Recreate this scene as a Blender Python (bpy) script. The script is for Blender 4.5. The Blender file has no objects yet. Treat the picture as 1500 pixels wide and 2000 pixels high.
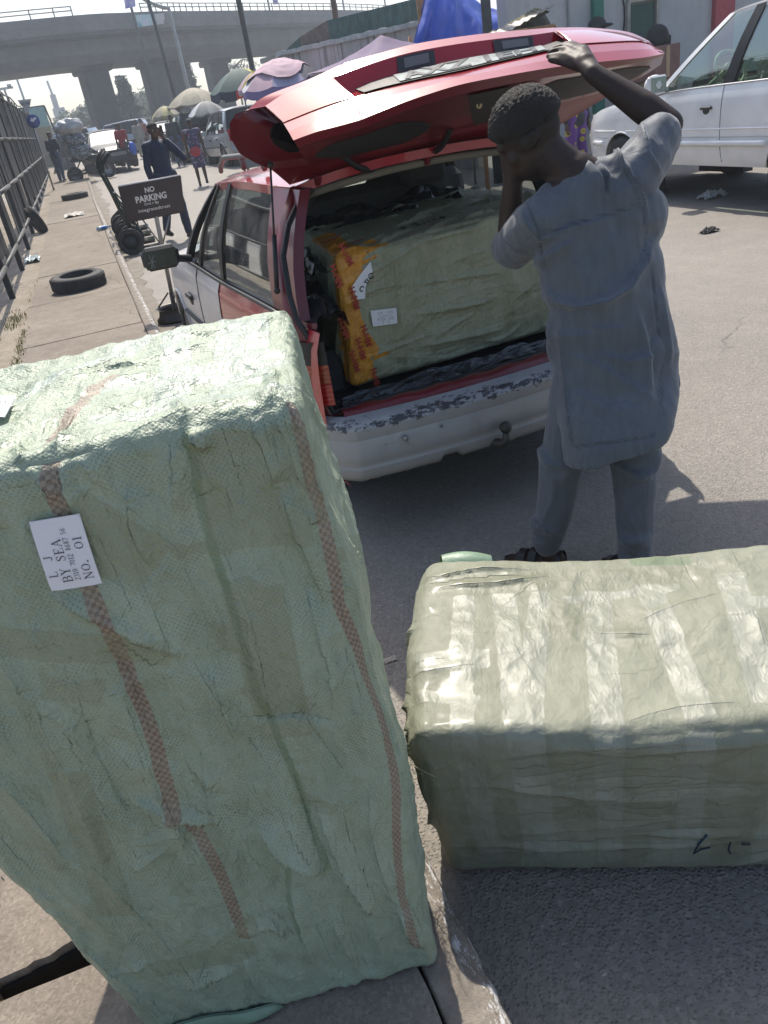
import bpy, math, random
import numpy as np
from mathutils import Vector, Matrix, Euler, Quaternion

PI = math.pi
rad = math.radians
rnd = random.Random(7)
scene = bpy.context.scene
COL = scene.collection

# ------------------------------------------------------------------ site survey: camera station and sight lines
FPX, CXP, CYP, EYE = 1500.0, 750.0, 1000.0, 1.65
_d = np.array([469., 2755., FPX]); _d /= np.linalg.norm(_d)
_u = np.array([130 - CXP, 289 - CYP, FPX]); _u = _u - _d * np.dot(_u, _d); _u /= np.linalg.norm(_u)
_r = np.cross(_d, _u)
RM = np.stack([_r, _u, -_d])
CAMP = np.array([0, 0, EYE])
def sight(x, y):
    return RM @ np.array([x - CXP, y - CYP, FPX])
def g(x, y, z=0.0):
    d = sight(x, y); return CAMP + d * ((z - EYE) / d[2])
def atY(x, y, Y):
    d = sight(x, y); return CAMP + d * (Y / d[1])

# ------------------------------------------------------------------ objects
MATRIX = {}
def link(o):
    COL.objects.link(o); return o
def tag(o, label=None, cat=None, group=None, kind=None):
    if label: o['label'] = label
    if cat: o['category'] = cat
    if group: o['group'] = group
    if kind: o['kind'] = kind
    return o
def thing(name, label, cat, loc=(0, 0, 0), rz=0.0, group=None, scale=1.0):
    o = bpy.data.objects.new(name, None); link(o)
    o.empty_display_size = .1
    o.location = loc; o.rotation_euler = (0, 0, rz); o.scale = (scale,) * 3
    return tag(o, label, cat, group)
def root_of(o):
    while o.parent: o = o.parent
    return o
def frame_of(o):
    return Matrix.LocRotScale(o.location, o.rotation_euler, o.scale)
def copy_tree(o, parent=None):
    c = o.copy(); link(c)
    c.parent = parent
    for ch in o.children: copy_tree(ch, c)
    return c

class MB:
    """collects vertices, faces, material slots and UVs; build() links them as one mesh"""
    def __init__(s):
        s.v = []; s.f = []; s.m = []; s.sm = []
    def add(s, verts, faces, mi=0, smooth=False, M=None):
        b = len(s.v)
        if M is not None: verts = [tuple(M @ Vector(p)) for p in verts]
        s.v.extend([tuple(map(float, p)) for p in verts])
        for f in faces:
            s.f.append([b + i for i in f]); s.m.append(mi); s.sm.append(smooth)
        return s
    def box(s, c, size, rot=None, mi=0, bev=0.0, M=None):
        sx, sy, sz = [q / 2 for q in size]
        if bev <= 0:
            vs = [(x, y, z) for x in (-sx, sx) for y in (-sy, sy) for z in (-sz, sz)]
            fs = [(0, 1, 3, 2), (4, 6, 7, 5), (0, 4, 5, 1), (2, 3, 7, 6), (0, 2, 6, 4), (1, 5, 7, 3)]
        else:
            b = min(bev, sx * .9, sy * .9, sz * .9)
            bm_v = []
            idx = {}
            for X in (-1, 1):
                for Y in (-1, 1):
                    for Z in (-1, 1):
                        for ax in range(3):
                            p = [X * (sx - b), Y * (sy - b), Z * (sz - b)]
                            p[ax] = (X * sx, Y * sy, Z * sz)[ax]
                            idx[(X, Y, Z, ax)] = len(bm_v); bm_v.append(tuple(p))
            fs = []
            for ax in range(3):
                o1, o2 = [a for a in range(3) if a != ax]
                for S in (-1, 1):
                    q = []
                    for (A, B) in ((-1, -1), (1, -1), (1, 1), (-1, 1)):
                        k = [0, 0, 0]; k[ax] = S; k[o1] = A; k[o2] = B
                        q.append(idx[(*k, ax)])
                    fs.append(q)
            for ax in range(3):
                o1, o2 = [a for a in range(3) if a != ax]
                for A in (-1, 1):
                    for B in (-1, 1):
                        k0 = [0, 0, 0]; k0[o1] = A; k0[o2] = B
                        k0[ax] = -1; k1 = list(k0); k1[ax] = 1
                        fs.append([idx[(*k0, o1)], idx[(*k1, o1)], idx[(*k1, o2)], idx[(*k0, o2)]])
            for X in (-1, 1):
                for Y in (-1, 1):
                    for Z in (-1, 1):
                        fs.append([idx[(X, Y, Z, 0)], idx[(X, Y, Z, 1)], idx[(X, Y, Z, 2)]])
            vs = bm_v
        R = Euler(rot).to_matrix() if rot is not None else Matrix.Identity(3)
        vs = [tuple(R @ Vector(p) + Vector(c)) for p in vs]
        return s.add(vs, fs, mi, False, M)
    def tube(s, pts, r, n=8, mi=0, cap=True, smooth=True, M=None):
        pts = [Vector(p) for p in pts]
        rs = r if hasattr(r, '__len__') else [r] * len(pts)
        t0 = (pts[1] - pts[0]).normalized()
        up = Vector((0, 0, 1)) if abs(t0.z) < .9 else Vector((1, 0, 0))
        a = t0.cross(up).normalized()
        vs = []; fs = []
        for i, p in enumerate(pts):
            if i == 0: t = pts[1] - pts[0]
            elif i == len(pts) - 1: t = pts[-1] - pts[-2]
            else: t = (pts[i + 1] - p).normalized() + (p - pts[i - 1]).normalized()
            t = t.normalized() if t.length > 1e-9 else t0
            a = (a - t * a.dot(t)).normalized()
            b = t.cross(a)
            for k in range(n):
                an = 2 * PI * k / n
                vs.append(p + (a * math.cos(an) + b * math.sin(an)) * rs[i])
        for i in range(len(pts) - 1):
            for k in range(n):
                k2 = (k + 1) % n
                fs.append((i * n + k, i * n + k2, (i + 1) * n + k2, (i + 1) * n + k))
        s.add(vs, fs, mi, smooth, M)
        if cap:
            b0 = len(s.v) - len(vs)
            for f in (list(range(n))[::-1], [(len(pts) - 1) * n + k for k in range(n)]):
                s.f.append([b0 + i for i in f]); s.m.append(mi); s.sm.append(False)
        return s
    def lathe(s, prof, c=(0, 0, 0), axis=(0, 0, 1), n=24, mi=0, smooth=True, M=None, arc=None):
        ax = Vector(axis).normalized()
        q = Vector((0, 0, 1)).rotation_difference(ax).to_matrix()
        vs = []; fs = []
        for (r, z) in prof:
            for k in range(n):
                an = 2 * PI * k / n
                vs.append(q @ Vector((r * math.cos(an), r * math.sin(an), z)) + Vector(c))
        for i in range(len(prof) - 1):
            for k in range(n):
                k2 = (k + 1) % n
                fs.append((i * n + k, i * n + k2, (i + 1) * n + k2, (i + 1) * n + k))
        s.add(vs, fs, mi, smooth, M)
        return s
    def prism(s, poly, d, mi=0, M=None, smooth=False):
        """poly: list of 3-D points (planar), extruded by vector d"""
        n = len(poly); d = Vector(d)
        vs = [Vector(p) for p in poly] + [Vector(p) + d for p in poly]
        fs = [list(range(n))[::-1], list(range(n, 2 * n))]
        for i in range(n):
            j = (i + 1) % n
            fs.append([i, j, n + j, n + i])
        return s.add(vs, fs, mi, smooth, M)
    def grid(s, P, mi=0, smooth=True, M=None, closed_u=False, closed_v=False, flip=False):
        """P: array (nu, nv, 3)"""
        P = np.asarray(P, float); nu, nv = P.shape[:2]
        vs = [tuple(p) for p in P.reshape(-1, 3)]
        fs = []
        for i in range(nu if closed_u else nu - 1):
            for j in range(nv if closed_v else nv - 1):
                i2 = (i + 1) % nu; j2 = (j + 1) % nv
                q = (i * nv + j, i2 * nv + j, i2 * nv + j2, i * nv + j2)
                fs.append(q[::-1] if flip else q)
        return s.add(vs, fs, mi, smooth, M)
    def ell(s, c, r, rot=None, nu=12, nv=10, mi=0, M=None):
        R = Euler(rot).to_matrix() if rot is not None else Matrix.Identity(3)
        vs = []; fs = []
        for i in range(1, nv):
            th = PI * i / nv
            for k in range(nu):
                ph = 2 * PI * k / nu
                vs.append(R @ Vector((r[0] * math.sin(th) * math.cos(ph), r[1] * math.sin(th) * math.sin(ph), r[2] * math.cos(th))) + Vector(c))
        t = len(vs); vs.append(R @ Vector((0, 0, r[2])) + Vector(c)); vs.append(R @ Vector((0, 0, -r[2])) + Vector(c))
        for i in range(nv - 2):
            for k in range(nu):
                k2 = (k + 1) % nu
                fs.append((i * nu + k, (i + 1) * nu + k, (i + 1) * nu + k2, i * nu + k2))
        for k in range(nu):
            k2 = (k + 1) % nu
            fs.append((t, k, k2)); fs.append((t + 1, (nv - 2) * nu + k2, (nv - 2) * nu + k))
        return s.add(vs, fs, mi, True, M)
    def cap(s, p0, p1, r0, r1, n=12, mi=0):
        """tapered capsule, closed"""
        p0 = Vector(p0); p1 = Vector(p1); t = (p1 - p0)
        L = t.length
        if L < 1e-6: return s.ell(p0, (r0,) * 3)
        t /= L
        up = Vector((0, 0, 1)) if abs(t.z) < .9 else Vector((1, 0, 0))
        a = t.cross(up).normalized(); b = t.cross(a)
        rings = []
        for k in range(1, 4):
            an = PI / 2 * k / 4; rings.append((p0 - t * r0 * math.cos(an), r0 * math.sin(an)))
        m = max(2, int(L / max(r0, r1)) + 1)
        for k in range(m + 1):
            q = k / m; rings.append((p0 + t * L * q, r0 + (r1 - r0) * q))
        for k in range(3, 0, -1):
            an = PI / 2 * k / 4; rings.append((p1 + t * r1 * math.cos(an), r1 * math.sin(an)))
        vs = []; fs = []
        for c, r in rings:
            for k in range(n):
                an = 2 * PI * k / n
                vs.append(c + (a * math.cos(an) + b * math.sin(an)) * r)
        i0 = len(vs); vs.append(p0 - t * r0); vs.append(p1 + t * r1)
        R = len(rings)
        for i in range(R - 1):
            for k in range(n):
                k2 = (k + 1) % n
                fs.append((i * n + k, (i + 1) * n + k, (i + 1) * n + k2, i * n + k2))
        for k in range(n):
            k2 = (k + 1) % n
            fs.append((i0, k, k2)); fs.append((i0 + 1, (R - 1) * n + k2, (R - 1) * n + k))
        return s.add(vs, fs, mi, True)
    def chain(s, pts, rs, n=12):
        for i in range(len(pts) - 1): s.cap(pts[i], pts[i + 1], rs[i], rs[i + 1], n)
        return s
    def mesh(s, name):
        me = bpy.data.meshes.new(name)
        me.from_pydata(s.v, [], s.f)
        return me
    def build(s, name, mats, parent=None, world=False, label=None, cat=None, group=None, kind=None, smooth=None):
        me = s.mesh(name)
        if not isinstance(mats, (list, tuple)): mats = [mats]
        for m in mats: me.materials.append(m)
        me.polygons.foreach_set('material_index', s.m)
        me.polygons.foreach_set('use_smooth', [x if smooth is None else smooth for x in s.sm])
        if world and parent is not None:
            me.transform(frame_of(root_of(parent)).inverted())
        me.update()
        o = link(bpy.data.objects.new(name, me))
        if parent is not None: o.parent = parent
        return tag(o, label, cat, group, kind)

def obj_from_mesh(name, me, mats, parent=None, world=False, smooth=True, **kw):
    if not isinstance(mats, (list, tuple)): mats = [mats]
    me.materials.clear()
    for m in mats: me.materials.append(m)
    if smooth: me.polygons.foreach_set('use_smooth', [True] * len(me.polygons))
    if world and parent is not None: me.transform(frame_of(root_of(parent)).inverted())
    o = link(bpy.data.objects.new(name, me))
    if parent is not None: o.parent = parent
    return tag(o, **kw)

def fused(mb, voxel=.012, smooth_it=4, sub=0, post=None):
    """voxel-fuse overlapping shapes to one continuous skin; returns mesh"""
    me = mb.mesh('tmp'); o = link(bpy.data.objects.new('tmp', me))
    m = o.modifiers.new('r', 'REMESH'); m.mode = 'VOXEL'; m.voxel_size = voxel
    if smooth_it:
        k = o.modifiers.new('s', 'SMOOTH'); k.iterations = smooth_it; k.factor = .5
    dg = bpy.context.evaluated_depsgraph_get(); dg.update()
    out = bpy.data.meshes.new_from_object(o.evaluated_get(dg))
    bpy.data.objects.remove(o); bpy.data.meshes.remove(me)
    if post is not None:
        n = len(out.vertices); co = np.empty(n * 3); out.vertices.foreach_get('co', co)
        no = np.empty(n * 3); out.vertices.foreach_get('normal', no)
        co = post(co.reshape(-1, 3), no.reshape(-1, 3))
        out.vertices.foreach_set('co', co.ravel()); out.update()
    return out

# ------------------------------------------------------------------ numpy noise
_rs = np.random.RandomState(3)
_perm = _rs.permutation(256); _perm = np.concatenate([_perm, _perm, _perm])
_grad = _rs.normal(size=(256, 3)); _grad /= np.linalg.norm(_grad, axis=1)[:, None]
def pnoise(P):
    P = np.asarray(P, float); i = np.floor(P).astype(int); f = P - i
    w = f * f * f * (f * (f * 6 - 15) + 10)
    out = 0
    for dx in (0, 1):
        for dy in (0, 1):
            for dz in (0, 1):
                h = _perm[(_perm[(_perm[(i[:, 0] + dx) & 255] + i[:, 1] + dy) & 255] + i[:, 2] + dz) & 255]
                d = f - np.array([dx, dy, dz])
                val = (_grad[h] * d).sum(1)
                wx = w[:, 0] if dx else 1 - w[:, 0]; wy = w[:, 1] if dy else 1 - w[:, 1]; wz = w[:, 2] if dz else 1 - w[:, 2]
                out = out + val * wx * wy * wz
    return out * 1.5
def fbm(P, o=3):
    a = 1; s = 0
    for k in range(o):
        s = s + a * pnoise(np.asarray(P) * (2 ** k) + k * 17.3); a *= .5
    return s
def ridged(P):
    return 1 - np.abs(pnoise(P)) * 2

# ------------------------------------------------------------------ materials
class NT:
    def __init__(s, name):
        s.mat = bpy.data.materials.new(name); s.mat.use_nodes = True
        s.t = s.mat.node_tree; s.n = s.t.nodes; s.l = s.t.links
        s.b = s.n['Principled BSDF']; s.out = s.n['Material Output']
    def put(s, inp, val):
        if isinstance(val, bpy.types.NodeSocket): s.l.new(val, inp)
        elif val is not None:
            if inp.type == 'RGBA' and len(val) == 3: val = (*val, 1)
            inp.default_value = val
    def set(s, **k):
        for a, v in k.items(): s.put(s.b.inputs[a.replace('_', ' ')], v)
        return s
    def node(s, t, ins=None, **props):
        n = s.n.new(t)
        for a, v in props.items(): setattr(n, a, v)
        for a, v in (ins or {}).items(): s.put(n.inputs[a], v)
        return n
    def coord(s, kind='Object'): return s.node('ShaderNodeTexCoord').outputs[kind]
    def uv(s): return s.node('ShaderNodeUVMap').outputs[0]
    def attr(s, name, out='Fac'): return s.node('ShaderNodeAttribute', attribute_name=name).outputs[out]
    def map(s, v, scale=(1, 1, 1), loc=(0, 0, 0), rot=(0, 0, 0)):
        return s.node('ShaderNodeMapping', {'Vector': v, 'Scale': scale, 'Location': loc, 'Rotation': rot}).outputs[0]
    def noise(s, scale=5, detail=3, rough=.5, v=None, dist=0, out='Fac'):
        return s.node('ShaderNodeTexNoise', {'Vector': v if v is not None else s.coord(), 'Scale': scale, 'Detail': detail, 'Roughness': rough, 'Distortion': dist}).outputs[out]
    def voro(s, scale=5, v=None, feature='F1', out='Distance', randomness=1.0):
        return s.node('ShaderNodeTexVoronoi', {'Vector': v if v is not None else s.coord(), 'Scale': scale, 'Randomness': randomness}, feature=feature).outputs[out]
    def wave(s, scale=5, v=None, dist=0, detail=2, typ='BANDS', dirn='X'):
        return s.node('ShaderNodeTexWave', {'Vector': v if v is not None else s.coord(), 'Scale': scale, 'Distortion': dist, 'Detail': detail}, wave_type=typ, bands_direction=dirn).outputs['Fac']
    def checker(s, scale, v): return s.node('ShaderNodeTexChecker', {'Vector': v, 'Scale': scale}).outputs['Fac']
    def ramp(s, f, stops, interp='LINEAR'):
        n = s.node('ShaderNodeValToRGB', {'Fac': f}); cr = n.color_ramp; cr.interpolation = interp
        while len(cr.elements) < len(stops): cr.elements.new(.5)
        for e, (p, c) in zip(cr.elements, stops):
            e.position = p
            if not hasattr(c, '__len__'): c = (c, c, c)
            e.color = (*c, 1) if len(c) == 3 else c
        return n.outputs['Color']
    def m(s, op, a, b=0.0, clamp=False, c=None):
        n = s.node('ShaderNodeMath', operation=op, use_clamp=clamp)
        s.put(n.inputs[0], a); s.put(n.inputs[1], b)
        if c is not None: s.put(n.inputs[2], c)
        return n.outputs[0]
    def step(s, f, a, b):
        n = s.node('ShaderNodeMapRange', {'Value': f, 'From Min': a, 'From Max': b}, interpolation_type='SMOOTHSTEP')
        return n.outputs[0]
    def mix(s, f, a, b, mode='MIX'):
        n = s.node('ShaderNodeMix', data_type='RGBA', blend_type=mode)
        s.put(n.inputs[0], f); s.put(n.inputs[6], a); s.put(n.inputs[7], b)
        return n.outputs[2]
    def xyz(s, v):
        n = s.node('ShaderNodeSeparateXYZ', {'Vector': v}); return n.outputs
    def comb(s, x=0, y=0, z=0):
        n = s.node('ShaderNodeCombineXYZ', {'X': x, 'Y': y, 'Z': z}); return n.outputs[0]
    def bump(s, h, strength=.3, dist=.01, n=None):
        k = s.node('ShaderNodeBump', {'Height': h, 'Strength': strength, 'Distance': dist})
        if n is not None: s.put(k.inputs['Normal'], n)
        s.put(s.b.inputs['Normal'], k.outputs[0]); return k.outputs[0]

_mats = {}
def plain(name, col, rough=.5, metal=0.0, var=.12, vscale=6, bump=0.0, bscale=60, coat=0.0, spec=.5, dirt=0.0, dirtcol=(.25, .2, .15), tr=0.0, sub=0.0):
    """a procedural material with a little uneven colour and surface"""
    if name in _mats: return _mats[name]
    t = NT(name)
    f = t.noise(vscale, 4, .6)
    c0 = [max(0, q * (1 - var)) for q in col]; c1 = [min(1, q * (1 + var)) for q in col]
    c = t.ramp(f, [(.3, c0), (.7, c1)])
    if dirt > 0:
        d = t.step(t.noise(vscale * .7, 6, .7), .62 - dirt * .3, .78 - dirt * .2)
        c = t.mix(t.m('MULTIPLY', d, dirt), c, dirtcol)
    t.set(Base_Color=c, Roughness=rough, Metallic=metal, Coat_Weight=coat)
    t.b.inputs['Specular IOR Level'].default_value = spec
    if tr: t.b.inputs['Transmission Weight'].default_value = tr
    if bump: t.bump(t.noise(bscale, 4, .6), bump, .005)
    _mats[name] = t.mat
    return t.mat

# ------------------------------------------------------------------ lettering
def letters(txt, size, bold=0.0, shear=0.0, spacing=1.0, depth=.0012, width=None):
    """flat lettering mesh in the XY plane, centred; returns (verts, faces)"""
    cu = bpy.data.curves.new('lt', 'FONT'); cu.body = txt; cu.size = size
    cu.align_x = 'CENTER'; cu.align_y = 'CENTER'; cu.offset = bold; cu.shear = shear
    cu.space_character = spacing; cu.extrude = depth / 2; cu.resolution_u = 3
    o = link(bpy.data.objects.new('lt', cu))
    dg = bpy.context.evaluated_depsgraph_get(); dg.update()
    me = bpy.data.meshes.new_from_object(o.evaluated_get(dg))
    vs = [tuple(v.co) for v in me.vertices]; fs = [list(p.vertices) for p in me.polygons]
    bpy.data.objects.remove(o); bpy.data.curves.remove(cu); bpy.data.meshes.remove(me)
    if width and vs:
        xs = [v[0] for v in vs]; k = width / (max(xs) - min(xs)); vs = [(v[0] * k, v[1], v[2]) for v in vs]
    return vs, fs

# serif strokes for the printed paper labels (unit cell: width w, height 1)
SER = {
 'L': (.62, [(.08, 0, .62, 0, .05), (.18, 0, .18, 1, .1), (.08, 1, .32, 1, .04), (.62, 0, .62, .22, .05)]),
 'J': (.5, [(.34, .22, .34, 1, .1), (.2, 1, .48, 1, .04), (.34, .22, .26, .03, .08), (.26, .03, .1, .06, .06), (.1, .06, .08, .18, .09)]),
 'B': (.68, [(.16, 0, .16, 1, .1), (.04, 0, .42, 0, .04), (.04, 1, .4, 1, .04), (.16, .52, .42, .52, .04), (.4, 1, .56, .88, .07), (.56, .88, .56, .64, .1), (.56, .64, .42, .52, .06), (.42, .52, .62, .4, .07), (.62, .4, .62, .14, .1), (.62, .14, .42, 0, .06)]),
 'Y': (.7, [(.35, 0, .35, .45, .1), (.35, .45, .1, 1, .1), (.35, .45, .6, 1, .05), (.2, 0, .5, 0, .04), (0, 1, .24, 1, .04), (.48, 1, .7, 1, .04)]),
 'S': (.55, [(.48, .82, .3, 1, .05), (.3, 1, .12, .9, .06), (.12, .9, .1, .72, .09), (.1, .72, .44, .4, .1), (.44, .4, .48, .2, .09), (.48, .2, .32, 0, .06), (.32, 0, .08, .1, .05), (.08, 0, .08, .28, .04), (.48, .72, .48, 1, .04)]),
 'E': (.62, [(.16, 0, .16, 1, .1), (.04, 0, .58, 0, .05), (.04, 1, .56, 1, .05), (.16, .52, .42, .52, .05), (.58, 0, .58, .24, .05), (.56, 1, .56, .78, .05), (.42, .4, .42, .64, .04)]),
 'A': (.74, [(.12, 0, .37, 1, .05), (.37, 1, .64, 0, .1), (.2, .34, .55, .34, .04), (0, 0, .24, 0, .04), (.5, 0, .76, 0, .04)]),
 'N': (.76, [(.14, 0, .14, 1, .05), (.14, 1, .62, 0, .1), (.62, 0, .62, 1, .05), (.02, 0, .26, 0, .04), (.02, 1, .18, 1, .04), (.5, 1, .74, 1, .04)]),
 'O': (.74, [(.37, 1, .14, .82, .06), (.14, .82, .08, .5, .1), (.08, .5, .14, .18, .1), (.14, .18, .37, 0, .06), (.37, 0, .6, .18, .06), (.6, .18, .66, .5, .1), (.66, .5, .6, .82, .1), (.6, .82, .37, 1, .06)]),
 '0': (.56, [(.28, .98, .1, .75, .07), (.1, .75, .1, .23, .09), (.1, .23, .28, 0, .07), (.28, 0, .46, .23, .07), (.46, .23, .46, .75, .09), (.46, .75, .28, .98, .07)]),
 '1': (.4, [(.2, 0, .2, .98, .1), (.2, .98, .06, .84, .05), (.06, 0, .34, 0, .05)]),
 '2': (.54, [(.08, .76, .2, .98, .07), (.2, .98, .4, .92, .07), (.4, .92, .44, .7, .09), (.44, .7, .06, .02, .07), (.06, .02, .5, .02, .09)]),
 '3': (.52, [(.08, .84, .24, .98, .06), (.24, .98, .42, .84, .07), (.42, .84, .4, .64, .09), (.4, .64, .22, .54, .05), (.22, .54, .46, .36, .07), (.46, .36, .42, .12, .09), (.42, .12, .22, 0, .06), (.22, 0, .06, .14, .06)]),
 '5': (.52, [(.46, .98, .14, .98, .08), (.14, .98, .1, .56, .05), (.1, .56, .36, .58, .06), (.36, .58, .46, .34, .09), (.46, .34, .32, .02, .07), (.32, .02, .06, .1, .06)]),
 '6': (.54, [(.44, .96, .18, .7, .07), (.18, .7, .1, .3, .09), (.1, .3, .26, 0, .07), (.26, 0, .46, .16, .07), (.46, .16, .42, .46, .08), (.42, .46, .24, .56, .06), (.24, .56, .1, .36, .05)]),
 '7': (.5, [(.04, .96, .48, .96, .09), (.48, .96, .2, 0, .08), (.04, .96, .04, .76, .04)]),
 '8': (.54, [(.27, .98, .1, .78, .07), (.1, .78, .27, .54, .07), (.27, .54, .44, .78, .07), (.44, .78, .27, .98, .07), (.27, .54, .06, .26, .08), (.06, .26, .27, 0, .07), (.27, 0, .48, .26, .07), (.48, .26, .27, .54, .08)]),
 '.': (.26, [(.06, .05, .18, .05, .12)]), ' ': (.5, []),
}
def serif(txt, h, x0, y0, mb, mi=0, z=0.0, M=None, track=.1, sx=1.0):
    """strokes of txt from (x0,y0) baseline, height h, laid on plane z"""
    x = x0
    for ch in txt:
        w, st = SER[ch]
        for k, (ax, ay, bx, by, t) in enumerate(st):
            a = Vector((x + ax * h * sx, y0 + ay * h, 0)); b = Vector((x + bx * h * sx, y0 + by * h, 0))
            d = (b - a); L = d.length or 1e-6; d /= L; n = Vector((-d.y, d.x, 0)) * t * h * .5
            e = d * t * h * .35
            zz = Vector((0, 0, z + k * 4e-6))
            mb.add([a - e - n + zz, b + e - n + zz, b + e + n + zz, a - e + n + zz], [(0, 1, 2, 3)], mi, False, M)
        x += (w + track) * h * sx
    return x
# ------------------------------------------------------------------ camera, light, air
cam_d = bpy.data.cameras.new('camera'); cam = link(bpy.data.objects.new('camera', cam_d))
cam.matrix_world = Matrix(((RM[0, 0], -RM[0, 1], -RM[0, 2], 0), (RM[1, 0], -RM[1, 1], -RM[1, 2], 0), (RM[2, 0], -RM[2, 1], -RM[2, 2], EYE), (0, 0, 0, 1)))
cam_d.sensor_fit = 'VERTICAL'; cam_d.sensor_height = 36; cam_d.sensor_width = 27
cam_d.lens = FPX / 2000 * 36; cam_d.clip_start = .05; cam_d.clip_end = 3000
scene.camera = cam
SUN_EL = rad(53); SUN_AZ = math.atan2(.20, .98)
sun_dir = Vector((math.sin(SUN_AZ) * math.cos(SUN_EL), math.cos(SUN_AZ) * math.cos(SUN_EL), math.sin(SUN_EL)))
sl = bpy.data.lights.new('sun', 'SUN'); so = link(bpy.data.objects.new('sun', sl))
sl.energy = 3.4; sl.angle = rad(.6); sl.color = (1, .93, .82)
so.rotation_euler = (-sun_dir).to_track_quat('-Z', 'Y').to_euler()
so.location = (0, 0, 30)
world = bpy.data.worlds.new('World'); scene.world = world; world.use_nodes = True
wn = world.node_tree
sky = wn.nodes.new('ShaderNodeTexSky'); sky.sky_type = 'NISHITA'; sky.sun_disc = False
sky.sun_elevation = SUN_EL; sky.sun_rotation = SUN_AZ; sky.air_density = 1.0; sky.dust_density = 2.3; sky.ozone_density = 1.0
wn.links.new(sky.outputs[0], wn.nodes['Background'].inputs[0]); wn.nodes['Background'].inputs[1].default_value = .118
scene.view_settings.view_transform = 'Standard'; scene.view_settings.look = 'None'
scene.view_settings.gamma = 1; scene.view_settings.exposure = .70
scene.view_settings.use_curve_mapping = False
scene.cycles.max_bounces = 8; scene.cycles.transparent_max_bounces = 12
scene.cycles.volume_bounces = 0; scene.cycles.use_denoising = True
scene.cycles.caustics_reflective = False; scene.cycles.caustics_refractive = False
scene.cycles.sample_clamp_indirect = 6

hz = MB(); hz.box((20, 150, 12), (420, 420, 34))
HZ = NT('haze_air'); HZ.n.remove(HZ.b)
pv = HZ.node('ShaderNodeVolumePrincipled', {'Color': (.80, .89, 1.0), 'Density': .0020, 'Anisotropy': .35}); HZ.l.new(pv.outputs[0], HZ.out.inputs['Volume'])
hz.build('haze', HZ.mat, kind='stuff')
# ------------------------------------------------------------------ ground materials
def asphalt_mat():
    t = NT('dusty_asphalt'); v = t.coord()
    big = t.noise(.35, 5, .65, v); mid = t.noise(3.0, 5, .7, v)
    st = t.voro(105, v); st2 = t.voro(95, t.map(v, loc=(3, 1, 0)), out='Color')
    base = t.ramp(t.m('ADD', t.m('MULTIPLY', big, .55), t.m('MULTIPLY', mid, .45)), [(.3, (.205, .187, .166)), (.55, (.265, .242, .215)), (.75, (.33, .303, .27))])
    sc = t.ramp(st2, [(.0, (.72, .72, .72)), (.6, (1, 1, 1)), (.88, (1.2, 1.19, 1.16)), (.98, (1.55, 1.52, 1.46))])
    c = t.mix(.75, base, sc, 'MULTIPLY')
    # old oil drips and tyre dust
    oil = t.step(t.noise(1.3, 6, .75, v), .63, .72)
    c = t.mix(t.m('MULTIPLY', oil, .5), c, (.05, .046, .042))
    ck = t.step(t.voro(.42, t.map(t.node('ShaderNodeVectorMath', {0: v, 1: t.node('ShaderNodeVectorMath', {0: t.noise(2.2, 4, .6, v, out='Color'), 'Scale': .55}, operation='SCALE').outputs[0]}, operation='ADD').outputs[0]), 'DISTANCE_TO_EDGE'), .008, .002)
    ck = t.m('MULTIPLY', ck, t.step(t.noise(.5, 2, .5, v), .48, .56))
    c = t.mix(t.m('MULTIPLY', ck, .7), c, (.05, .045, .04))
    sp = t.step(t.noise(.22, 6, .7, t.map(v, scale=(1.6, .25, 1))), .5, .68); c = t.mix(t.m('MULTIPLY', sp, .38), c, (.33, .29, .24))
    t.set(Base_Color=c, Roughness=t.ramp(st2, [(0, .62), (1, .8)]))
    t.b.inputs['Specular IOR Level'].default_value = .35
    h = t.m('ADD', t.m('MULTIPLY', t.ramp(st, [(.05, 1), (.5, 0)]), .8), t.m('MULTIPLY', t.noise(28, 5, .7, v), 1.2))
    t.bump(h, .75, .006)
    return t.mat
def concrete_mat(name, c0, c1, c2, scale=1.0, grit=1.0, stain=.5):
    t = NT(name); v = t.coord()
    f = t.m('ADD', t.m('MULTIPLY', t.noise(.8 * scale, 5, .65, v), .5), t.m('MULTIPLY', t.noise(7 * scale, 6, .75, v), .5))
    c = t.ramp(f, [(.34, c0), (.52, c1), (.68, c2)])
    gr = t.voro(150, v, out='Color')
    c = t.mix(.45 * grit, c, t.ramp(gr, [(0, .55), (.6, 1.0), (.95, 1.45)]), 'MULTIPLY')
    s = t.step(t.noise(1.7 * scale, 7, .8, t.map(v, loc=(7, 2, 1))), .57, .7)
    c = t.mix(t.m('MULTIPLY', s, stain), c, [q * .45 for q in c0])
    cv = t.node('ShaderNodeVectorMath', {0: v, 1: t.node('ShaderNodeVectorMath', {0: t.noise(3, 4, .6, v, out='Color'), 'Scale': .4}, operation='SCALE').outputs[0]}, operation='ADD').outputs[0]
    ck = t.m('MULTIPLY', t.step(t.voro(.7, cv, 'DISTANCE_TO_EDGE'), .007, .0015), t.step(t.noise(.6, 2, .5, v), .5, .56)); c = t.mix(t.m('MULTIPLY', ck, .7), c, (.05, .042, .035))
    t.set(Base_Color=c, Roughness=.86)
    t.b.inputs['Specular IOR Level'].default_value = .25
    t.bump(t.m('ADD', t.noise(140, 3, .6, v), t.m('MULTIPLY', t.noise(18, 6, .7, v), 1.5)), .5 * grit, .005)
    return t.mat
M_ROAD = asphalt_mat()
M_SLAB = concrete_mat('pavement_concrete', (.17, .142, .118), (.235, .2, .164), (.30, .258, .212), 1.0, 1.0, .45)
M_VERGE = concrete_mat('verge_rubble', (.17, .14, .105), (.27, .23, .18), (.36, .31, .25), 2.0, 1.3, .5)
M_LOT = concrete_mat('lot_concrete', (.22, .2, .18), (.3, .28, .25), (.38, .35, .32), .5, .6, .4)
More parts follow.
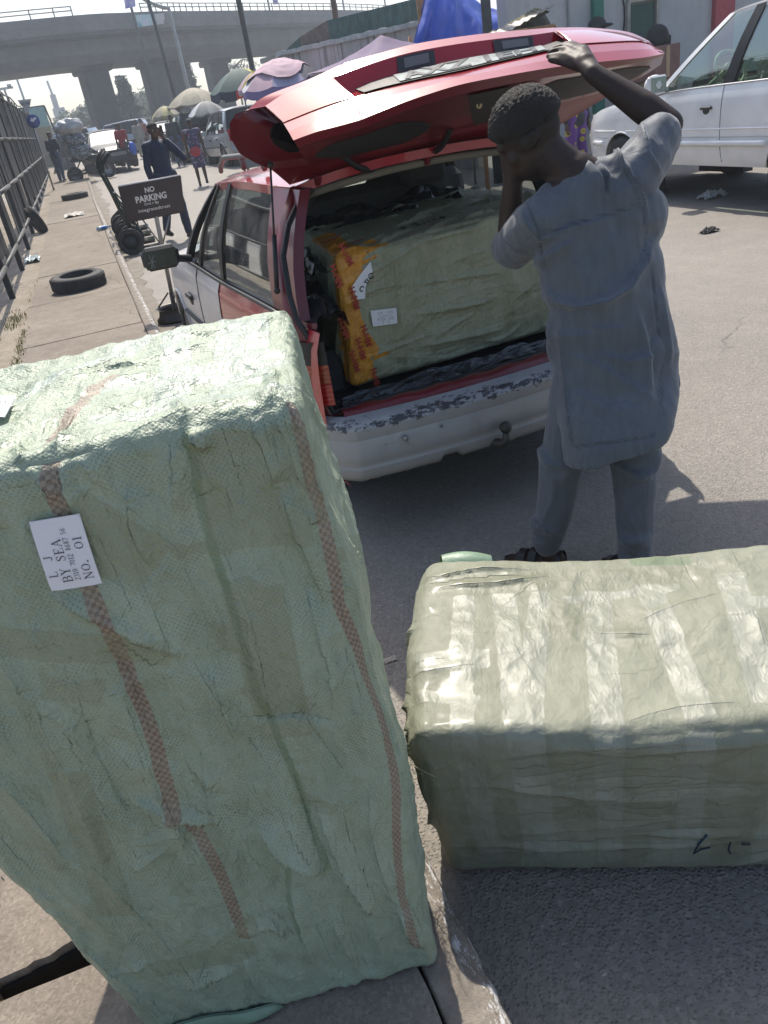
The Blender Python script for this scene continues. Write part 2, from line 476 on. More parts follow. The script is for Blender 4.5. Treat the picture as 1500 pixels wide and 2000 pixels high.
M_SOIL = plain('wet_soil', (.010, .009, .008), .9, var=.4, vscale=20, bump=.8, bscale=80)  # near-black soil; the slot's shade is put into its colour
def kerb_mat():
    t = NT('worn_kerb'); v = t.coord(); p = t.xyz(v)
    f = t.noise(14, 7, .75, v)
    c = t.ramp(f, [(.3, (.14, .12, .10)), (.55, (.25, .215, .18)), (.75, (.34, .30, .25))])
    # remains of white and black paint along the arris
    edge = t.step(t.m('ABSOLUTE', t.m('SUBTRACT', p[0], .272)), .035, .004)
    n2 = t.step(t.noise(45, 6, .8, t.map(v, scale=(1, .35, 1))), .50, .56)
    w = t.m('MULTIPLY', edge, n2)
    c = t.mix(t.m('MULTIPLY', w, .85), c, (.68, .68, .68))
    n3 = t.step(t.noise(9, 6, .7, t.map(v, loc=(4, 0, 2))), .57, .64)
    c = t.mix(t.m('MULTIPLY', n3, .5), c, (.06, .055, .05))
    t.set(Base_Color=c, Roughness=.85); t.b.inputs['Specular IOR Level'].default_value = .25
    t.bump(t.m('ADD', t.noise(130, 3, .6, v), t.m('MULTIPLY', t.noise(22, 6, .75, v), 1.8)), .6, .006)
    return t.mat
M_KERB = kerb_mat()

def rise(y):
    y = np.asarray(y, float); t = np.clip(y - 13.0, 0, 62); return np.where(t < 3, .021 * t * t / 6, .021 * (t - 1.5))
def sheet(name, x0, x1, y0, y1, z, mat, nx=2, ny=2, curve=None):
    xs = np.linspace(x0, x1, nx); ys = np.linspace(y0, y1, ny)
    P = np.array([[(x, y, z) for y in ys] for x in xs]); P[:, :, 2] += rise(P[:, :, 1])
    return MB().grid(P, smooth=False).build(name, mat, kind='structure')
sheet('ground', -700, 700, -60, 1500, -.5, M_LOT, 2, 780)
sheet('road', .19, 24, -12, 520, 0.0, M_ROAD, 2, 533)
def drift(y):
    y = min(max(y - 1, 0), 40); return .00016 * y * y
PY = [-3.0, -.9, 1.227, 3.25, 5.35, 7.5, 9.64, 11.9, 14.14, 16.8, 19.3, 22.2, 25, 28, 31, 34, 37, 41]
sb = MB(); R2 = random.Random(5)
def slab_piece(x0, x1, y0, y1, z=.15, jit=.003, stepl=.05, y0r=None):
    pts = []
    def edge(a, b):
        L = math.dist(a, b); n = max(2, int(L / stepl)) if y0 < 6 else 2
        for k in range(n):
            q = k / n; pts.append((a[0] + (b[0] - a[0]) * q + R2.uniform(-jit, jit), a[1] + (b[1] - a[1]) * q + R2.uniform(-jit, jit), z - .13))
    yr = y0 if y0r is None else y0r
    edge((x0, y0), (x1, yr)); edge((x1, yr), (x1 + (drift(y1) - drift(y0)), y1)); edge((x1 + drift(y1) - drift(y0), y1), (x0, y1)); edge((x0, y1), (x0, y0))
    sb.prism([(p[0], p[1], p[2] + float(rise(p[1]))) for p in pts], (0, 0, .13))
for i in range(len(PY) - 1):
    a, b = PY[i] + .008, PY[i + 1] - .008
    if i == 2: a = 1.254
    if i == 1: b = 1.203
    zz = .15 + R2.uniform(-.004, .004) * (i > 3)
    if i == 2:
        slab_piece(-.89, -.640, a, b, .146); slab_piece(-.650, .172, a, b, .15, .007, .02, 1.365)
    else: slab_piece(-.89, .172 + drift(PY[i]), a, b, zz)
slab_piece(-.89, -.648, 1.2045, 1.2525, .147, .002, .01)
sb.build('pavement', M_SLAB, kind='structure')
ds = MB(); ds.prism([(-.66, 1.2440, -.1), (.17, 1.349, -.1), (.17, 1.3600, -.1), (-.66, 1.2520, -.1)], (0, 0, .228)); ds.box((-.25, 1.28, .0), (.84, .24, .04)); ds.build('drain_slot_soil', M_SOIL, kind='structure')  # soil fill, plus a dark sheet painting shade on the slot's far wall
sheet('soil_bed', -.95, .25, -3, 42, -.32, M_SOIL, 2, 90)
kb = MB(); rows = []
ky = list(np.arange(-3, 4, .025)) + list(np.arange(4, 42, .5))
prof = [(.178, .02), (.178, .142), (.184, .149), (.205, .151), (.235, .151), (.262, .149), (.278, .143), (.289, .128), (.296, .06), (.302, -.02)]
KP = np.array([[(x + drift(y), y, z) for (x, z) in prof] for y in ky])
nz = fbm(KP.reshape(-1, 3) * 22, 3).reshape(KP.shape[:2]); nz2 = fbm(KP.reshape(-1, 3) * np.array([60, 60, 60]), 2).reshape(KP.shape[:2])
KP[:, 2:, 2] += (nz * .005 + nz2 * .0015)[:, 2:]; KP[:, 2:, 0] += (nz * .006)[:, 2:]
chip = np.clip(ridged(KP.reshape(-1, 3) * np.array([9, 7, 9])).reshape(KP.shape[:2]) - .75, 0, 1)
KP[:, 5:8, 2] -= chip[:, 5:8] * .05; KP[:, 5:8, 0] -= chip[:, 5:8] * .03
KP[:, :, 2] += rise(KP[:, :, 1])
kb.grid(KP, smooth=True, flip=True).build('kerb', M_KERB, kind='structure')
vb = MB(); vx = np.linspace(-2.2, -.895, 30); vy = np.linspace(-3, 62, 260)
VP = np.array([[(x, y, 0) for y in vy] for x in vx]); q = VP.reshape(-1, 3)
VP[:, :, 2] = .132 + (fbm(q * np.array([2, 2, 1]), 3) * .018).reshape(VP.shape[:2])
VP[:, :, 2] += rise(VP[:, :, 1])
vb.grid(VP, smooth=True, flip=True).build('verge', M_VERGE, kind='structure')
sheet('lot_ground', -60, -2.15, -3, 75, .09, M_LOT, 2, 157)
# dirty gutter strip of dust between kerb and road
def dust_mat():
    t = NT('gutter_dust'); v = t.coord()
    c = t.ramp(t.noise(4, 6, .7, v), [(.3, (.15, .13, .105)), (.7, (.25, .22, .18))])
    t.set(Base_Color=c, Roughness=.9); t.bump(t.noise(120, 4, .7, v), .5, .004)
    return t.mat
gb = MB(); gy = np.arange(3.0, 40, .15)
gp = np.array([[(.298 + drift(y), y, .004), (.298 + drift(y) + .10 + .16 * abs(math.sin(y * 1.7) * math.sin(y * .61)) + .03 * math.sin(y * 9), y, .004)] for y in gy])
gp[:, :, 2] += rise(gp[:, :, 1]) + .002
gb.grid(gp, smooth=False, flip=True).build('gutter_dust', dust_mat(), kind='structure')
# ------------------------------------------------------------------ sack-wrapped bundles
def cube_grid(w, d, h, step):
    """closed box surface as a fine grid; returns P (N,3), faces, loop uv, face id per polygon"""
    specs = [  # origin, u axis, v axis, lengths
        ((0, 0, 0), (1, 0, 0), (0, 0, 1), w, h),      # 0 front
        ((w, 0, 0), (0, 1, 0), (0, 0, 1), d, h),      # 1 right
        ((w, d, 0), (-1, 0, 0), (0, 0, 1), w, h),     # 2 back
        ((0, d, 0), (0, -1, 0), (0, 0, 1), d, h),     # 3 left
        ((0, 0, h), (1, 0, 0), (0, 1, 0), w, d),      # 4 top
        ((0, d, 0), (1, 0, 0), (0, -1, 0), w, d)]     # 5 bottom
    P = []; F = []; UV = []; FID = []; key = {}
    for fi, (o, u, v, lu, lv) in enumerate(specs):
        st = step if fi in (0, 1, 3, 4) else step * 4
        if fi in (2, 5): st = step * 1.0
        nu = {0: w, 1: d, 2: w, 3: d, 4: w, 5: w}[fi]; nv = {0: h, 1: h, 2: h, 3: h, 4: d, 5: d}[fi]
        nu = int(round(nu / step)); nv = int(round(nv / step))
        o = np.array(o, float); u = np.array(u, float); v = np.array(v, float)
        ids = np.empty((nu + 1, nv + 1), int)
        for i in range(nu + 1):
            for j in range(nv + 1):
                p = o + u * (lu * i / nu) + v * (lv * j / nv)
                k = (round(p[0] * 2e4), round(p[1] * 2e4), round(p[2] * 2e4))
                if k not in key: key[k] = len(P); P.append(p)
                ids[i, j] = key[k]
        for i in range(nu):
            for j in range(nv):
                F.append((ids[i, j], ids[i + 1, j], ids[i + 1, j + 1], ids[i, j + 1])); FID.append(fi)
                a, b, c, e = lu * i / nu, lu * (i + 1) / nu, lv * j / nv, lv * (j + 1) / nv
                UV.extend([(a, c), (b, c), (b, e), (a, e)])
    return np.array(P), F, np.array(UV), np.array(FID)

def seg_dist(q, poly):
    """distance, signed side, running length and total of points q (N,2) to a polyline"""
    best = np.full(len(q), 1e9); side = np.zeros(len(q)); run = np.zeros(len(q)); acc = 0.0
    for a, b in zip(poly[:-1], poly[1:]):
        a = np.array(a, float); b = np.array(b, float); e = b - a; L = np.linalg.norm(e) + 1e-9; e /= L
        t = (q - a) @ e; tc = np.clip(t, 0, L); dv = q - a - tc[:, None] * e
        dd = np.linalg.norm(dv, axis=1); s = dv @ np.array([-e[1], e[0]])
        k = dd < best
        best[k] = dd[k]; side[k] = np.sign(s[k]); run[k] = acc + t[k]
        acc += L
    return best, side, run, acc

class Bundle:
    def __init__(s, w, d, h, r, step, corners):
        """corners: 8 world points ordered (front: BL BR TR TL, back: BL BR TR TL)"""
        s.w, s.d, s.h = w, d, h; s.c = [np.array(c, float) for c in corners]
        s.P, s.F, s.UV, s.FID = cube_grid(w, d, h, step)
        P = s.P; half = np.array([w, d, h]) / 2
        q = P - half; qi = np.clip(q, -(half - r), half - r); n = q - qi
        ln = np.linalg.norm(n, axis=1); ln[ln < 1e-9] = 1
        s.N = n / ln[:, None]; s.Q = qi + s.N * r + half; s.q01 = P / np.array([w, d, h])
        s.disp = np.zeros(len(P)); s.off = np.zeros((len(P), 3)); s.att = {}
    def mask(s, face):
        e = 1e-6; P = s.P
        return {0: P[:, 1] < e, 1: P[:, 0] > s.w - e, 2: P[:, 1] > s.d - e, 3: P[:, 0] < e, 4: P[:, 2] > s.h - e, 5: P[:, 2] < e}[face]
    def fuv(s, face, P=None):
        P = s.P if P is None else P
        return {0: lambda: P[:, [0, 2]], 1: lambda: P[:, [1, 2]], 2: lambda: np.stack([s.w - P[:, 0], P[:, 2]], 1), 3: lambda: np.stack([s.d - P[:, 1], P[:, 2]], 1),
                4: lambda: P[:, [0, 1]], 5: lambda: np.stack([P[:, 0], s.d - P[:, 1]], 1)}[face]()
    def fsize(s, face): return {0: (s.w, s.h), 1: (s.d, s.h), 2: (s.w, s.h), 3: (s.d, s.h), 4: (s.w, s.d), 5: (s.w, s.d)}[face]
    def world(s, Q):
        t = Q / np.array([s.w, s.d, s.h]); x, y, z = t[:, 0:1], t[:, 1:2], t[:, 2:3]
        c = s.c
        fr = (c[0] * (1 - x) + c[1] * x) * (1 - z) + (c[3] * (1 - x) + c[2] * x) * z
        bk = (c[4] * (1 - x) + c[5] * x) * (1 - z) + (c[7] * (1 - x) + c[6] * x) * z
        return fr * (1 - y) + bk * y
    def face_point(s, face, u, v, lift=0.0):
        """world point on the flat face at metric (u,v), lifted outward"""
        e = lift
        Q = {0: (u, -e, v), 1: (s.w + e, u, v), 3: (-e, s.d - u, v), 4: (u, v, s.h + e)}[face]
        return s.world(np.array([Q], float))[0]
    def px(s, face, x, y):
        """metric (u,v) on a face where the sight line through photo point x,y meets it"""
        W, H = s.fsize(face); u, v = W / 2, H / 2
        ray = sight(x, y); ray /= np.linalg.norm(ray)
        for _ in range(25):
            p = s.face_point(face, u, v); du = (s.face_point(face, u + .001, v) - p) / .001; dv = (s.face_point(face, u, v + .001) - p) / .001
            A = np.stack([du, dv, -ray], 1); k = np.linalg.solve(A, CAMP - p)
            u += k[0]; v += k[1]
        return u, v
    def pxs(s, face, pts): return [s.px(face, *p) for p in pts]
    def fold(s, face, poly, amp, w, sharp=.22, fade=.035, run=0.3):
        pp = np.array(poly, float)
        if len(pp) > 2:
            o_ = []
            for i in range(len(pp) - 1):
                p0, p1, p2, p3 = pp[max(i - 1, 0)], pp[i], pp[i + 1], pp[min(i + 2, len(pp) - 1)]
                for t_ in (0, .25, .5, .75): o_.append(.5 * (2 * p1 + (p2 - p0) * t_ + (2 * p0 - 5 * p1 + 4 * p2 - p3) * t_ ** 2 + (3 * p1 - p0 - 3 * p2 + p3) * t_ ** 3))
            poly = o_ + [pp[-1]]
        m = s.mask(face); q = s.fuv(face)[m]
        d, sd, t, L = seg_dist(q, poly)
        sharp = max(sharp, .34); prof = np.where(sd > 0, np.exp(-d / w), np.exp(-d / (w * sharp)))
        tt = np.clip(t / L, 0, 1); tap = np.clip(tt / run, 0, 1) * np.clip((1 - tt) / run, 0, 1); tap = tap * tap * (3 - 2 * tap)
        W, H = s.fsize(face)
        ef = np.clip(np.minimum(np.minimum(q[:, 0], W - q[:, 0]), np.minimum(q[:, 1], H - q[:, 1])) / fade, 0, 1) if fade > 0 else 1
        amp = amp * 1.25
        out = np.zeros(len(s.P)); out[m] = amp * prof * tap * ef
        s.disp += out
        cr = s.att.setdefault('crease', np.full(len(s.P), .2)); ca = s.att.setdefault('crease_amp', np.zeros(len(s.P)))
        wgt = tap * ef * np.ones(len(d)) * min(1.0, abs(amp) / .010); c1 = cr[m]; c2 = ca[m]; kk = (d < np.abs(c1)) & (wgt > .03)
        c1[kk] = (d * np.where(sd >= 0, 1, -1))[kk]; c2[kk] = wgt[kk]; cr[m] = c1; ca[m] = c2
        # the cloth laps over itself along the crease
        a0 = np.array(poly[0], float); a1 = np.array(poly[-1], float); e = (a1 - a0) / (np.linalg.norm(a1 - a0) + 1e-9)
        pn = np.array([-e[1], e[0]])
        lap = -abs(amp) * .4 * np.exp(-d / (w * .7)) * np.where(sd > 0, 1.0, .15) * tap * ef
        ax = {0: ((1, 0, 0), (0, 0, 1)), 1: ((0, 1, 0), (0, 0, 1)), 3: ((0, -1, 0), (0, 0, 1)), 4: ((1, 0, 0), (0, 1, 0))}[face]
        o3 = np.zeros((len(s.P), 3)); o3[m] = lap[:, None] * (pn[0] * np.array(ax[0]) + pn[1] * np.array(ax[1]))
        s.off += o3
    def random_folds(s, face, n, ang, spread, amp, wid, length, seed):
        r = random.Random(seed); W, H = s.fsize(face)
        for _ in range(n):
            a = rad(ang + r.gauss(0, spread)); L = length * r.uniform(.5, 1.5); u = r.uniform(0, W); v = r.uniform(0, H)
            dx, dy = math.cos(a), math.sin(a); bend = r.gauss(0, .09) * L
            pts = []
            for k in range(6):
                q = k / 5 - .5; b = bend * (1 - 4 * q * q)
                pts.append((u + dx * L * q - dy * b, v + dy * L * q + dx * b))
            s.fold(face, pts, amp * r.uniform(.45, 1.3) * r.choice((1, 1, 1, -.7)), wid * r.uniform(.6, 1.5), r.uniform(.15, .6))
    def strip(s, name, face, poly, width, ragged=0.0):
        """negative inside the strip"""
        m = s.mask(face); q = s.fuv(face)[m]
        d, sd, t, L = seg_dist(q, poly)
        wd = width / 2 * (1 + 0 * t)
        v = np.maximum(d - wd, np.maximum(-t, t - L))
        if ragged: v = v + ragged * pnoise(np.c_[q * 30, np.zeros(len(q))])
        a = s.att.setdefault(name, np.full(len(s.P), .2))
        a[m] = np.minimum(a[m], v)
    def whole(s, name, face, val=-.05):
        a = s.att.setdefault(name, np.full(len(s.P), .2)); a[s.mask(face)] = val
    def stripe(s, face, poly, k_=1.0):
        m = s.mask(face); q = s.fuv(face)[m]
        d, sd, t, L = seg_dist(q, poly)
        ok = (t > 0) & (t < L)
        dd = np.where(ok, d * sd * k_, .2)
        a = s.att.setdefault('stripe', np.full(len(s.P), .2)); b = s.att.setdefault('stripe_run', np.zeros(len(s.P)))
        aa = a[m]; bb = b[m]; k = np.abs(dd) < np.abs(aa); aa[k] = dd[k]; bb[k] = t[k]; a[m] = aa; b[m] = bb
    def calm(s, face, c, ru, rv):
        """press the folds flat under a label"""
        m = s.mask(face); q = s.fuv(face)[m]; k = np.maximum(np.abs(q[:, 0] - c[0]) / ru, np.abs(q[:, 1] - c[1]) / rv)
        f = np.clip((k - .9) / .5, 0, 1); s.disp[m] = s.disp[m] * f; s.off[m] = s.off[m] * f[:, None]
    def build(s, name, mats, parent=None):
        Q = s.Q + s.N * s.disp[:, None] + s.off
        W = s.world(Q)
        me = bpy.data.meshes.new(name); me.from_pydata([tuple(p) for p in W], [], s.F)
        uvl = me.uv_layers.new(name='UVMap'); uvl.data.foreach_set('uv', s.UV.ravel())
        me.polygons.foreach_set('use_smooth', [True] * len(s.F))
        for k in ('stripe', 'stripe_run', 'tape', 'olive', 'seam', 'orange', 'crease', 'crease_amp'):
            a = me.attributes.new(k, 'FLOAT', 'POINT')
            a.data.foreach_set('value', s.att.get(k, np.full(len(s.P), 0.0 if k == 'crease_amp' else .2)).astype(np.float32))
        for m in (mats if isinstance(mats, (list, tuple)) else [mats]): me.materials.append(m)
        if parent is not None: me.transform(frame_of(root_of(parent)).inverted())
        me.update()
        o = link(bpy.data.objects.new(name, me)); o.parent = parent
        return o

def sack_mat(name, col, col2, tapecol, stripe_w=.0115, weave=.004, gloss=.38, crumple=1.0, seamcol=(.075, .15, .055), olivecol=(.22, .23, .125)):
    t = NT(name); uv = t.uv(); v = t.coord()
    p = t.xyz(uv)
    wob = t.noise(9, 3, .5, uv, out='Color')
    base = t.ramp(t.m('ADD', t.m('MULTIPLY', t.noise(3.5, 5, .65, uv), .6), t.m('MULTIPLY', t.noise(16, 4, .7, t.map(uv, scale=(1, .3, 1))), .4)), [(.3, col), (.7, col2)])
    # tiny woven squares
    ux = t.m('SINE', t.m('MULTIPLY', p[0], PI / weave)); uy = t.m('SINE', t.m('MULTIPLY', p[1], PI / weave))
    dots = t.step(t.m('MULTIPLY', ux, uy), .25, .7)
    dn = t.step(t.noise(11, 3, .6, uv), .35, .7)
    c = t.mix(t.m('MULTIPLY', t.m('MULTIPLY', dots, dn), .62), base, [q * .55 for q in col])
    fine = t.noise(260, 2, .6, uv)
    c = t.mix(.35, c, t.ramp(fine, [(.3, .7), (.7, 1.25)]), 'MULTIPLY')
    edge = t.m('MULTIPLY', t.m('SUBTRACT', t.noise(40, 4, .65, uv), .5), .006)
    mott = t.noise(7, 5, .72, t.map(uv, scale=(1.6, .45, 1)), dist=.6)
    c = t.mix(.55, c, t.ramp(mott, [(.3, (.74, .78, .70)), (.5, (1, 1, 1)), (.72, (1.22, 1.25, 1.28))]), 'MULTIPLY')  # bluish pale patches paint sky sheen into the cloth colour
    # darker translucent overlap of the sheet
    sm = t.step(t.m('ADD', t.attr('seam'), t.m('MULTIPLY', edge, 1.5)), .003, -.003)
    c = t.mix(t.m('MULTIPLY', sm, t.m('ADD', .15, t.m('MULTIPLY', t.noise(9, 3, .6, uv), .6))), c, seamcol)
    # red-brown checked stripe printed in the weave
    sd = t.attr('stripe'); sr = t.attr('stripe_run')
    inside = t.step(t.m('ADD', t.m('ABSOLUTE', sd), edge), stripe_w + .0012, stripe_w - .0012)
    ck = t.checker(1.0, t.comb(t.m('DIVIDE', sd, .0062), t.m('DIVIDE', sr, .0062), .5))
    sc = t.mix(ck, (.34, .25, .185), (.205, .115, .085))
    c = t.mix(t.m('MULTIPLY', inside, t.m('ADD', .45, t.m('MULTIPLY', t.noise(7, 4, .7, uv), .6))), c, sc)
    ol = t.step(t.m('ADD', t.attr('olive'), edge), .002, -.002)
    c = t.mix(t.m('MULTIPLY', t.m('MULTIPLY', ol, t.noise(6, 4, .7, uv)), .75), c, olivecol)
    tp = t.step(t.m('ADD', t.attr('tape'), edge), .0015, -.0015)
    c = t.mix(t.m('MULTIPLY', tp, t.m('ADD', .1, t.m('MULTIPLY', t.noise(25, 4, .7, t.map(uv, scale=(1, .2, 1))), .5))), c, tapecol)
    # printed courier tape
    og = t.step(t.m('ADD', t.attr('orange'), edge), .002, -.002)
    oc = t.ramp(t.noise(22, 4, .7, uv), [(.3, (.58, .22, .016)), (.7, (.78, .36, .035))])
    rows = t.step(t.m('SINE', t.m('MULTIPLY', p[0], 2 * PI / .0075)), .2, .5)
    blk = t.step(t.noise(9, 1, .5, t.map(uv, scale=(3.5, 1.2, 1))), .5, .53)
    wd = t.step(t.noise(1, 2, .6, t.map(uv, scale=(130, 190, 1))), .47, .55)
    oc = t.mix(t.m('MULTIPLY', t.m('MULTIPLY', rows, blk), t.m('MULTIPLY', wd, .6)), oc, (.13, .045, .012))
    c = t.mix(og, c, oc)
    gl = t.m('MAXIMUM', tp, t.m('MAXIMUM', t.m('MULTIPLY', ol, .6), og))
    r = t.m('SUBTRACT', t.m('ADD', gloss, t.m('MULTIPLY', t.noise(30, 3, .6, uv), .22)), t.m('MULTIPLY', gl, .16))
    t.set(Base_Color=c, Roughness=r, Coat_Weight=t.m('ADD', .07, t.m('MULTIPLY', gl, .26)), Coat_Roughness=.2)
    t.b.inputs['Specular IOR Level'].default_value = .55
    cr1 = t.noise(16, 5, .65, t.map(uv, scale=(1, .35, 1), rot=(0, 0, .25)), dist=.8)
    cr2 = t.m('ABSOLUTE', t.m('SUBTRACT', t.noise(34, 3, .55, t.map(uv, scale=(1, .6, 1), rot=(0, 0, -.5)), dist=1.0), .5))
    h = t.m('ADD', t.m('MULTIPLY', cr1, 1.1), t.m('MULTIPLY', cr2, 1.3)); h = t.m('ADD', h, t.m('MULTIPLY', t.noise(150, 3, .7, t.map(uv, scale=(1, .45, 1))), .22))
    h = t.m('ADD', h, t.m('MULTIPLY', t.m('MULTIPLY', ux, uy), .035))
    h = t.m('ADD', h, t.m('MULTIPLY', fine, .09))
    h = t.m('ADD', h, t.m('MULTIPLY', gl, .10))
    wv = t.node('ShaderNodeVectorMath', {0: t.map(uv, scale=(1, .38, 1), rot=(0, 0, .12)), 1: t.node('ShaderNodeVectorMath', {0: t.noise(5, 3, .6, uv, out='Color'), 'Scale': .10}, operation='SCALE').outputs[0]}, operation='ADD').outputs[0]
    f1 = t.voro(13, wv); f2 = t.voro(34, t.map(wv, rot=(0, 0, .5)))
    cx_ = t.m('ADD', t.attr('crease'), t.m('MULTIPLY', edge, .22)); hc_ = t.m('MULTIPLY', t.attr('crease_amp'), t.m('MULTIPLY', t.step(cx_, -.0014, .0012), t.step(cx_, .030, .001)))
    n0 = t.node('ShaderNodeBump', {'Height': hc_, 'Strength': .52, 'Distance': .011})
    n1 = t.node('ShaderNodeBump', {'Normal': n0.outputs[0], 'Height': t.m('ADD', f1, t.m('MULTIPLY', f2, .35)), 'Strength': .55 * crumple, 'Distance': .022})
    t.bump(h, .6 * crumple, .012, n1.outputs[0])
    return t.mat
M_SACK_TALL = sack_mat('green_woven_sack', (.285, .345, .25), (.365, .415, .30), (.42, .47, .39))
M_SACK_LOW = sack_mat('pale_woven_sack', (.205, .215, .155), (.265, .27, .20), (.30, .31, .26), weave=.003, crumple=.45, gloss=.52, olivecol=(.15, .155, .09))
M_SACK_CAR = sack_mat('olive_woven_sack', (.30, .315, .21), (.37, .38, .26), (.44, .45, .34), weave=.003, crumple=1.1)
M_PAPER = plain('white_label_paper', (.78, .77, .80), .55, var=.03)
M_INK = plain('black_ink', (.015, .014, .02), .6, var=.05)
M_RED_INK = plain('red_ink', (.36, .035, .02), .5, var=.1)
M_FRAY = plain('frayed_fibre', (.55, .50, .36), .7, var=.2)
M_FRAY_G = plain('frayed_green_fibre', (.40, .50, .36), .7, var=.2)

def paper_label(b, face, quad_px=None, quad_uv=None, lift=.006, parent=None, lines=(), size=(1.4, 1.0), world_parent=True, nx=14, curl=.004):
    """a printed label; quad given in label order: bottom-left, bottom-right, top-right, top-left of the TEXT"""
    q = [np.array(k) for k in (quad_uv or b.pxs(face, quad_px))]
    def at(x, y, l=0.0):
        x /= size[0]; y /= size[1]
        uv = (q[0] * (1 - x) + q[1] * x) * (1 - y) + (q[3] * (1 - x) + q[2] * x) * y
        return b.face_point(face, uv[0], uv[1], lift + l + curl * math.sin(3.1 * x + 1.0) * .5)
    mb = MB()
    P = np.array([[at(size[0] * i / nx, size[1] * j / 8) for j in range(9)] for i in range(nx + 1)])
    k = .035 * size[1]
    for i, j, dx, dy in ((0, 0, k, k), (nx, 0, -k, k), (nx, 8, -k, -k), (0, 8, k, -k)):
        P[i, j] = at(size[0] * i / nx + dx * .7, size[1] * j / 8 + dy * .7)
    Q = np.array([[at(size[0] * i / nx, size[1] * j / 8, -.0012) for j in range(9)] for i in range(nx + 1)])
    mb.grid(P, smooth=True); mb.grid(Q, smooth=True, flip=True)
    o = mb.build('paper_label', M_PAPER, parent, world=True)
    if lines:
        tb = MB()
        for (txt, h, x0, y0, tr, sx) in lines: serif(txt, h, x0, y0, tb, track=tr, sx=sx)
        tb.v = [tuple(at(p[0], p[1], .0012 + p[2] * 10)) for p in tb.v]
        tb.build('lettering', M_INK, o, world=True)
    return o

def fray(name, base_pts, n, L, mat, parent, seed, updir=(0, 0, 1), spread=1.0, r=.0006):
    rr = random.Random(seed); mb = MB()
    for _ in range(n):
        p = Vector(rr.choice(base_pts)) + Vector((rr.uniform(-1, 1), rr.uniform(-1, 1), rr.uniform(-1, 1))) * .012
        d = Vector(updir) + Vector((rr.uniform(-1, 1), rr.uniform(-1, 1), rr.uniform(-1, 1))) * spread
        d.normalize(); l = L * rr.uniform(.4, 1.2); c = Vector((rr.uniform(-1, 1), rr.uniform(-1, 1), rr.uniform(-1, 1))) * .6
        pts = [p + d * l * k / 4 + c * l * (k / 4) ** 2 for k in range(5)]
        mb.tube(pts, [r, r, r * .9, r * .8, r * .5], 4)
    return mb.build(name, mat, parent, world=True)

# ---- the tall bundle standing on the pavement
zt = 1.32
FRt = g(590, 772, zt); BRt = g(568, 594, zt)
dirL = np.array([-.995, .10, 0]); Wt = .72
FLt = FRt + dirL * Wt; BLt = FLt + (BRt - FRt)
FRb = g(862, 1893, .152); FLb = g(298, 2030, .152)
FLb = FRb + (FLb - FRb) / np.linalg.norm(FLb - FRb) * .56
BRb = FRb + np.array([.10, .52, 0]); BLb = FLb + np.array([.08, .54, 0])
tall = thing('wrapped_bundle', 'tall green sack-wrapped bundle standing upright on the pavement, label reading by sea', 'bundle', tuple((FRb + FLb + BRb + BLb) / 4), 0)
T = Bundle(Wt, .57, 1.17, .028, .0055, [FLb, FRb, FRt, FLt, BLb, BRb, BRt, BLt])
P = T.P; q01 = T.q01
# loose body shape: sides bulge, the sheet sags
T.off[:, 0] += .040 * np.sin(PI * q01[:, 2]) * np.clip((q01[:, 0] - .5) * 2, 0, 1) * np.sin(PI * np.clip(q01[:, 1] * .8 + .2, 0, 1)) * (.6 + .5 * pnoise(P * np.array([0, 3, 5])))
T.off[:, 0] -= .015 * np.sin(PI * q01[:, 2]) * (q01[:, 0] < .5) * (1 - q01[:, 0] * 2)
T.disp += .012 * fbm(P * np.array([4.2, 4.2, 2.2]), 2) + .006 * fbm(P * np.array([13, 13, 4.5]), 2)
T.disp += .0034 * np.clip(ridged(P * np.array([12, 12, 3.0]) + fbm(P * 5, 2)[:, None] * .7) - .35, 0, 1) * 1.6
T.disp += .0020 * fbm(P * np.array([60, 60, 18.0]), 2)
T.off[:, 2] += .006 * pnoise(P * np.array([9, 9, 0])) * (q01[:, 2] > .9)
px = lambda *pts: T.pxs(0, pts)
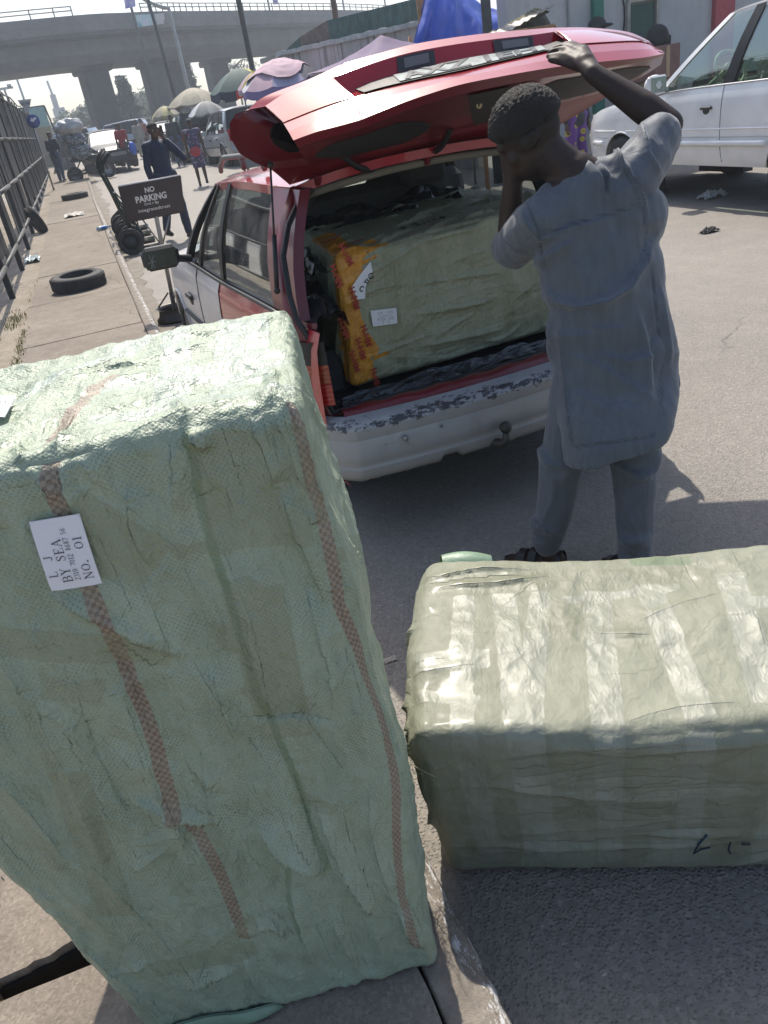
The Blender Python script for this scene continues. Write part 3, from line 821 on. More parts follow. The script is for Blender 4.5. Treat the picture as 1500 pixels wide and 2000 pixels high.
for pts, amp, w in [
    (((60, 1150), (150, 1185), (235, 1225), (320, 1262), (385, 1290)), .011, .018), (((385, 1280), (420, 1330), (440, 1390), (455, 1450)), .012, .022),
    (((455, 1395), (520, 1405), (570, 1398), (660, 1410)), -.009, .018), (((65, 1320), (110, 1430), (160, 1540), (210, 1700)), .010, .03),
    (((240, 1575), (300, 1570), (350, 1590), (440, 1600)), .013, .016), (((490, 1600), (540, 1660), (600, 1690), (650, 1700)), .018, .026),
    (((640, 1670), (690, 1740), (730, 1790)), .010, .02), (((560, 1500), (610, 1640), (640, 1730)), -.010, .02), (((600, 1560), (660, 1680), (740, 1800)), .011, .02),
    (((540, 930), (560, 1010), (590, 1090), (620, 1180)), .010, .016), (((575, 1130), (610, 1230), (640, 1330), (640, 1400)), .012, .026), (((480, 800), (520, 900), (530, 960)), .009, .016),
    (((370, 830), (385, 860), (420, 875)), .016, .014), (((330, 850), (340, 950), (335, 1010)), .008, .014), (((600, 780), (600, 900), (640, 1010)), .009, .012),
    (((390, 1440), (400, 1520), (440, 1640), (480, 1760)), .010, .03), (((260, 1440), (330, 1580), (400, 1700)), .008, .03), (((155, 1330), (200, 1480), (290, 1640)), -.009, .03),
    (((470, 1830), (520, 1800), (560, 1830)), .009, .014), (((560, 1720), (590, 1820), (620, 1900)), .012, .02), (((640, 1780), (680, 1860), (700, 1910)), .010, .016),
    (((770, 1770), (800, 1830), (830, 1850)), .014, .018), (((470, 1850), (500, 1920), (520, 1960)), .009, .014), (((360, 1930), (420, 1900), (480, 1880)), .010, .016),
    (((700, 1240), (740, 1330), (770, 1430)), .010, .018), (((660, 1040), (700, 1150), (720, 1250)), .010, .014), (((250, 940), (255, 1030), (300, 1120)), .007, .02),
    (((20, 1250), (70, 1400), (110, 1520)), .009, .03), (((205, 1250), (260, 1330), (300, 1450)), -.008, .03), (((700, 1530), (720, 1640), (760, 1760)), .009, .02)]:
    T.fold(0, px(*pts), amp, w, .2, fade=.01)
T.random_folds(0, 20, 97, 7, .0050, .014, .32, 11)
T.random_folds(0, 6, 20, 25, .004, .012, .12, 12)
T.random_folds(4, 22, 14, 14, .0052, .012, .20, 13)
T.random_folds(4, 14, 95, 30, .004, .010, .10, 14)
T.random_folds(1, 24, 88, 16, .007, .014, .25, 15)
# pleats gathered over the top front edge
r5 = random.Random(21)
for _ in range(13):
    u = r5.uniform(.02, Wt - .02); L = r5.uniform(.05, .15)
    T.fold(0, [(u, 1.168), (u + r5.uniform(-.02, .02), 1.168 - L)], .007 * r5.uniform(.5, 1.4), .007, .3, fade=0, run=.25)
    T.fold(4, [(u, .002), (u + r5.uniform(-.03, .03), L * 1.2)], .007 * r5.uniform(.5, 1.4), .007, .3, fade=0, run=.25)
lab_uv = T.pxs(0, [(203, 1130), (158, 997), (60, 1013), (105, 1145)])
lc = np.mean(np.array(lab_uv), 0)
T.calm(0, lc, .05, .06)
T.stripe(0, px((88, 880), (97, 930), (120, 1000), (160, 1120), (215, 1225), (255, 1320), (295, 1420), (330, 1530), (348, 1592)))
T.stripe(0, px((372, 1596), (395, 1630), (432, 1705), (478, 1820)))
T.stripe(0, px((570, 775), (592, 870), (608, 960), (622, 1010), (632, 1080), (646, 1180), (690, 1270), (720, 1350), (742, 1440), (755, 1540), (766, 1640), (776, 1740), (800, 1810), (815, 1850)), 1.35)
T.stripe(4, T.pxs(4, [(92, 868), (150, 800), (185, 765), (225, 735)]))
T.strip('seam', 0, px((360, 835), (378, 900), (392, 1000), (410, 1070), (440, 1170), (462, 1250), (490, 1330), (520, 1400), (560, 1500), (600, 1610), (640, 1690)), .013)
T.strip('seam', 0, px((560, 1690), (562, 1750), (590, 1830)), .012)
T.strip('olive', 0, px((385, 955), (620, 925)), .15); T.strip('olive', 0, px((400, 1045), (600, 1030)), .05); T.strip('olive', 0, px((0, 1250), (330, 1270)), .05)
T.strip('olive', 0, px((120, 1010), (300, 1110)), .1); T.strip('olive', 0, px((140, 1500), (240, 1780)), .06); T.strip('olive', 0, px((300, 1890), (500, 1840)), .045)
T.strip('olive', 0, px((480, 1150), (560, 1440)), .09)
for a, b_, w in [((70, 1260), (180, 1265), .035), ((90, 1330), (200, 1345), .05), ((435, 920), (470, 990), .03), ((460, 1130), (510, 1200), .04), ((400, 1230), (480, 1270), .045), ((470, 1330), (550, 1380), .05), ((330, 1075), (470, 1065), .03), ((500, 1790), (420, 1850), .04), ((560, 1560), (640, 1580), .03), ((640, 1080), (720, 1100), .03)]:
    T.strip('olive', 0, px(a, b_), w * .8, .012)
for a, b_, w in [((200, 760), (560, 690), .07), ((230, 700), (300, 640), .07), ((330, 790), (350, 640), .05), ((440, 760), (455, 600), .05), ((170, 820), (600, 745), .035), ((0, 800), (200, 700), .04), ((500, 740), (500, 620), .045)]:
    T.strip('tape', 4, T.pxs(4, (a, b_)), w, .004)
tb_ = T.build('sack_wrapping', M_SACK_TALL, tall)
paper_label(T, 0, quad_uv=lab_uv, lift=.012, parent=tall, lines=[
    ('L', .16, .27, .77, .1, 1.2), ('J', .16, .62, .77, .1, 1.2), ('BY SEA', .18, .14, .52, .10, 1.12), ('2310 7012 8687 56', .105, .16, .365, .06, 1.02), ('NO.', .17, .15, .11, .1, 1.15), ('O1', .17, .76, .11, .1, 1.15)])
up_uv = T.pxs(4, [(0, 838), (-40, 800), (40, 789), (18, 832)])
paper_label(T, 4, quad_uv=[up_uv[0], up_uv[3], up_uv[2], up_uv[1]], lift=.016, parent=tall, lines=[('NO. O1', .2, .3, .55, .1, 1.1), ('2310', .12, .7, .25, .1, 1.1)])
# loose hem along the foot
hem = MB(); Pm = []
for k in range(70):
    u = .015 + .30 * k / 69; q = k / 69; fd = max(0.0, math.sin(PI * min(1, q * 1.02))) ** .5; lift = (.006 + .005 * math.sin(q * 9) + .010 * q) * fd
    row = []
    for j in range(9):
        b2 = j / 8
        row.append(np.array(T.face_point(0, u, .004 + (.040 * b2 + .006 * math.sin(q * 7)) * (.25 + .75 * fd), 0)) + np.array([.003 * math.sin(q * 14 + b2), -(.004 + .006 * fd + lift * math.sin(PI * (b2 * .8 + .1))), 0]))
    Pm.append(row)
Pm = np.array(Pm)
M_HEM = plain('green_sack_edge', (.21, .30, .21), .45, var=.15, bump=.3, bscale=90)
hem.grid(Pm, smooth=True).grid(Pm + np.array([0, .004, 0]), smooth=True, flip=True).build('folded_hem', M_HEM, tall, world=True)
0 and fray('loose_fibres', [tuple(T.face_point(1, .05, h_, .02)) for h_ in (.45, .62, .66, .85, .9)], 26, .022, M_FRAY_G, tall, 5, (1, 0, 0), .9)

# ---- the low bundle lying on the road
zb = .525
bFLt = g(792, 1450, zb); bFRt = bFLt + np.array([.902, -.432, 0]) * 1.28
bBLt = g(828, 1108, zb); bBRt = bBLt + np.array([.875, -.484, 0]) * 1.28
bFLb = g(872, 1712, .002); bFRb = bFLb + np.array([.90, -.437, 0]) * 1.2
bBLt = bBLt + np.array([0, 0, .022]); bBRt = bBRt + np.array([0, 0, .03])
bBLb = bFLb + np.array([.30, .56, 0]); bBRb = bFRb + np.array([.30, .56, 0])
low = thing('wrapped_bundle', 'low pale green sack-wrapped bundle lying on the road behind the kerb, banded with clear tape', 'bundle', tuple((bFLb + bBRb) / 2), 0)
B = Bundle(1.28, .66, .53, .045, .0085, [bFLb, bFRb, bFRt, bFLt, bBLb, bBRb, bBRt, bBLt])
P = B.P; q01 = B.q01
B.off[:, 0] -= .05 * np.clip(1 - q01[:, 0] * 6, 0, 1) * np.sin(PI * q01[:, 1]) * np.sin(PI * np.clip(q01[:, 2] * .8 + .1, 0, 1))
B.disp += .011 * fbm(P * np.array([2.4, 4, 4]), 2) + .0026 * fbm(P * np.array([22, 22, 22]), 3)
B.off[:, 2] += .010 * np.sin(P[:, 0] * 7 + 1) * q01[:, 2]
B.random_folds(4, 12, 92, 8, .0025, .010, .2, 31); B.random_folds(4, 10, 8, 12, .003, .010, .18, 32)
B.random_folds(0, 26, 2, 8, .006, .014, .4, 33); B.random_folds(0, 14, 90, 15, .004, .010, .15, 34)
B.random_folds(3, 26, 80, 25, .010, .014, .2, 35)
B.fold(4, [(.0, .58), (.05, .56), (.16, .59), (.30, .58)], .009, .02, .35, fade=0); B.fold(4, [(.02, .50), (.09, .52), (.20, .53), (.34, .56)], .007, .016, .35, fade=0)
pb = lambda *pts: B.pxs(4, pts)
for a, b_, w in [((912, 1168), (905, 1440), .05), ((985, 1160), (1015, 1440), .055), ((1055, 1155), (1035, 1430), .05), ((1165, 1150), (1190, 1430), .065), ((1265, 1135), (1375, 1405), .06), ((1425, 1118), (1500, 1370), .06), ((820, 1300), (960, 1290), .06), ((815, 1360), (940, 1370), .035), ((1100, 1170), (1330, 1140), .03), ((1420, 1180), (1500, 1180), .05)]:
    B.strip('tape', 4, pb(a, b_), w, .004)
B.strip('olive', 4, pb((830, 1150), (1480, 1105)), .08); B.strip('olive', 4, pb((1060, 1200), (1260, 1220)), .16)
B.strip('seam', 4, pb((1230, 1092), (1350, 1090)), .04)
pf = lambda *pts: B.pxs(0, pts)
for a, b_, w in [((850, 1545), (1500, 1528), .012), ((900, 1600), (1500, 1565), .05), ((1000, 1560), (990, 1690), .07), ((1220, 1590), (1210, 1690), .12), ((920, 1640), (920, 1680), .03), ((1100, 1610), (1480, 1600), .03), ((1430, 1560), (1425, 1680), .09)]:
    B.strip('olive', 0, pf(a, b_), w, .003)
for a, b_, w in [((1040, 1550), (1330, 1538), .007), ((1200, 1580), (1500, 1570), .006), ((960, 1645), (1015, 1650), .02), ((1180, 1612), (1300, 1608), .02), ((880, 1650), (900, 1655), .02)]:
    B.strip('tape', 0, pf(a, b_), w, .002)
for x_ in (905, 1015, 1035, 1190, 1375): u_ = B.px(4, x_, 1435)[0]; B.strip('tape', 0, [(u_, .56), (u_ + .01, .06)], .055, .004)
B.whole('olive', 3, .02)
lb_ = B.build('sack_wrapping', M_SACK_LOW, low)
# rolled corner flap of the sack
fl = MB(); cpt = B.face_point(4, .03, .64, 0)
rows = []
for i in range(14):
    a = i / 13; row = []
    for j in range(10):
        b2 = j / 9; an = -.6 + 3.4 * b2; rr_ = .034 + .012 * math.sin(a * 3)
        row.append(cpt + np.array([.02 + .12 * a + .01 * math.sin(b2 * 4), -.05 * a + rr_ * math.cos(an) * .9, -.02 + rr_ * math.sin(an) - .018 * a]))
    rows.append(row)
fl.grid(np.array(rows), smooth=True).grid(np.array(rows) * 1.0 + np.array([0, 0, -.002]), smooth=True, flip=True).build('corner_flap', M_HEM, low, world=True)
fray('frayed_fibres', [tuple(B.face_point(3, .63, h_, .02)) for h_ in (.38, .42, .46, .48, .5)], 60, .05, M_FRAY, low, 8, (-.3, -.3, -.4), 1.0, .0007)
# felt-pen strokes on the shaded side
pen = MB()
for poly in [((1378, 1622), (1362, 1640), (1352, 1658), (1366, 1650), (1385, 1646)), ((1424, 1636), (1420, 1652), (1424, 1658)), ((1445, 1640), (1462, 1640))]:
    uvp = B.pxs(0, poly); pen.tube([B.face_point(0, u, v_, .0125) for u, v_ in uvp], .0022, 5)
pen.build('pen_mark', plain('blue_pen', (.01, .03, .06), .6), low, world=True)
# ------------------------------------------------------------------ cars
def paint(name, col, dirt=.25, rough=.32, coat=.6, dirtcol=(.2, .17, .14), metal=0.0, fade=.1):
    if name in _mats: return _mats[name]
    t = NT(name); v = t.coord(); p = t.xyz(v)
    c = t.ramp(t.noise(2.5, 4, .6, v), [(.3, [q * (1 - fade) for q in col]), (.7, [min(1, q * (1 + fade)) for q in col])])
    d = t.step(t.noise(7, 7, .75, v), .5, .78)
    low = t.step(p[2], .75, .2)
    k = t.m('MULTIPLY', t.m('ADD', t.m('MULTIPLY', d, .5), t.m('MULTIPLY', low, .8)), dirt, True)
    c = t.mix(k, c, dirtcol)
    t.set(Base_Color=c, Roughness=t.m('ADD', rough, t.m('MULTIPLY', k, .5)), Metallic=metal, Coat_Weight=t.m('SUBTRACT', coat, t.m('MULTIPLY', k, .5), True), Coat_Roughness=.06)
    t.bump(t.noise(3.0, 3, .5, v), .05, .02)
    _mats[name] = t.mat; return t.mat
def chipped(name, col, under=(.045, .045, .05), amount=.5):
    t = NT(name); v = t.coord(); p = t.xyz(v)
    n = t.noise(26, 8, .78, t.map(v, scale=(.8, 1, 1.6)))
    # chips crowd along the shoulder of the bumper
    sh = t.step(t.m('ABSOLUTE', t.m('SUBTRACT', p[2], .528)), .045, .0)
    th = t.m('SUBTRACT', .70, t.m('MULTIPLY', sh, .185 * amount * 2))
    chip = t.step(t.m('SUBTRACT', n, th), 0.0, .012)
    scr = t.m('MULTIPLY', t.step(t.noise(9, 5, .75, t.map(v, scale=(.3, 1, 5))), .69, .70), .9)
    c0 = t.ramp(t.noise(3, 5, .6, v), [(.3, [q * .86 for q in col]), (.7, col)])
    c = t.mix(t.m('MAXIMUM', chip, scr), c0, under)
    grime = t.step(t.noise(5, 6, .75, t.map(v, scale=(1, 1, .4))), .5, .75); c = t.mix(t.m('MULTIPLY', grime, .45), c, (.20, .18, .16))
    low = t.step(p[2], .42, .28); c = t.mix(t.m('MULTIPLY', low, .35), c, (.24, .21, .18))
    t.set(Base_Color=c, Roughness=.38, Coat_Weight=.25); t.bump(t.m('SUBTRACT', t.noise(12, 4, .6, v), t.m('MULTIPLY', chip, .6)), .2, .004)
    return t.mat
def glass_mat(name, col=(.75, .85, .82), rough=.02, alpha=.35, refl=.55):
    """thin window pane: mostly lets light straight through, with a reflecting surface"""
    t = NT(name); v = t.coord()
    tr = t.node('ShaderNodeBsdfTransparent', {'Color': col}); gl = t.node('ShaderNodeBsdfGlossy', {'Color': (.9, .95, .95), 'Roughness': rough})
    fr = t.node('ShaderNodeFresnel', {'IOR': 1.55})
    dust = t.node('ShaderNodeBsdfDiffuse', {'Color': (.42, .38, .33)})
    m1 = t.node('ShaderNodeMixShader', {0: t.m('ADD', t.m('MULTIPLY', fr.outputs[0], refl), .015, True)})
    t.l.new(tr.outputs[0], m1.inputs[1]); t.l.new(gl.outputs[0], m1.inputs[2])
    m2 = t.node('ShaderNodeMixShader', {0: t.m('MULTIPLY', t.step(t.noise(5, 6, .7, v), .35, .8), alpha)})
    t.l.new(m1.outputs[0], m2.inputs[1]); t.l.new(dust.outputs[0], m2.inputs[2]); t.l.new(m2.outputs[0], t.out.inputs[0])
    return t.mat
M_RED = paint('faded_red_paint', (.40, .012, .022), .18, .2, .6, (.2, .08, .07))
M_REDIN = paint('inner_red_paint', (.15, .005, .011), .3, .35, .4, (.1, .04, .04))  # darker copy of the red paint, shade put into the colour
M_WHITEW = paint('dusty_white_paint', (.60, .58, .57), .5, .36, .4, (.27, .22, .18))
M_BUMP = chipped('chipped_white_bumper', (.37, .375, .385), amount=.62)
M_GLASS = glass_mat('window_glass', (.72, .82, .80), .02, .16)
M_GLASSD = glass_mat('dusty_window_glass', (.40, .44, .43), .03, .30)
M_BLACK = plain('black_plastic', (.018, .018, .02), .5, var=.25, vscale=20, bump=.3, bscale=120, dirt=.2, dirtcol=(.09, .08, .07))
M_RUBBER = plain('tyre_rubber', (.025, .025, .026), .75, var=.25, vscale=12, bump=.3, bscale=90, dirt=.35, dirtcol=(.12, .105, .085))
M_SEAL = plain('door_seal_rubber', (.012, .012, .014), .45, var=.2, vscale=14, bump=.25, bscale=40, dirt=.15, dirtcol=(.08, .07, .06))
M_CHROME = plain('worn_chrome', (.55, .55, .56), .25, 1.0, var=.1)
M_STEEL = plain('dull_steel', (.28, .28, .29), .45, .9, var=.2, vscale=20)
M_INTER = plain('grey_interior', (.10, .10, .10), .8, var=.2, bump=.3, bscale=90)
M_TRIM = plain('dark_trim', (.02, .02, .024), .7, var=.3, vscale=9, bump=.4, bscale=50)
M_LENSR = plain('red_lens', (.42, .012, .015), .16, var=.08, coat=.8)
M_LENSA = plain('amber_lens', (.55, .13, .01), .16, var=.08, coat=.8)
M_LENSC = plain('clear_lens', (.36, .36, .35), .12, var=.15, coat=.8)
M_SHEET = plain('crumpled_black_sheet', (.02, .022, .026), .22, var=.3, vscale=14, bump=1.0, bscale=16, coat=.3)

def tyre(mb, c, R, w, axis=(1, 0, 0), n=36):
    ri = R * .62
    pr = [(ri, -w * .42), (ri + .02 * R, -w * .5), (R * .86, -w * .52), (R * .95, -w * .46), (R, -w * .36), (R, -w * .1), (R * .985, -w * .08), (R * .985, w * .08), (R, w * .1), (R, w * .36), (R * .95, w * .46), (R * .86, w * .52), (ri + .02 * R, w * .5), (ri, w * .42)]
    mb.lathe(pr + [pr[0]], c, axis, n)
    return mb
def wheel(parent, c, R, w, side, rimmat, spokes=7, detail=True):
    """side -1 left, +1 right"""
    m = MB(); tyre(m, c, R, w); t = m.build('wheel', M_RUBBER, parent)
    r = MB(); x = side
    C = Vector(c)
    r.lathe([(R * .62, -w * .3 * 1), (R * .64, w * .3 * 1), (R * .58, w * .42), (R * .55, w * .25), (R * .2, w * .12), (.0, w * .14)], c, (side, 0, 0), 28)
    r.lathe([(R * .12, w * .1), (R * .12, w * .3), (R * .08, w * .33), (0, w * .33)], c, (side, 0, 0), 16)
    for k in range(spokes):
        a = 2 * PI * k / spokes; d = Vector((0, math.cos(a), math.sin(a))); e = Vector((0, -math.sin(a), math.cos(a)))
        p0 = C + d * R * .1 + Vector((side * w * .26, 0, 0)); p1 = C + d * R * .57 + Vector((side * w * .34, 0, 0))
        q = [p0 + e * R * .07, p0 - e * R * .07, p1 - e * R * .045, p1 + e * R * .045]
        r.prism(q, (-side * w * .12, 0, 0))
    r.build('rim', rimmat, t)
    return t

def interp(x, xs, ys): return float(np.interp(x, xs, ys))
def smoothline(xs, ys):
    """monotone-ish smooth interpolation"""
    xs = np.array(xs, float); ys = np.array(ys, float)
    def f(x):
        x = min(max(x, xs[0]), xs[-1]); i = min(max(np.searchsorted(xs, x) - 1, 0), len(xs) - 2)
        h = xs[i + 1] - xs[i]; t = (x - xs[i]) / h
        m0 = (ys[i + 1] - ys[max(i - 1, 0)]) / (xs[i + 1] - xs[max(i - 1, 0)]); m1 = (ys[min(i + 2, len(xs) - 1)] - ys[i]) / (xs[min(i + 2, len(xs) - 1)] - xs[i])
        return float((2 * t ** 3 - 3 * t * t + 1) * ys[i] + (t ** 3 - 2 * t * t + t) * h * m0 + (-2 * t ** 3 + 3 * t * t) * ys[i + 1] + (t ** 3 - t * t) * h * m1)
    return f

def car(root, S):
    """a car from its measurements. x right, y forward from the tail, z up."""
    L, W = S['L'], S['W'] / 2
    belt = smoothline(*zip(*S['belt'])); hood = smoothline(*zip(*S['hood'])) if 'hood' in S else None
    cowl = S['cowl']; sill = S['sill']; R = S['wheel_r']; ax = S['axles']
    tailh = S.get('deck', None)
    plan = smoothline([0, .12, .5, L * .5, L - .7, L - .2, L], S.get('plan', [.90, .955, .985, 1.0, .975, .90, .80]))
    prof_z = [0, .08, .25, .5, .75, .92, 1.0]; prof_x = S.get('prof', [.93, .965, .99, 1.0, .992, .972, .95])
    def xs(y, f): return W * plan(y) * interp(f, prof_z, prof_x)
    def top(y):
        return hood(y) if (hood and y > cowl) else (tailh(y) if tailh and y < S['rear_glass'][0] else belt(y))
    ar = R * 1.13
    def low(y):
        z = sill
        for a in ax:
            d = abs(y - a)
            if d < ar: z = max(z, R + math.sqrt(ar * ar - d * d) * 1.0 - .0)
        return z
    ys = sorted(set([round(v, 3) for v in np.linspace(0, L, int(L / .09))] + [round(a + ar * math.cos(t), 3) for a in ax for t in np.linspace(0, PI, 17)] + [S['cowl']]))
    paint_of = S.get('paint_of')
    body = MB(); nf = 11
    for s in (-1, 1):
        P = []
        for y in ys:
            z0, z1 = low(y), top(y); full0 = sill
            row = []
            for k in range(nf):
                z = z0 + (z1 - z0) * k / (nf - 1); f = (z - full0) / (z1 - full0)
                row.append((s * xs(y, f), y, z))
            P.append(row)
        P = np.array(P)
        if paint_of:
            for i in range(len(ys) - 1):
                body.grid(P[i:i + 2], mi=paint_of((ys[i] + ys[i + 1]) / 2), flip=(s < 0))
        else: body.grid(P, flip=(s < 0))
        # arch lips
        for a in ax:
            pts = [(s * (xs(a + ar * math.cos(t), max(0, (R + ar * math.sin(t) - sill) / (top(a + ar * math.cos(t)) - sill))) + .004), a + ar * math.cos(t), R + ar * math.sin(t)) for t in np.linspace(.0, PI, 22)]
            pts = [p for p in pts if p[2] >= sill]
            body.tube(pts, .012, 6)
    # bonnet, nose, tail
    xt = lambda y: xs(y, 1.0)
    if hood:
        hy = np.linspace(cowl, L, 16); ss = np.linspace(-1, 1, 13)
        body.grid(np.array([[(xt(y) * s, y, hood(y) + S.get('crown', .05) * (1 - s ** 4) * (1 - ((y - cowl) / (L - cowl)) ** 6)) for s in ss] for y in hy]), flip=True)
    ss = np.linspace(-1, 1, 15)
    zz = np.linspace(0, 1, 8)
    body.grid(np.array([[(xs(L, f) * s, L + S.get('nose', .14) * (1 - s * s) * (1 - .35 * f * f), sill + (top(L) - sill) * f) for s in ss] for f in zz]), flip=True)
    if S.get('tail', True):
        body.grid(np.array([[(xs(0, f) * s, -.07 * (1 - s * s), sill + (top(0) - sill) * f) for s in ss] for f in zz]))
    if tailh:
        y1 = S['rear_glass'][0]; dy = np.linspace(-.0, y1, 8)
        body.grid(np.array([[(xt(y) * s, y - .07 * (1 - s * s) * (y < .01), tailh(y) + .02 * (1 - s ** 4)) for s in ss] for y in dy]), flip=True)
    pm = S['paint'] if isinstance(S['paint'], (list, tuple)) else [S['paint']]
    b = body.build('body', pm, root)
    # underside and wheel wells
    ub = MB(); ub.box((0, L / 2, sill + .02), (W * 1.75, L * .92, .06))
    for a in ax:
        for s in (-1, 1): ub.box((s * (W - .30), a, R + .05), (.16, ar * 2, ar * 1.7))
    ub.build('underbody', M_BLACK, root)
    # roof
    ry0, ry1 = S['roof'][0], S['roof'][1]; xr = S['roof_w'] / 2
    rz = smoothline(*zip(*S['roof_z'])); ryl = np.linspace(ry0, ry1, 18); ss = np.linspace(-1, 1, 13)
    rp = lambda y: xr * interp(y, [ry0, ry0 + .3, ry1 - .35, ry1], [.95, 1, 1, .93])
    RP = np.array([[(rp(y) * s, y + .05 * (1 - s * s) * ((y - ry0) / (ry1 - ry0) * 2 - 1), rz(y) + S.get('roof_crown', .05) * (1 - abs(s) ** 2.6)) for s in ss] for y in ryl])
    rf = MB(); rf.grid(RP, flip=True); low_ = RP.copy(); low_[:, :, 2] -= .035; rf.grid(low_)
    edge = lambda A, B2: rf.grid(np.stack([A, B2]), smooth=False)
    edge(RP[:, 0], low_[:, 0]); edge(low_[:, -1], RP[:, -1]); edge(low_[0], RP[0]); edge(RP[-1], low_[-1])
    rm = S.get('roof_paint', pm[0]); roof = rf.build('roof', rm, root)
    # pillars and side glass
    pill = S['pillars']  # (y at belt, y at roof, width)
    B = lambda s, y: np.array((s * (xt(y) - .012), y, belt(y)))
    Rr = lambda s, y: np.array((s * rp(y), y, rz(y) - .005))
    pmat = S.get('pillar_paint', rm)
    for s in (-1, 1):
        for k, pl in enumerate(pill):
            yb, yr, w = pl[:3]
            m = MB(); a, b2, c, d = B(s, yb - w / 2), B(s, yb + w / 2), Rr(s, yr + w * .42), Rr(s, yr - w * .42)
            nn = 6
            G = np.array([[a * (1 - t) + d * t + np.array((s * .03 * math.sin(PI * t), 0, 0)), b2 * (1 - t) + c * t + np.array((s * .03 * math.sin(PI * t), 0, 0))] for t in np.linspace(0, 1, nn)])
            I = G - np.array((s * .045, 0, 0))
            m.grid(G, flip=(s > 0)); m.grid(I, mi=1, flip=(s < 0)); m.grid(np.stack([G[:, 0], I[:, 0]], 1)); m.grid(np.stack([I[:, 1], G[:, 1]], 1))
            m.build('pillar', [pl[3] if len(pl) > 3 else pmat, M_TRIM], root)
        for k in range(len(pill) - 1):
            (yb0, yr0, w0), (yb1, yr1, w1) = pill[k][:3], pill[k + 1][:3]
            if (s, k) in S.get('open', ()): continue
            a, b2, c, d = B(s, yb0 + w0 * .4), B(s, yb1 - w1 * .4), Rr(s, yr1 - w1 * .34), Rr(s, yr0 + w0 * .34)
            G = np.array([[(a * (1 - u) + b2 * u) * (1 - t) + (d * (1 - u) + c * u) * t + np.array((s * (.026 * math.sin(PI * t) - .008), 0, 0)) for u in np.linspace(0, 1, 5)] for t in np.linspace(0, 1, 7)])
            m = MB(); m.grid(G, flip=(s < 0)); wdw = m.build('side_window', S.get('glass', M_GLASS), root)
            fm = MB(); ring = [*G[0], *G[1:, -1], *G[-1, ::-1][1:], *G[::-1, 0][1:]]
            fm.tube([tuple(p) for p in ring], .009, 5, cap=False); fm.build('window_seal', M_SEAL, wdw)
        # waist moulding and door shut lines
        tr = MB(); tr.tube([tuple(B(s, y) + np.array((s * .014, 0, -.006))) for y in np.linspace(pill[0][0], pill[-1][0], 14)], .010, 6); tr.build('waist_moulding', S.get('moulding', M_SEAL), root)
        gp = MB()
        for y in S.get('doors', ()):
            pts = []
            for f in np.linspace(.06, 1, 12):
                z = sill + (belt(y) - sill) * f
                if z > low(y) + .01: pts.append((s * (xs(y, f) + .0005), y + S.get('door_rake', 0) * (f - .5), z))
            gp.tube(pts, .0035, 5)
        if gp.v: gp.build('door_gap', M_BLACK, root)
        for y in S.get('rails', ()):
            pass
        if 'side_strip' in S:
            for z, r_, mm in S['side_strip']:
                f = (z - sill) / (belt(1) - sill)
                yy = [y for y in np.linspace(.25, L - .3, 60)]
                st = MB(); cur = []
                for y in yy:
                    if low(y) < z - .02: cur.append((s * (xs(y, f) + r_ * .3), y, z))
                    else:
                        if len(cur) > 1: st.tube(cur, r_, 6)
                        cur = []
                if len(cur) > 1: st.tube(cur, r_, 6)
                st.build('side_moulding', mm, root)
        for (y, z) in S.get('handles', ()):
            f = (z - sill) / (belt(y) - sill); x = s * xs(y, f)
            h = MB(); h.box((x + s * .012, y, z), (.03, .17, .032), None, 0, .008); h.ell((x + s * .001, y + .01, z - .028), (.012, .055, .035)); h.build('door_handle', S.get('handle_mat', M_BLACK), root)
        for a in ax:
            wheel(root, (s * (W * plan(a) - S.get('tyre_w', .19) * .52), a, R), R, S.get('tyre_w', .19), s, S.get('rim', M_STEEL), S.get('spokes', 7))
        if 'mirror' in S:
            y, z, (sx, sy, sz) = S['mirror']; x = s * (xt(y) + .03 + sx / 2)
            m = MB(); m.ell((x, y, z), (sx * .55, sy * .6, sz * .56)); m.box((x, y - sy * .25, z), (sx, sy * .5, sz), None, 0, .02); m.box((s * (xt(y) + .01), y, z - sz * .3), (.07, .05, .04))
            mi = m.build('door_mirror', S.get('mirror_paint', pm[0]), root)
            k = MB(); k.box((x, y - sy * .52, z), (sx * .86, .008, sz * .82)); k.build('mirror_glass', M_CHROME if not S.get('mirror_dark') else M_GLASSD, mi)
    # windscreen
    rfx = rp(ry1); gw = np.linspace(0, 1, 8); ss = np.linspace(-1, 1, 11)
    c0 = S.get('screen_base', (cowl, belt(cowl) + .01)); 
    W_ = np.array([[(s * ((xt(cowl) - .06) * (1 - t) + (rfx - .03) * t), (c0[0] * (1 - t) + (ry1 + .01) * t) + .10 * (1 - s * s) * (1 - t * .5), c0[1] * (1 - t) + (rz(ry1) + .0) * t + .02 * (1 - s * s)) for s in ss] for t in gw])
    m = MB(); m.grid(W_, flip=True); m.build('windscreen', S.get('screen_glass', S.get('glass', M_GLASS)), root)
    if 'rear_glass' in S:
        y1, z1 = S['rear_glass']; x1 = xt(max(y1, .1)) - .08
        W2 = np.array([[(s * (x1 * (1 - t) + (rp(ry0) - .04) * t), (y1 * (1 - t) + ry0 * t) - .05 * (1 - s * s), z1 * (1 - t) + rz(ry0) * t) for s in ss] for t in gw])
        m = MB(); m.grid(W2); rw = m.build('rear_window', S.get('rear_glass_mat', S.get('glass', M_GLASS)), root)
        fm = MB(); ring = [*W2[0], *W2[1:, -1], *W2[-1, ::-1][1:], *W2[::-1, 0][1:]]; fm.tube([tuple(p) for p in ring], .012, 5, cap=False); fm.build('window_seal', M_SEAL, rw)
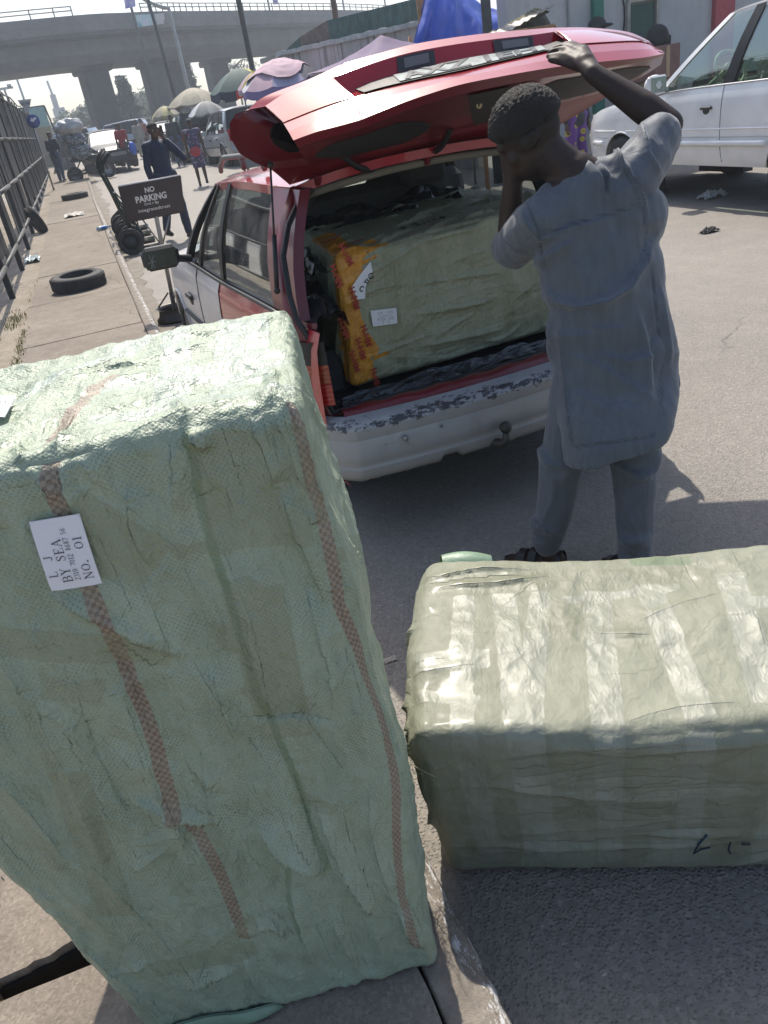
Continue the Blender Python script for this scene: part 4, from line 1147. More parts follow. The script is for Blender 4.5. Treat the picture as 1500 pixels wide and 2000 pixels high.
        if z1 > top(0) + .02 and not tailh:
            # tail panel between deck and glass
            q = MB(); q.grid(np.array([[(s * xt(.0), -.07 * (1 - s * s), top(0)) for s in ss], [(s * x1 * 1.02, y1 - .05 * (1 - s * s), z1) for s in ss]])); q.build('tail_panel', pm[0], root)
    # cabin
    if S.get('cabin', True):
        cb = MB(); cb.box((0, (cowl + pill[0][0]) / 2, sill + .16), (W * 1.7, cowl - pill[0][0], .05)); cb.box((0, cowl - .12, belt(cowl) - .10), (W * 1.72, .34, .24), None, 0, .05); cb.build('cabin_floor', M_INTER, root)
        sm = S.get('seat_mat', M_INTER)
        sy = S.get('seats', cowl - 1.0)
        for s in (-1, 1):
            q = MB(); q.box((s * W * .46, sy, sill + .34), (.48, .5, .16), None, 0, .05); q.box((s * W * .46, sy - .27, belt(sy) - .12), (.46, .15, .62), (-.18, 0, 0), 0, .05); q.box((s * W * .46, sy - .36, belt(sy) + .28), (.26, .09, .17), (-.18, 0, 0), 0, .04); q.build('front_seat', sm, root)
        if S.get('bench', True):
            q = MB(); q.box((0, sy - .95, sill + .34), (W * 1.5, .5, .16), None, 0, .05); q.box((0, sy - 1.22, belt(sy) - .15), (W * 1.5, .15, .6), (-.18, 0, 0), 0, .05); q.build('rear_seat', sm, root)
        sw = MB(); cx_ = S.get('wheel_side', -1) * W * .46; cy_, cz_ = sy + .45, belt(sy) + S.get('sw_dz', .02)
        ring = [(cx_ + .19 * math.cos(t), cy_ + .19 * math.sin(t) * .45, cz_ + .19 * math.sin(t) * .9) for t in np.linspace(0, 2 * PI, 25)]
        sw.tube(ring, .016, 6, cap=False); sw.ell((cx_, cy_ + .02, cz_), (.07, .04, .06)); sw.tube([(cx_, cy_ + .02, cz_), (cx_, cy_ + .3, cz_ - .15)], .03, 6)
        for t in (0.2, PI - .2, -PI / 2): sw.tube([(cx_, cy_ + .01, cz_), (cx_ + .19 * math.cos(t), cy_ + .19 * math.sin(t) * .45, cz_ + .19 * math.sin(t) * .9)], .014, 5)
        sw.build('steering_wheel', S.get('sw_mat', M_BLACK), root)
    # lamps, bumpers
    for s in (-1, 1):
        if 'headlamp' in S:
            z, w, h = S['headlamp']; y = L - .04; m = MB()
            x0 = xs(L, .7); G = np.array([[(s * (x0 * 1.02 - w * u), L - .10 + S.get('nose', .14) * (1 - ((x0 - w * u) / x0) ** 2) + .10 * min(1, u * 2.5) + .012, z + h * (v - .5) * (1 - .25 * u)) for u in np.linspace(0, 1, 7)] for v in np.linspace(0, 1, 5)])
            m.grid(G, flip=(s > 0)); m.build('headlight', M_LENSC, root)
        if 'taillamp' in S:
            z, w, h = S['taillamp']; m = MB(); x0 = xs(0, .8)
            G = np.array([[(s * (x0 + .006 - max(0, u - .35) * w * 1.5), max(0, (.35 - u)) * .4 - .07 * (1 - ((x0 - max(0, u - .35) * w * 1.5) / x0) ** 2) - .012 * (u > .3), z + h * (v - .5)) for u in np.linspace(0, 1, 8)] for v in np.linspace(0, 1, 5)])
            m.grid(G, flip=(s < 0)); m.build('taillight', M_LENSR, root)
    if 'grille' in S:
        z, w, h = S['grille']; m = MB()
        m.box((0, L + S.get('nose', .14) * .8, z), (w, .06, h), None, 0, .015, ); g_ = m.build('grille', M_BLACK, root)
        k = MB()
        for q in range(4): k.box((0, L + S.get('nose', .14) * .8 + .032, z - h * .35 + h * .7 * q / 3), (w * .92, .012, h * .08))
        k.build('grille_bar', S.get('grille_mat', M_CHROME), g_)
    if 'bumper' in S:
        z, h, mm = S['bumper']
        for end in ((0, -1), (L, 1)):
            if end[0] == 0 and not S.get('tail', True): continue
            y0, sg = end; m = MB(); x0 = xs(y0, .3) * 1.01; bul = S.get('nose', .14) if sg > 0 else .09
            G = np.array([[(x0 * s, y0 + sg * (bul * (1 - s * s) + .05 * (1 - abs(s) ** 6) + dz[1]), z + h * dz[0]) for dz in ((-.5, .0), (-.42, .035), (0, .05), (.42, .035), (.5, 0.0))] for s in np.linspace(-1, 1, 17)])
            m.grid(G, flip=(sg < 0)); m.build('bumper', mm, root)
    if 'plate_txt' in S:
        txt, zf = S['plate_txt']
        m = MB(); m.box((0, -.10, zf), (.46, .012, .13)); pl = m.build('number_plate', M_PAPER, root)
    return dict(xs=xs, belt=belt, rz=rz, rp=rp, xt=xt, plan=plan)

# ---- the red estate with its tailgate up
WX, WY, WYAW = 1.41, 2.85, rad(3)
red = thing('estate_car', 'red and white old estate car, tailgate raised, loaded with a taped bundle', 'car', (WX, WY, 0), WYAW)
FR = frame_of(red); FI = FR.inverted()
def lo(p): return np.array(FI @ Vector(p))
SR = dict(L=3.95, W=1.60, belt=[(0, .90), (.6, .905), (1.6, .89), (2.7, .885), (3.95, .80)], hood=[(2.72, .895), (3.2, .86), (3.7, .79), (3.95, .70)], cowl=2.72, sill=.24, wheel_r=.29, axles=(.78, 3.2),
    plan=[.965, .985, .995, 1.0, .985, .92, .82], prof=[.93, .97, .995, 1.0, .992, .975, .945], paint=[M_WHITEW, M_RED], paint_of=lambda y: 1 if y < 1.58 else 0, roof=(.47, 2.02), roof_w=1.24, roof_z=[(.4, 1.375), (1.2, 1.385), (2.02, 1.345)], roof_crown=.05, roof_paint=M_RED,
    pillars=[(.40, .52, .36), (1.60, 1.44, .075, M_SEAL), (2.24, 1.80, .075, M_SEAL), (2.70, 2.0, .08, M_SEAL)], open=((-1, 2),), glass=M_GLASSD, doors=(1.60, 2.24), handles=((2.56, .67),), handle_mat=M_BLACK, rim=M_STEEL,
    tail=False, cabin=True, seats=2.1, bench=False, pillar_paint=M_REDIN, tyre_w=.17, headlamp=(.62, .3, .14), bumper=(.42, .2, M_WHITEW), side_strip=[(.52, .016, M_BLACK)], screen_glass=M_GLASS)
gk = car(red, SR)
# open rear end: corner panels, aperture seal, sill, lamps
Lo = lambda p: lo(p)
apL = [lo(atY(x, y, Y)) for x, y, Y in ((760, 330, 3.34), (660, 352, 3.32), (612, 368, 3.30), (584, 392, 3.22), (563, 440, 3.12), (553, 500, 3.03), (557, 580, 2.96), (578, 625, 2.93), (611, 670, 2.90), (624, 720, 2.89), (636, 782, 2.885), (652, 806, 2.88), (690, 800, 2.86), (800, 768, 2.84))]
apL = np.array(apL)
apL[:, 0] = np.clip(apL[:, 0], -.775, 0)
apL[0, 0] = -.12
apR = apL.copy(); apR[:, 0] *= -1
apL[-1, 2] = apL[-2, 2] = .565; apR[:, 2] = apL[:, 2]; 
ringp = [tuple(p) for p in apL] + [tuple(p) for p in apR[::-1]]
m = MB(); m.tube(ringp + [ringp[0]], .012, 8, cap=False); m.build('aperture_seal', M_SEAL, red)
# red flange just outside the seal, then the body corner
for s in (-1, 1):
    A = apL.copy()[1:]; A[:, 0] *= -s
    out = A.copy()
    for i, p in enumerate(A):
        z = p[2]
        if z > 1.30: out[i] = (s * min(.60, abs(p[0]) + .035), max(p[1] + .04, .46), min(1.385, z + .05))
        else: out[i] = (s * max(.61 + .20 * min(1, (1.36 - z) / .42), abs(p[0]) + .02), p[1] + .05, z + .005)
        if z < .62: out[i] = (s * min(.79, abs(p[0]) + .07), p[1] + .02, max(.50, z - .03))
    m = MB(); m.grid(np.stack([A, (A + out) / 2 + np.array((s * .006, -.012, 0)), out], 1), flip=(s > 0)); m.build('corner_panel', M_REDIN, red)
    # outer corner down to the bumper
    q = MB(); zs = np.linspace(.30, .92, 8)
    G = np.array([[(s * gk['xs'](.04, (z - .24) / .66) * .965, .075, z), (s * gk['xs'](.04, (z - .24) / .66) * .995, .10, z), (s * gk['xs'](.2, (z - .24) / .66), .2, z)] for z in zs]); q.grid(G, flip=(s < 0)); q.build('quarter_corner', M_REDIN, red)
    # ribbed lamp
    lp = MB(); zz = np.linspace(.60, .86, 40); us = np.linspace(0, 1, 7)
    def lampP(u, z):
        x = .715 + .085 * math.sin(u * PI / 2) + .0; y = .055 + .10 * (1 - math.cos(u * PI / 2)) - .035 * (1 - u); rib = .0045 * math.sin((z - .6) / .26 * 2 * PI * 14) * (z < .76)
        return (s * (x + rib * u), y - rib * (1 - u) - .0, z)
    G = np.array([[lampP(u, z) for u in us] for z in zz])
    nlow = 24
    lp.grid(G[:14], mi=0, flip=(s < 0)); lp.grid(G[13:26], mi=1, flip=(s < 0)); lp.grid(G[25:], mi=2, flip=(s < 0)); lp.build('taillight', [M_LENSR, plain('dark_amber_lens', (.30, .035, .012), .16, coat=.8), M_BLACK], red)
# floor, side trims, headlining
m = MB(); m.box((0, .95, .50), (1.42, 1.75, .04)); m.build('load_floor', M_TRIM, red)
for s in (-1, 1):
    m = MB(); G = []
    for y in np.linspace(.10, 2.0, 12):
        G.append([(s * (.715 - .02 * math.sin(y * 3)), y + .02, .5), (s * .72, y, .72), (s * .735, y + (.05 if y < .3 else 0), .90)])
    G = np.array(G); m.grid(G, flip=(s > 0)); m.box((s * .62, .62, .60), (.22, .6, .22), None, 0, .06); m.tube([(s * .70, .2, .86), (s * .69, .23, .7), (s * .68, .2, .6)], .022, 6); m.build('side_trim', M_TRIM, red)
m = MB(); hy = np.linspace(.50, 2.0, 8); G = np.array([[(.58 * s, y, 1.335 + .035 * (1 - s * s)) for s in np.linspace(-1, 1, 9)] for y in hy]); m.grid(G); m.tube([(.54 * s, .475, 1.335 + .035 * (1 - s * s)) for s in np.linspace(-1, 1, 13)], .017, 6); m.build('headlining', plain('soiled_headlining', (.20, .18, .14), .85, var=.2, bump=.3), red)
# loose black sheeting stuffed round the load
rs = np.random.RandomState(4)
def crumple(cx, cy, cz, sx, sy, sz, n=26, seed=0, f=5.0, amp=.05):
    G = []
    for i in range(n):
        row = []
        for j in range(n):
            u, v = i / (n - 1) * 2 - 1, j / (n - 1) * 2 - 1
            h = fbm(np.array([[u * f * .5 + seed, v * f * .5, seed * 1.7]]), 4)[0]
            row.append((cx + sx * u + amp * .4 * h, cy + sy * v, cz + sz * (1 - (u * u + v * v) * .5) + amp * h))
        G.append(row)
    return np.array(G)
m = MB(); m.grid(crumple(-.50, .80, 1.02, .18, .40, .05, seed=1, amp=.05), smooth=False); m.grid(crumple(.05, 1.12, 1.10, .50, .3, .05, seed=2, amp=.06), smooth=False); m.build('load_sheeting', M_SHEET, red)
m = MB(); m.grid(crumple(0, .10, .545, .66, .085, .03, n=44, seed=3, f=9, amp=.03), smooth=False); m.build('sill_sheeting', M_SHEET, red)
m = MB(); m.box((0, 1.36, .86), (1.36, .14, .78), (-.12, 0, 0), 0, .05); m.box((-.38, 1.27, 1.27), (.26, .10, .15), (-.12, 0, 0), 0, .03); m.box((.38, 1.27, 1.27), (.26, .10, .15), (-.12, 0, 0), 0, .03); m.build('rear_seat', M_INTER, red)
m = MB(); m.grid(crumple(-.63, .62, .86, .10, .46, .12, seed=8, amp=.05)); m.build('side_sheeting', M_SHEET, red)  # dark filler added beside the load to keep the bay dark
# red sill flange and bumper
m = MB(); xsn = np.linspace(-.70, .70, 44)
bow = lambda x: -.085 * (1 - (x / .78) ** 2)
G = np.array([[(x, .06 + bow(x) * .5, .555), (x, .03 + bow(x) * .7, .578 + .004 * math.sin(x * 40)), (x, .0 + bow(x) * .8, .574 + .006 * math.sin(x * 23)), (x, -.012 + bow(x) * .85, .545)] for x in xsn]); m.grid(G, flip=True); m.build('sill_flange', M_REDIN, red)
m = MB(); rows = []
xb_ = np.linspace(-1, 1, 81)
r6 = random.Random(3)
for u in xb_:
    x = .805 * math.sin(u * PI / 2 * 1.0) if False else u * .80
    e = max(0, abs(u) - .86) / .14; wrap = .16 * e ** 1.6
    yb = bow(x) + wrap; xx = x + math.copysign(.012 * e, x)
    wav = .004 * math.sin(x * 9) + .003 * math.sin(x * 31)
    nick = .022 if -.36 < x < -.27 else 0
    rows.append([(xx, yb - .005, .556), (xx, yb - .055, .545 + wav), (xx, yb - .078, .535 + wav), (xx, yb - .086, .515), (xx, yb - .084, .488), (xx, yb - .078, .470), (xx, yb - .083, .452), (xx, yb - .088, .41), (xx, yb - .084, .375), (xx, yb - .072, .36), (xx, yb - .082, .345), (xx, yb - .080, .315 + nick), (xx, yb - .066, .29 + nick + .004 * r6.random()), (xx, yb - .03, .285 + nick)])
rows = np.array(rows)
for a_, b_ in ((0, 4), (3, 6), (5, 11), (10, 14)): m.grid(rows[:, a_:b_], flip=True)
bmp = m.build('rear_bumper', M_BUMP, red)
m = MB(); m.grid(np.array([[(x, bow(x) - .02 + .0, .52), (x, bow(x) + .02, .27)] for x in np.linspace(-.76, .76, 12)]), flip=True); m.box((0, .12, .33), (1.3, .2, .1)); m.build('rear_valance', M_BLACK, red)
tb2 = lo(g(968, 830, .37)); tx = float(tb2[0])
m = MB(); m.ell((tx, bow(tx) - .125, .385), (.026, .026, .026), nu=18, nv=14); m.tube([(tx, bow(tx) - .125, .37), (tx, bow(tx) - .125, .33), (tx - .01, bow(tx) - .11, .31), (tx - .05, bow(tx) - .02, .305), (tx - .05, .15, .30)], [.014, .016, .02, .022, .022], 10); m.build('tow_ball', plain('greasy_iron', (.07, .065, .06), .5, .6, var=.3), red)
kb_ = lo(g(771, 848, .43)); kx = float(kb_[0])
m = MB(); m.ell((kx, bow(kx) - .105, .45), (.012, .014, .012)); m.tube([(kx, bow(kx) - .09, .45), (kx + .008, bow(kx) - .112, .425)], .004, 6); m.ell((kx + .16, bow(kx + .16) - .089, .455), (.007, .005, .007)); m.build('bumper_stud', M_STEEL, red)
# roof rails
for s in (-1, 1):
    m = MB(); m.tube([(s * .525, 1.06, 1.425), (s * .53, 1.10, 1.475), (s * .53, 1.25, 1.488), (s * .53, 1.85, 1.475), (s * .525, 2.0, 1.43), (s * .52, 2.04, 1.40)], .014, 8); m.tube([(s * .527, 1.45, 1.42), (s * .53, 1.45, 1.485)], .014, 6); m.build('roof_rail', plain('grey_rail', (.13, .13, .13), .5), red)
# cracked door mirrors, near one swung out
m = MB(); c = np.array((-.955, 2.27, .985)); m.box(c, (.225, .12, .135), (0, 0, -.15), 0, .035); m.tube([(-.86, 2.29, .96), (-.77, 2.36, .93)], .024, 8)
dm = m.build('door_mirror', M_BLACK, red)
m = MB(); Mr = Matrix.Translation(Vector(c)) @ Euler((0, 0, -.15)).to_matrix().to_4x4()
m.box((0, -.0615, 0), (.19, .004, .105), None, 0, .0015, M=Mr); mg = m.build('mirror_glass', plain('dark_mirror', (.05, .055, .07), .05, .9), dm)
m = MB(); r7 = random.Random(9)
for k in range(6):
    a = k * 1.05 + r7.uniform(-.2, .2); p0 = Vector((-.055, -.0642, -.008)); p1 = p0 + Vector((math.cos(a) * .026, 0, math.sin(a) * .045))
    m.tube([Mr @ p0, Mr @ ((p0 + p1) / 2 + Vector((r7.uniform(-.004, .004), 0, 0))), Mr @ p1], .0006, 4)
m.build('mirror_crack', M_PAPER, mg)
m = MB(); m.box((.955, 2.27, .985), (.225, .12, .135), (0, 0, .15), 0, .035); m.tube([(.86, 2.29, .96), (.77, 2.36, .93)], .024, 8); m.build('door_mirror', M_BLACK, red)

# ---- tailgate
def row(pts, nsub=6):
    pts = np.array(pts, float); out = []
    for i in range(len(pts) - 1):
        for k in range(nsub):
            t = k / nsub
            p0 = pts[max(i - 1, 0)] if i != 4 and i != 11 else pts[i]; p1 = pts[i]; p2 = pts[i + 1]; p3 = pts[min(i + 2, len(pts) - 1)] if i + 1 not in (3, 10) else pts[i + 1]
            out.append(.5 * ((2 * p1) + (-p0 + p2) * t + (2 * p0 - 5 * p1 + 4 * p2 - p3) * t * t + (-p0 + 3 * p1 - 3 * p2 + p3) * t ** 3))
    out.append(pts[-1]); return np.array(out)
def hrow(pxs_, base, curve, lin=-.06, off=None):
    out = []
    for k, (x, y) in enumerate(pxs_):
        t = (x - 890) / 400; Y = base + curve * t * t + lin * t + (off[k] if off is not None else 0)
        out.append(lo(atY(x, y, Y)))
    return out
pS = [(484, 214), (518, 188), (600, 156), (668, 126), (672, 124), (730, 107), (800, 88), (880, 74), (960, 64), (1040, 57), (1080, 54), (1084, 54), (1150, 54), (1225, 62), (1268, 80)]
pRg = [(518, 208), (560, 182), (620, 161), (650, 153), (653, 150), (730, 123), (800, 103), (880, 88), (960, 77), (1040, 68), (1082, 62), (1086, 62), (1150, 60), (1220, 67), (1264, 85)]
pMd = [(536, 224), (585, 203), (640, 182), (670, 172), (674, 186), (735, 160), (805, 142), (885, 123), (965, 109), (1045, 96), (1098, 80), (1101, 73), (1152, 70), (1235, 73), (1276, 90)]
pLT = [(553, 240), (610, 217), (655, 201), (690, 190), (694, 189), (750, 173), (820, 157), (895, 142), (975, 123), (1055, 105), (1115, 90), (1118, 88), (1170, 84), (1250, 81), (1284, 94)]
pLM = [(563, 256), (615, 236), (662, 221), (698, 211), (702, 210), (757, 190), (825, 171), (897, 151), (980, 135), (1060, 119), (1120, 108), (1124, 106), (1175, 101), (1255, 96), (1293, 99)]
pLB = [(573, 274), (620, 257), (670, 244), (705, 234), (710, 232), (765, 209), (830, 186), (900, 165), (985, 148), (1065, 134), (1125, 126), (1130, 125), (1180, 120), (1260, 112), (1298, 104)]
pLI = [(582, 288), (630, 272), (678, 259), (712, 249), (717, 247), (771, 225), (835, 203), (905, 183), (990, 165), (1070, 151), (1130, 142), (1135, 140), (1185, 133), (1258, 120), (1296, 109)]
pIN = [(604, 322), (652, 313), (692, 304), (720, 297), (724, 296), (780, 283), (842, 268), (917, 249), (1000, 226), (1080, 205), (1138, 191), (1142, 190), (1190, 176), (1250, 152), (1291, 126)]
rec = [0] * 4 + [.075] * 7 + [0] * 4
HS = hrow(pS, 3.0, .10); HR = hrow(pRg, 2.94, .12); HM = hrow(pMd, 2.83, .13, off=[a * 1.15 for a in rec]); HT = hrow(pLT, 2.76, .14); HLM = hrow(pLM, 2.69, .14); HB = hrow(pLB, 2.635, .14); HI = hrow(pLI, 2.66, .14); HN = hrow(pIN, 3.20, .02, 0)
hy0 = .50
HH = [np.array((x, hy0, 1.435 - .03 * abs(x / .6) ** 2)) for x in np.interp([p[0] for p in pIN], [600, 1291], [-.60, .62])]
HW = [(np.array(a) * .5 + np.array(b) * .5 + np.array((0, -.02, .035))) for a, b in zip(HH, HS)]
rows_ = [row(r_) for r_ in (HH, HW, HS, HR, HM, HT, HLM, HB, HI, HN)]
tg = MB(); R10 = np.array(rows_)
lens_l = slice(0, 3 * 6 + 1); lens_r = slice(11 * 6, None); mid = slice(3 * 6, 11 * 6 + 1)
tg.grid(R10[0:2], mi=0); tg.grid(R10[1:3], mi=0); tg.grid(R10[2:4], mi=0)
tg.grid(R10[3:6][:, mid], mi=0, smooth=False)
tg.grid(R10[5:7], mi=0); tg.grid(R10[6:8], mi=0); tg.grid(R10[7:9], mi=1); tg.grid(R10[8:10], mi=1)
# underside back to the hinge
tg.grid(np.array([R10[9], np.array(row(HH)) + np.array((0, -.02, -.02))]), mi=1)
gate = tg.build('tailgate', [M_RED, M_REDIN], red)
lens = MB(); lens.grid(R10[3:6][:, lens_l] + np.array((0, -.004, .002)), mi=0)
lens.build('lamp_lens', plain('reflector_lens', (.52, .035, .03), .10, var=.12, coat=1.0), gate)
lens = MB(); lens.grid(R10[3:6][:, lens_r] + np.array((0, -.004, .002)), mi=0); lens.build('lamp_lens', plain('reflector_lens', (.5, .03, .03), .10), gate)
am = MB(); am.grid(R10[3:6][:, 10 * 6 + 1:11 * 6 + 1] + np.array((.004, -.006, .003)), mi=0); am.build('indicator_lens', M_LENSA, gate)
# end caps; black floor and discs paint the dark of the lamp openings
for side in (0, -1):
    if side == 0:
        extra = [lo(atY(530, 331, 3.12)), lo(atY(498, 318, 3.10)), lo(atY(468, 300, 3.07)), lo(atY(449, 268, 3.04)), lo(atY(449, 240, 3.02)), lo(atY(462, 222, 3.01))]
    else:
        extra = [lo(atY(1286, 118, 2.9)), lo(atY(1284, 100, 2.9))]
    ring = [R10[k][side] for k in (2, 3, 5, 6, 7, 8, 9)] + extra
    ring = np.array(ring); cen = ring.mean(0); ins = cen + (ring - cen) * .87 + np.array((.02 if side == 0 else -.02, .01, .01)); ins2 = cen + (ring - cen) * .50 + np.array((.09 if side == 0 else -.05, .03, -.01))
    ec = MB(); ec.grid(np.array([ring, ins]), mi=0, closed_v=True, flip=(side != 0)); ec.grid(np.array([ins, ins2]), mi=0, closed_v=True, flip=(side != 0))
    ec.add([tuple(p) for p in ins2], [list(range(len(ins2)))[::1 if side == 0 else -1]], 1 if side == 0 else 0)
    if side == 0:
        back = [tuple(lo(atY(530, 331, 3.12))), tuple(R10[9][0]), tuple(R10[0][0] + np.array((0, -.02, -.02))), tuple(R10[0][0])]
        hs = [lo(atY(530, 331, 3.12)), lo(atY(498, 318, 3.10)), lo(atY(468, 300, 3.07)), lo(atY(449, 268, 3.04)), lo(atY(449, 240, 3.02)), lo(atY(462, 222, 3.01)), R10[2][0]]
        hin = [R10[0][0] * (1 - t) + R10[1][0] * t for t in (0, .1, .3, .5, .7, .85, 1)]
        ec.grid(np.array([hs, hin]), mi=0)
        ec.add(back, [(0, 1, 2, 3)], 0)
        nrm_ = np.linalg.svd(ins2 - ins2.mean(0))[2][2]; nrm_ = nrm_ * (-1 if nrm_[0] > 0 else 1); cl = lo(CAMP)
        def on_cap(x, y):
            q = lo(atY(x, y, 3.0)); dd = q - cl; return cl + dd * (np.dot(ins2.mean(0) + nrm_ * .004 - cl, nrm_) / np.dot(dd, nrm_))
        for (x, y, rx_, ry_) in ((490, 256, 11, 10), (543, 284, 34, 20)):
            pts = [on_cap(x + rx_ * math.cos(a) + .25 * ry_ * math.sin(a), y + ry_ * math.sin(a) + .35 * rx_ * math.cos(a)) for a in np.linspace(0, 2 * PI, 24, endpoint=False)]
            ec.add([tuple(q) for q in pts], [list(range(24))], 1)
    ec.build('gate_end', [M_REDIN, M_BLACK], gate)
# dark inner trim and latch on the underside
def under(u, v, l=.006):
    k = u * (len(R10[8]) - 1); i = int(min(k, len(R10[8]) - 2)); f = k - i
    a = R10[8][i] * (1 - f) + R10[8][i + 1] * f; b = R10[9][i] * (1 - f) + R10[9][i + 1] * f
    p = a * (1 - v) + b * v; return p + np.array((0, -.98 * l, -.25 * l))
tm = MB()
for u0, u1 in ((.03, .43), (.60, .95)):
    G = []
    for u in np.linspace(u0, u1, 30):
        q = (u - u0) / (u1 - u0); w = min(1, min(q, 1 - q) * 6) ** .5
        c0 = .60 if u0 < .2 else .50; hw = .37 * w
        G.append([under(u, c0 + hw * t, .004 + .008 * (1 - t * t)) for t in np.linspace(-1, 1, 7)])
    tm = MB(); tm.grid(np.array(G)); tm.build('inner_trim', M_TRIM, gate)
lt = MB(); G = np.array([[under(u, v, .012) for v in np.linspace(.05, .95, 5)] for u in np.linspace(.505, .575, 6)]); lt.grid(G); L0 = lt.build('latch_plate', plain('worn_grey_plate', (.045, .043, .042), .5, var=.3), gate)
hb = MB()
for u in (.518, .560):
    c = Vector(under(u, .34, .016)); hb.lathe([(.005, 0), (.011, .002), (.012, .006), (.005, .004)], c, (0, -1, -.25), 14)
hb.build('latch_bolt', plain('brassy_bolt', (.45, .38, .22), .4, .7), L0)
hb = MB(); c = under(.54, .52, .02); hb.box(c, (.02, .012, .055), None, 0, .004); hb.tube([c + np.array((.002, -.01, -.0)), c + np.array((.006, -.012, -.05))], .005, 6); hb.build('latch_hook', M_STEEL, L0)
# plate and reversing lamps in the recess
def wall(row0, row1, u, v, l):
    A, B2 = R10[row0], R10[row1]; k = u * (len(A) - 1); i = int(min(k, len(A) - 2)); f = k - i
    a = A[i] * (1 - f) + A[i + 1] * f; b = B2[i] * (1 - f) + B2[i + 1] * f
    p = a * (1 - v) + b * v; du = A[i + 1] - A[i]; dv = b - a; n = np.cross(du, dv); n /= np.linalg.norm(n) + 1e-9
    if n[2] < 0: n = -n
    return p + n * l
for u0, u1 in ((.402, .470), (.572, .640)):
    rl = MB(); G = np.array([[wall(3, 4, u, v, .007) for v in np.linspace(.12, .88, 4)] for u in np.linspace(u0, u1, 5)]); rl.grid(G, smooth=False); o = rl.build('reversing_lamp', plain('smoky_lens', (.05, .045, .045), .2), gate)
    rl = MB(); a, b = u0 + (u1 - u0) * .2, u0 + (u1 - u0) * .85; G = np.array([[wall(3, 4, u, v, .0095) for v in np.linspace(.25, .75, 4)] for u in np.linspace(a, b, 5)]); rl.grid(G, smooth=False); rl.build('lamp_glass', plain('grey_lens', (.16, .14, .14), .15, coat=.5), o)
ph = MB(); G = np.array([[wall(4, 5, u, v, .006) for v in np.linspace(.0, 1.0, 3)] for u in np.linspace(.315, .725, 14)]); ph.grid(G, smooth=False); hol = ph.build('plate_holder', M_BLACK, gate)
ph = MB(); G = np.array([[wall(4, 5, u, v, .0095) for v in np.linspace(.06, .94, 3)] for u in np.linspace(.392, .655, 12)]); ph.grid(G, smooth=False); pl = ph.build('number_plate', plain('soiled_plate', (.34, .39, .37), .35, var=.25, vscale=30, dirt=.4, dirtcol=(.12, .12, .1)), gate)
vs, fs = letters('AXZ 1EH', 1.0, .03, width=.9)
ys_ = [v[1] for v in vs]; y0_, y1_ = min(ys_), max(ys_)
lm = MB(); lm.add([tuple(wall(4, 5, .392 + (.655 - .392) * (v[0] + .5), .90 - .78 * (v[1] - y0_) / (y1_ - y0_), .0112 + v[2])) for v in vs], fs)
lm.build('lettering', plain('plate_blue_ink', (.03, .04, .05), .4), pl)
# gas struts, hinge arms and cable sleeves
for s, (a, b) in ((-1, ((528, 322, 3.10), (541, 568, 2.985))),):
    p0, p1 = lo(atY(*a)), lo(atY(*b)); mid_ = p0 * .45 + p1 * .55
    for sg in (1,):
        q0, q1, qm = [np.array((sg * p[0], p[1], p[2])) if sg < 0 else p for p in (p0, p1, mid_)]
        m = MB(); m.tube([q0, qm], .0042, 8); m.tube([qm, q1], .0095, 10); m.ell(q0, (.012, .012, .012)); m.ell(q1, (.013, .013, .013)); m.build('gas_strut', M_BLACK, red)
for x in (-.48, .02, .5):
    m = MB(); m.box((x, .49, 1.40), (.03, .10, .05), (.5, 0, 0), 0, .006); m.build('hinge_arm', M_REDIN, red)
for (x0, y0, Y0), (x1, y1, Y1) in (((664, 300, 3.16), (742, 326, 3.34)), ((880, 252, 3.14), (834, 296, 3.34))):
    a, b = lo(atY(x0, y0, Y0)), lo(atY(x1, y1, Y1)); m = MB(); n_ = 40
    pts = [a * (1 - t) + b * t + np.array((0, 0, -.03 * math.sin(PI * t))) for t in np.linspace(0, 1, n_)]
    m.tube(pts, [.011 + .0025 * (k % 2) for k in range(n_)], 8); m.build('cable_sleeve', M_BLACK, red)

# ---- the bundle in the load bay
cFL = atY(690, 760, 3.08); cTL = atY(655, 503, 3.08)
cw = np.array([1.12, .06, 0]); cdp = np.array([-.05, .80, 0])
cT = np.array([cTL[0], cTL[1], cTL[2]]); cB = np.array([cFL[0], cFL[1], cFL[2]])
load = thing('wrapped_bundle', 'olive sack-wrapped bundle inside the red car, one edge bound with orange printed tape', 'bundle', tuple(cB + cw / 2 + cdp / 2), 0)
Cb = Bundle(1.12, .80, .56, .03, .0085, [cB, cB + cw, cT + cw + np.array((-.02, 0, .03)), cT, cB + cdp, cB + cw + cdp, cT + cw + cdp + np.array((-.05, 0, .05)), cT + cdp + np.array((.10, -.1, .03))])
P = Cb.P
Cb.disp += .010 * fbm(P * np.array([3, 3, 3.5]), 2) + .002 * fbm(P * 24, 3)
Cb.random_folds(0, 26, 8, 8, .007, .014, .4, 41); Cb.random_folds(0, 8, 90, 12, .006, .012, .25, 42); Cb.random_folds(4, 40, 15, 20, .012, .016, .3, 43); Cb.random_folds(3, 20, 80, 20, .012, .02, .25, 44)
cp = lambda *pts: Cb.pxs(0, pts)
for poly, a, w in [(((790, 618), (860, 605), (940, 590), (985, 570)), .016, .02), (((800, 480), (870, 460), (960, 440)), .012, .02), (((790, 560), (880, 545), (1000, 530)), .01, .02), (((800, 680), (900, 660), (1000, 640)), .012, .03), (((790, 690), (880, 690), (1000, 660)), -.01, .03)]:
    Cb.fold(0, cp(*poly), a, w, .2, fade=.01)
Cb.strip('orange', 0, [(-.02, -.02), (-.02, .6)], .17, .006); Cb.strip('orange', 0, [(.02, .38), (.03, .6)], .17, .012); Cb.strip('orange', 0, [(.03, .42), (.06, .2), (.08, .02)], .065, .01)
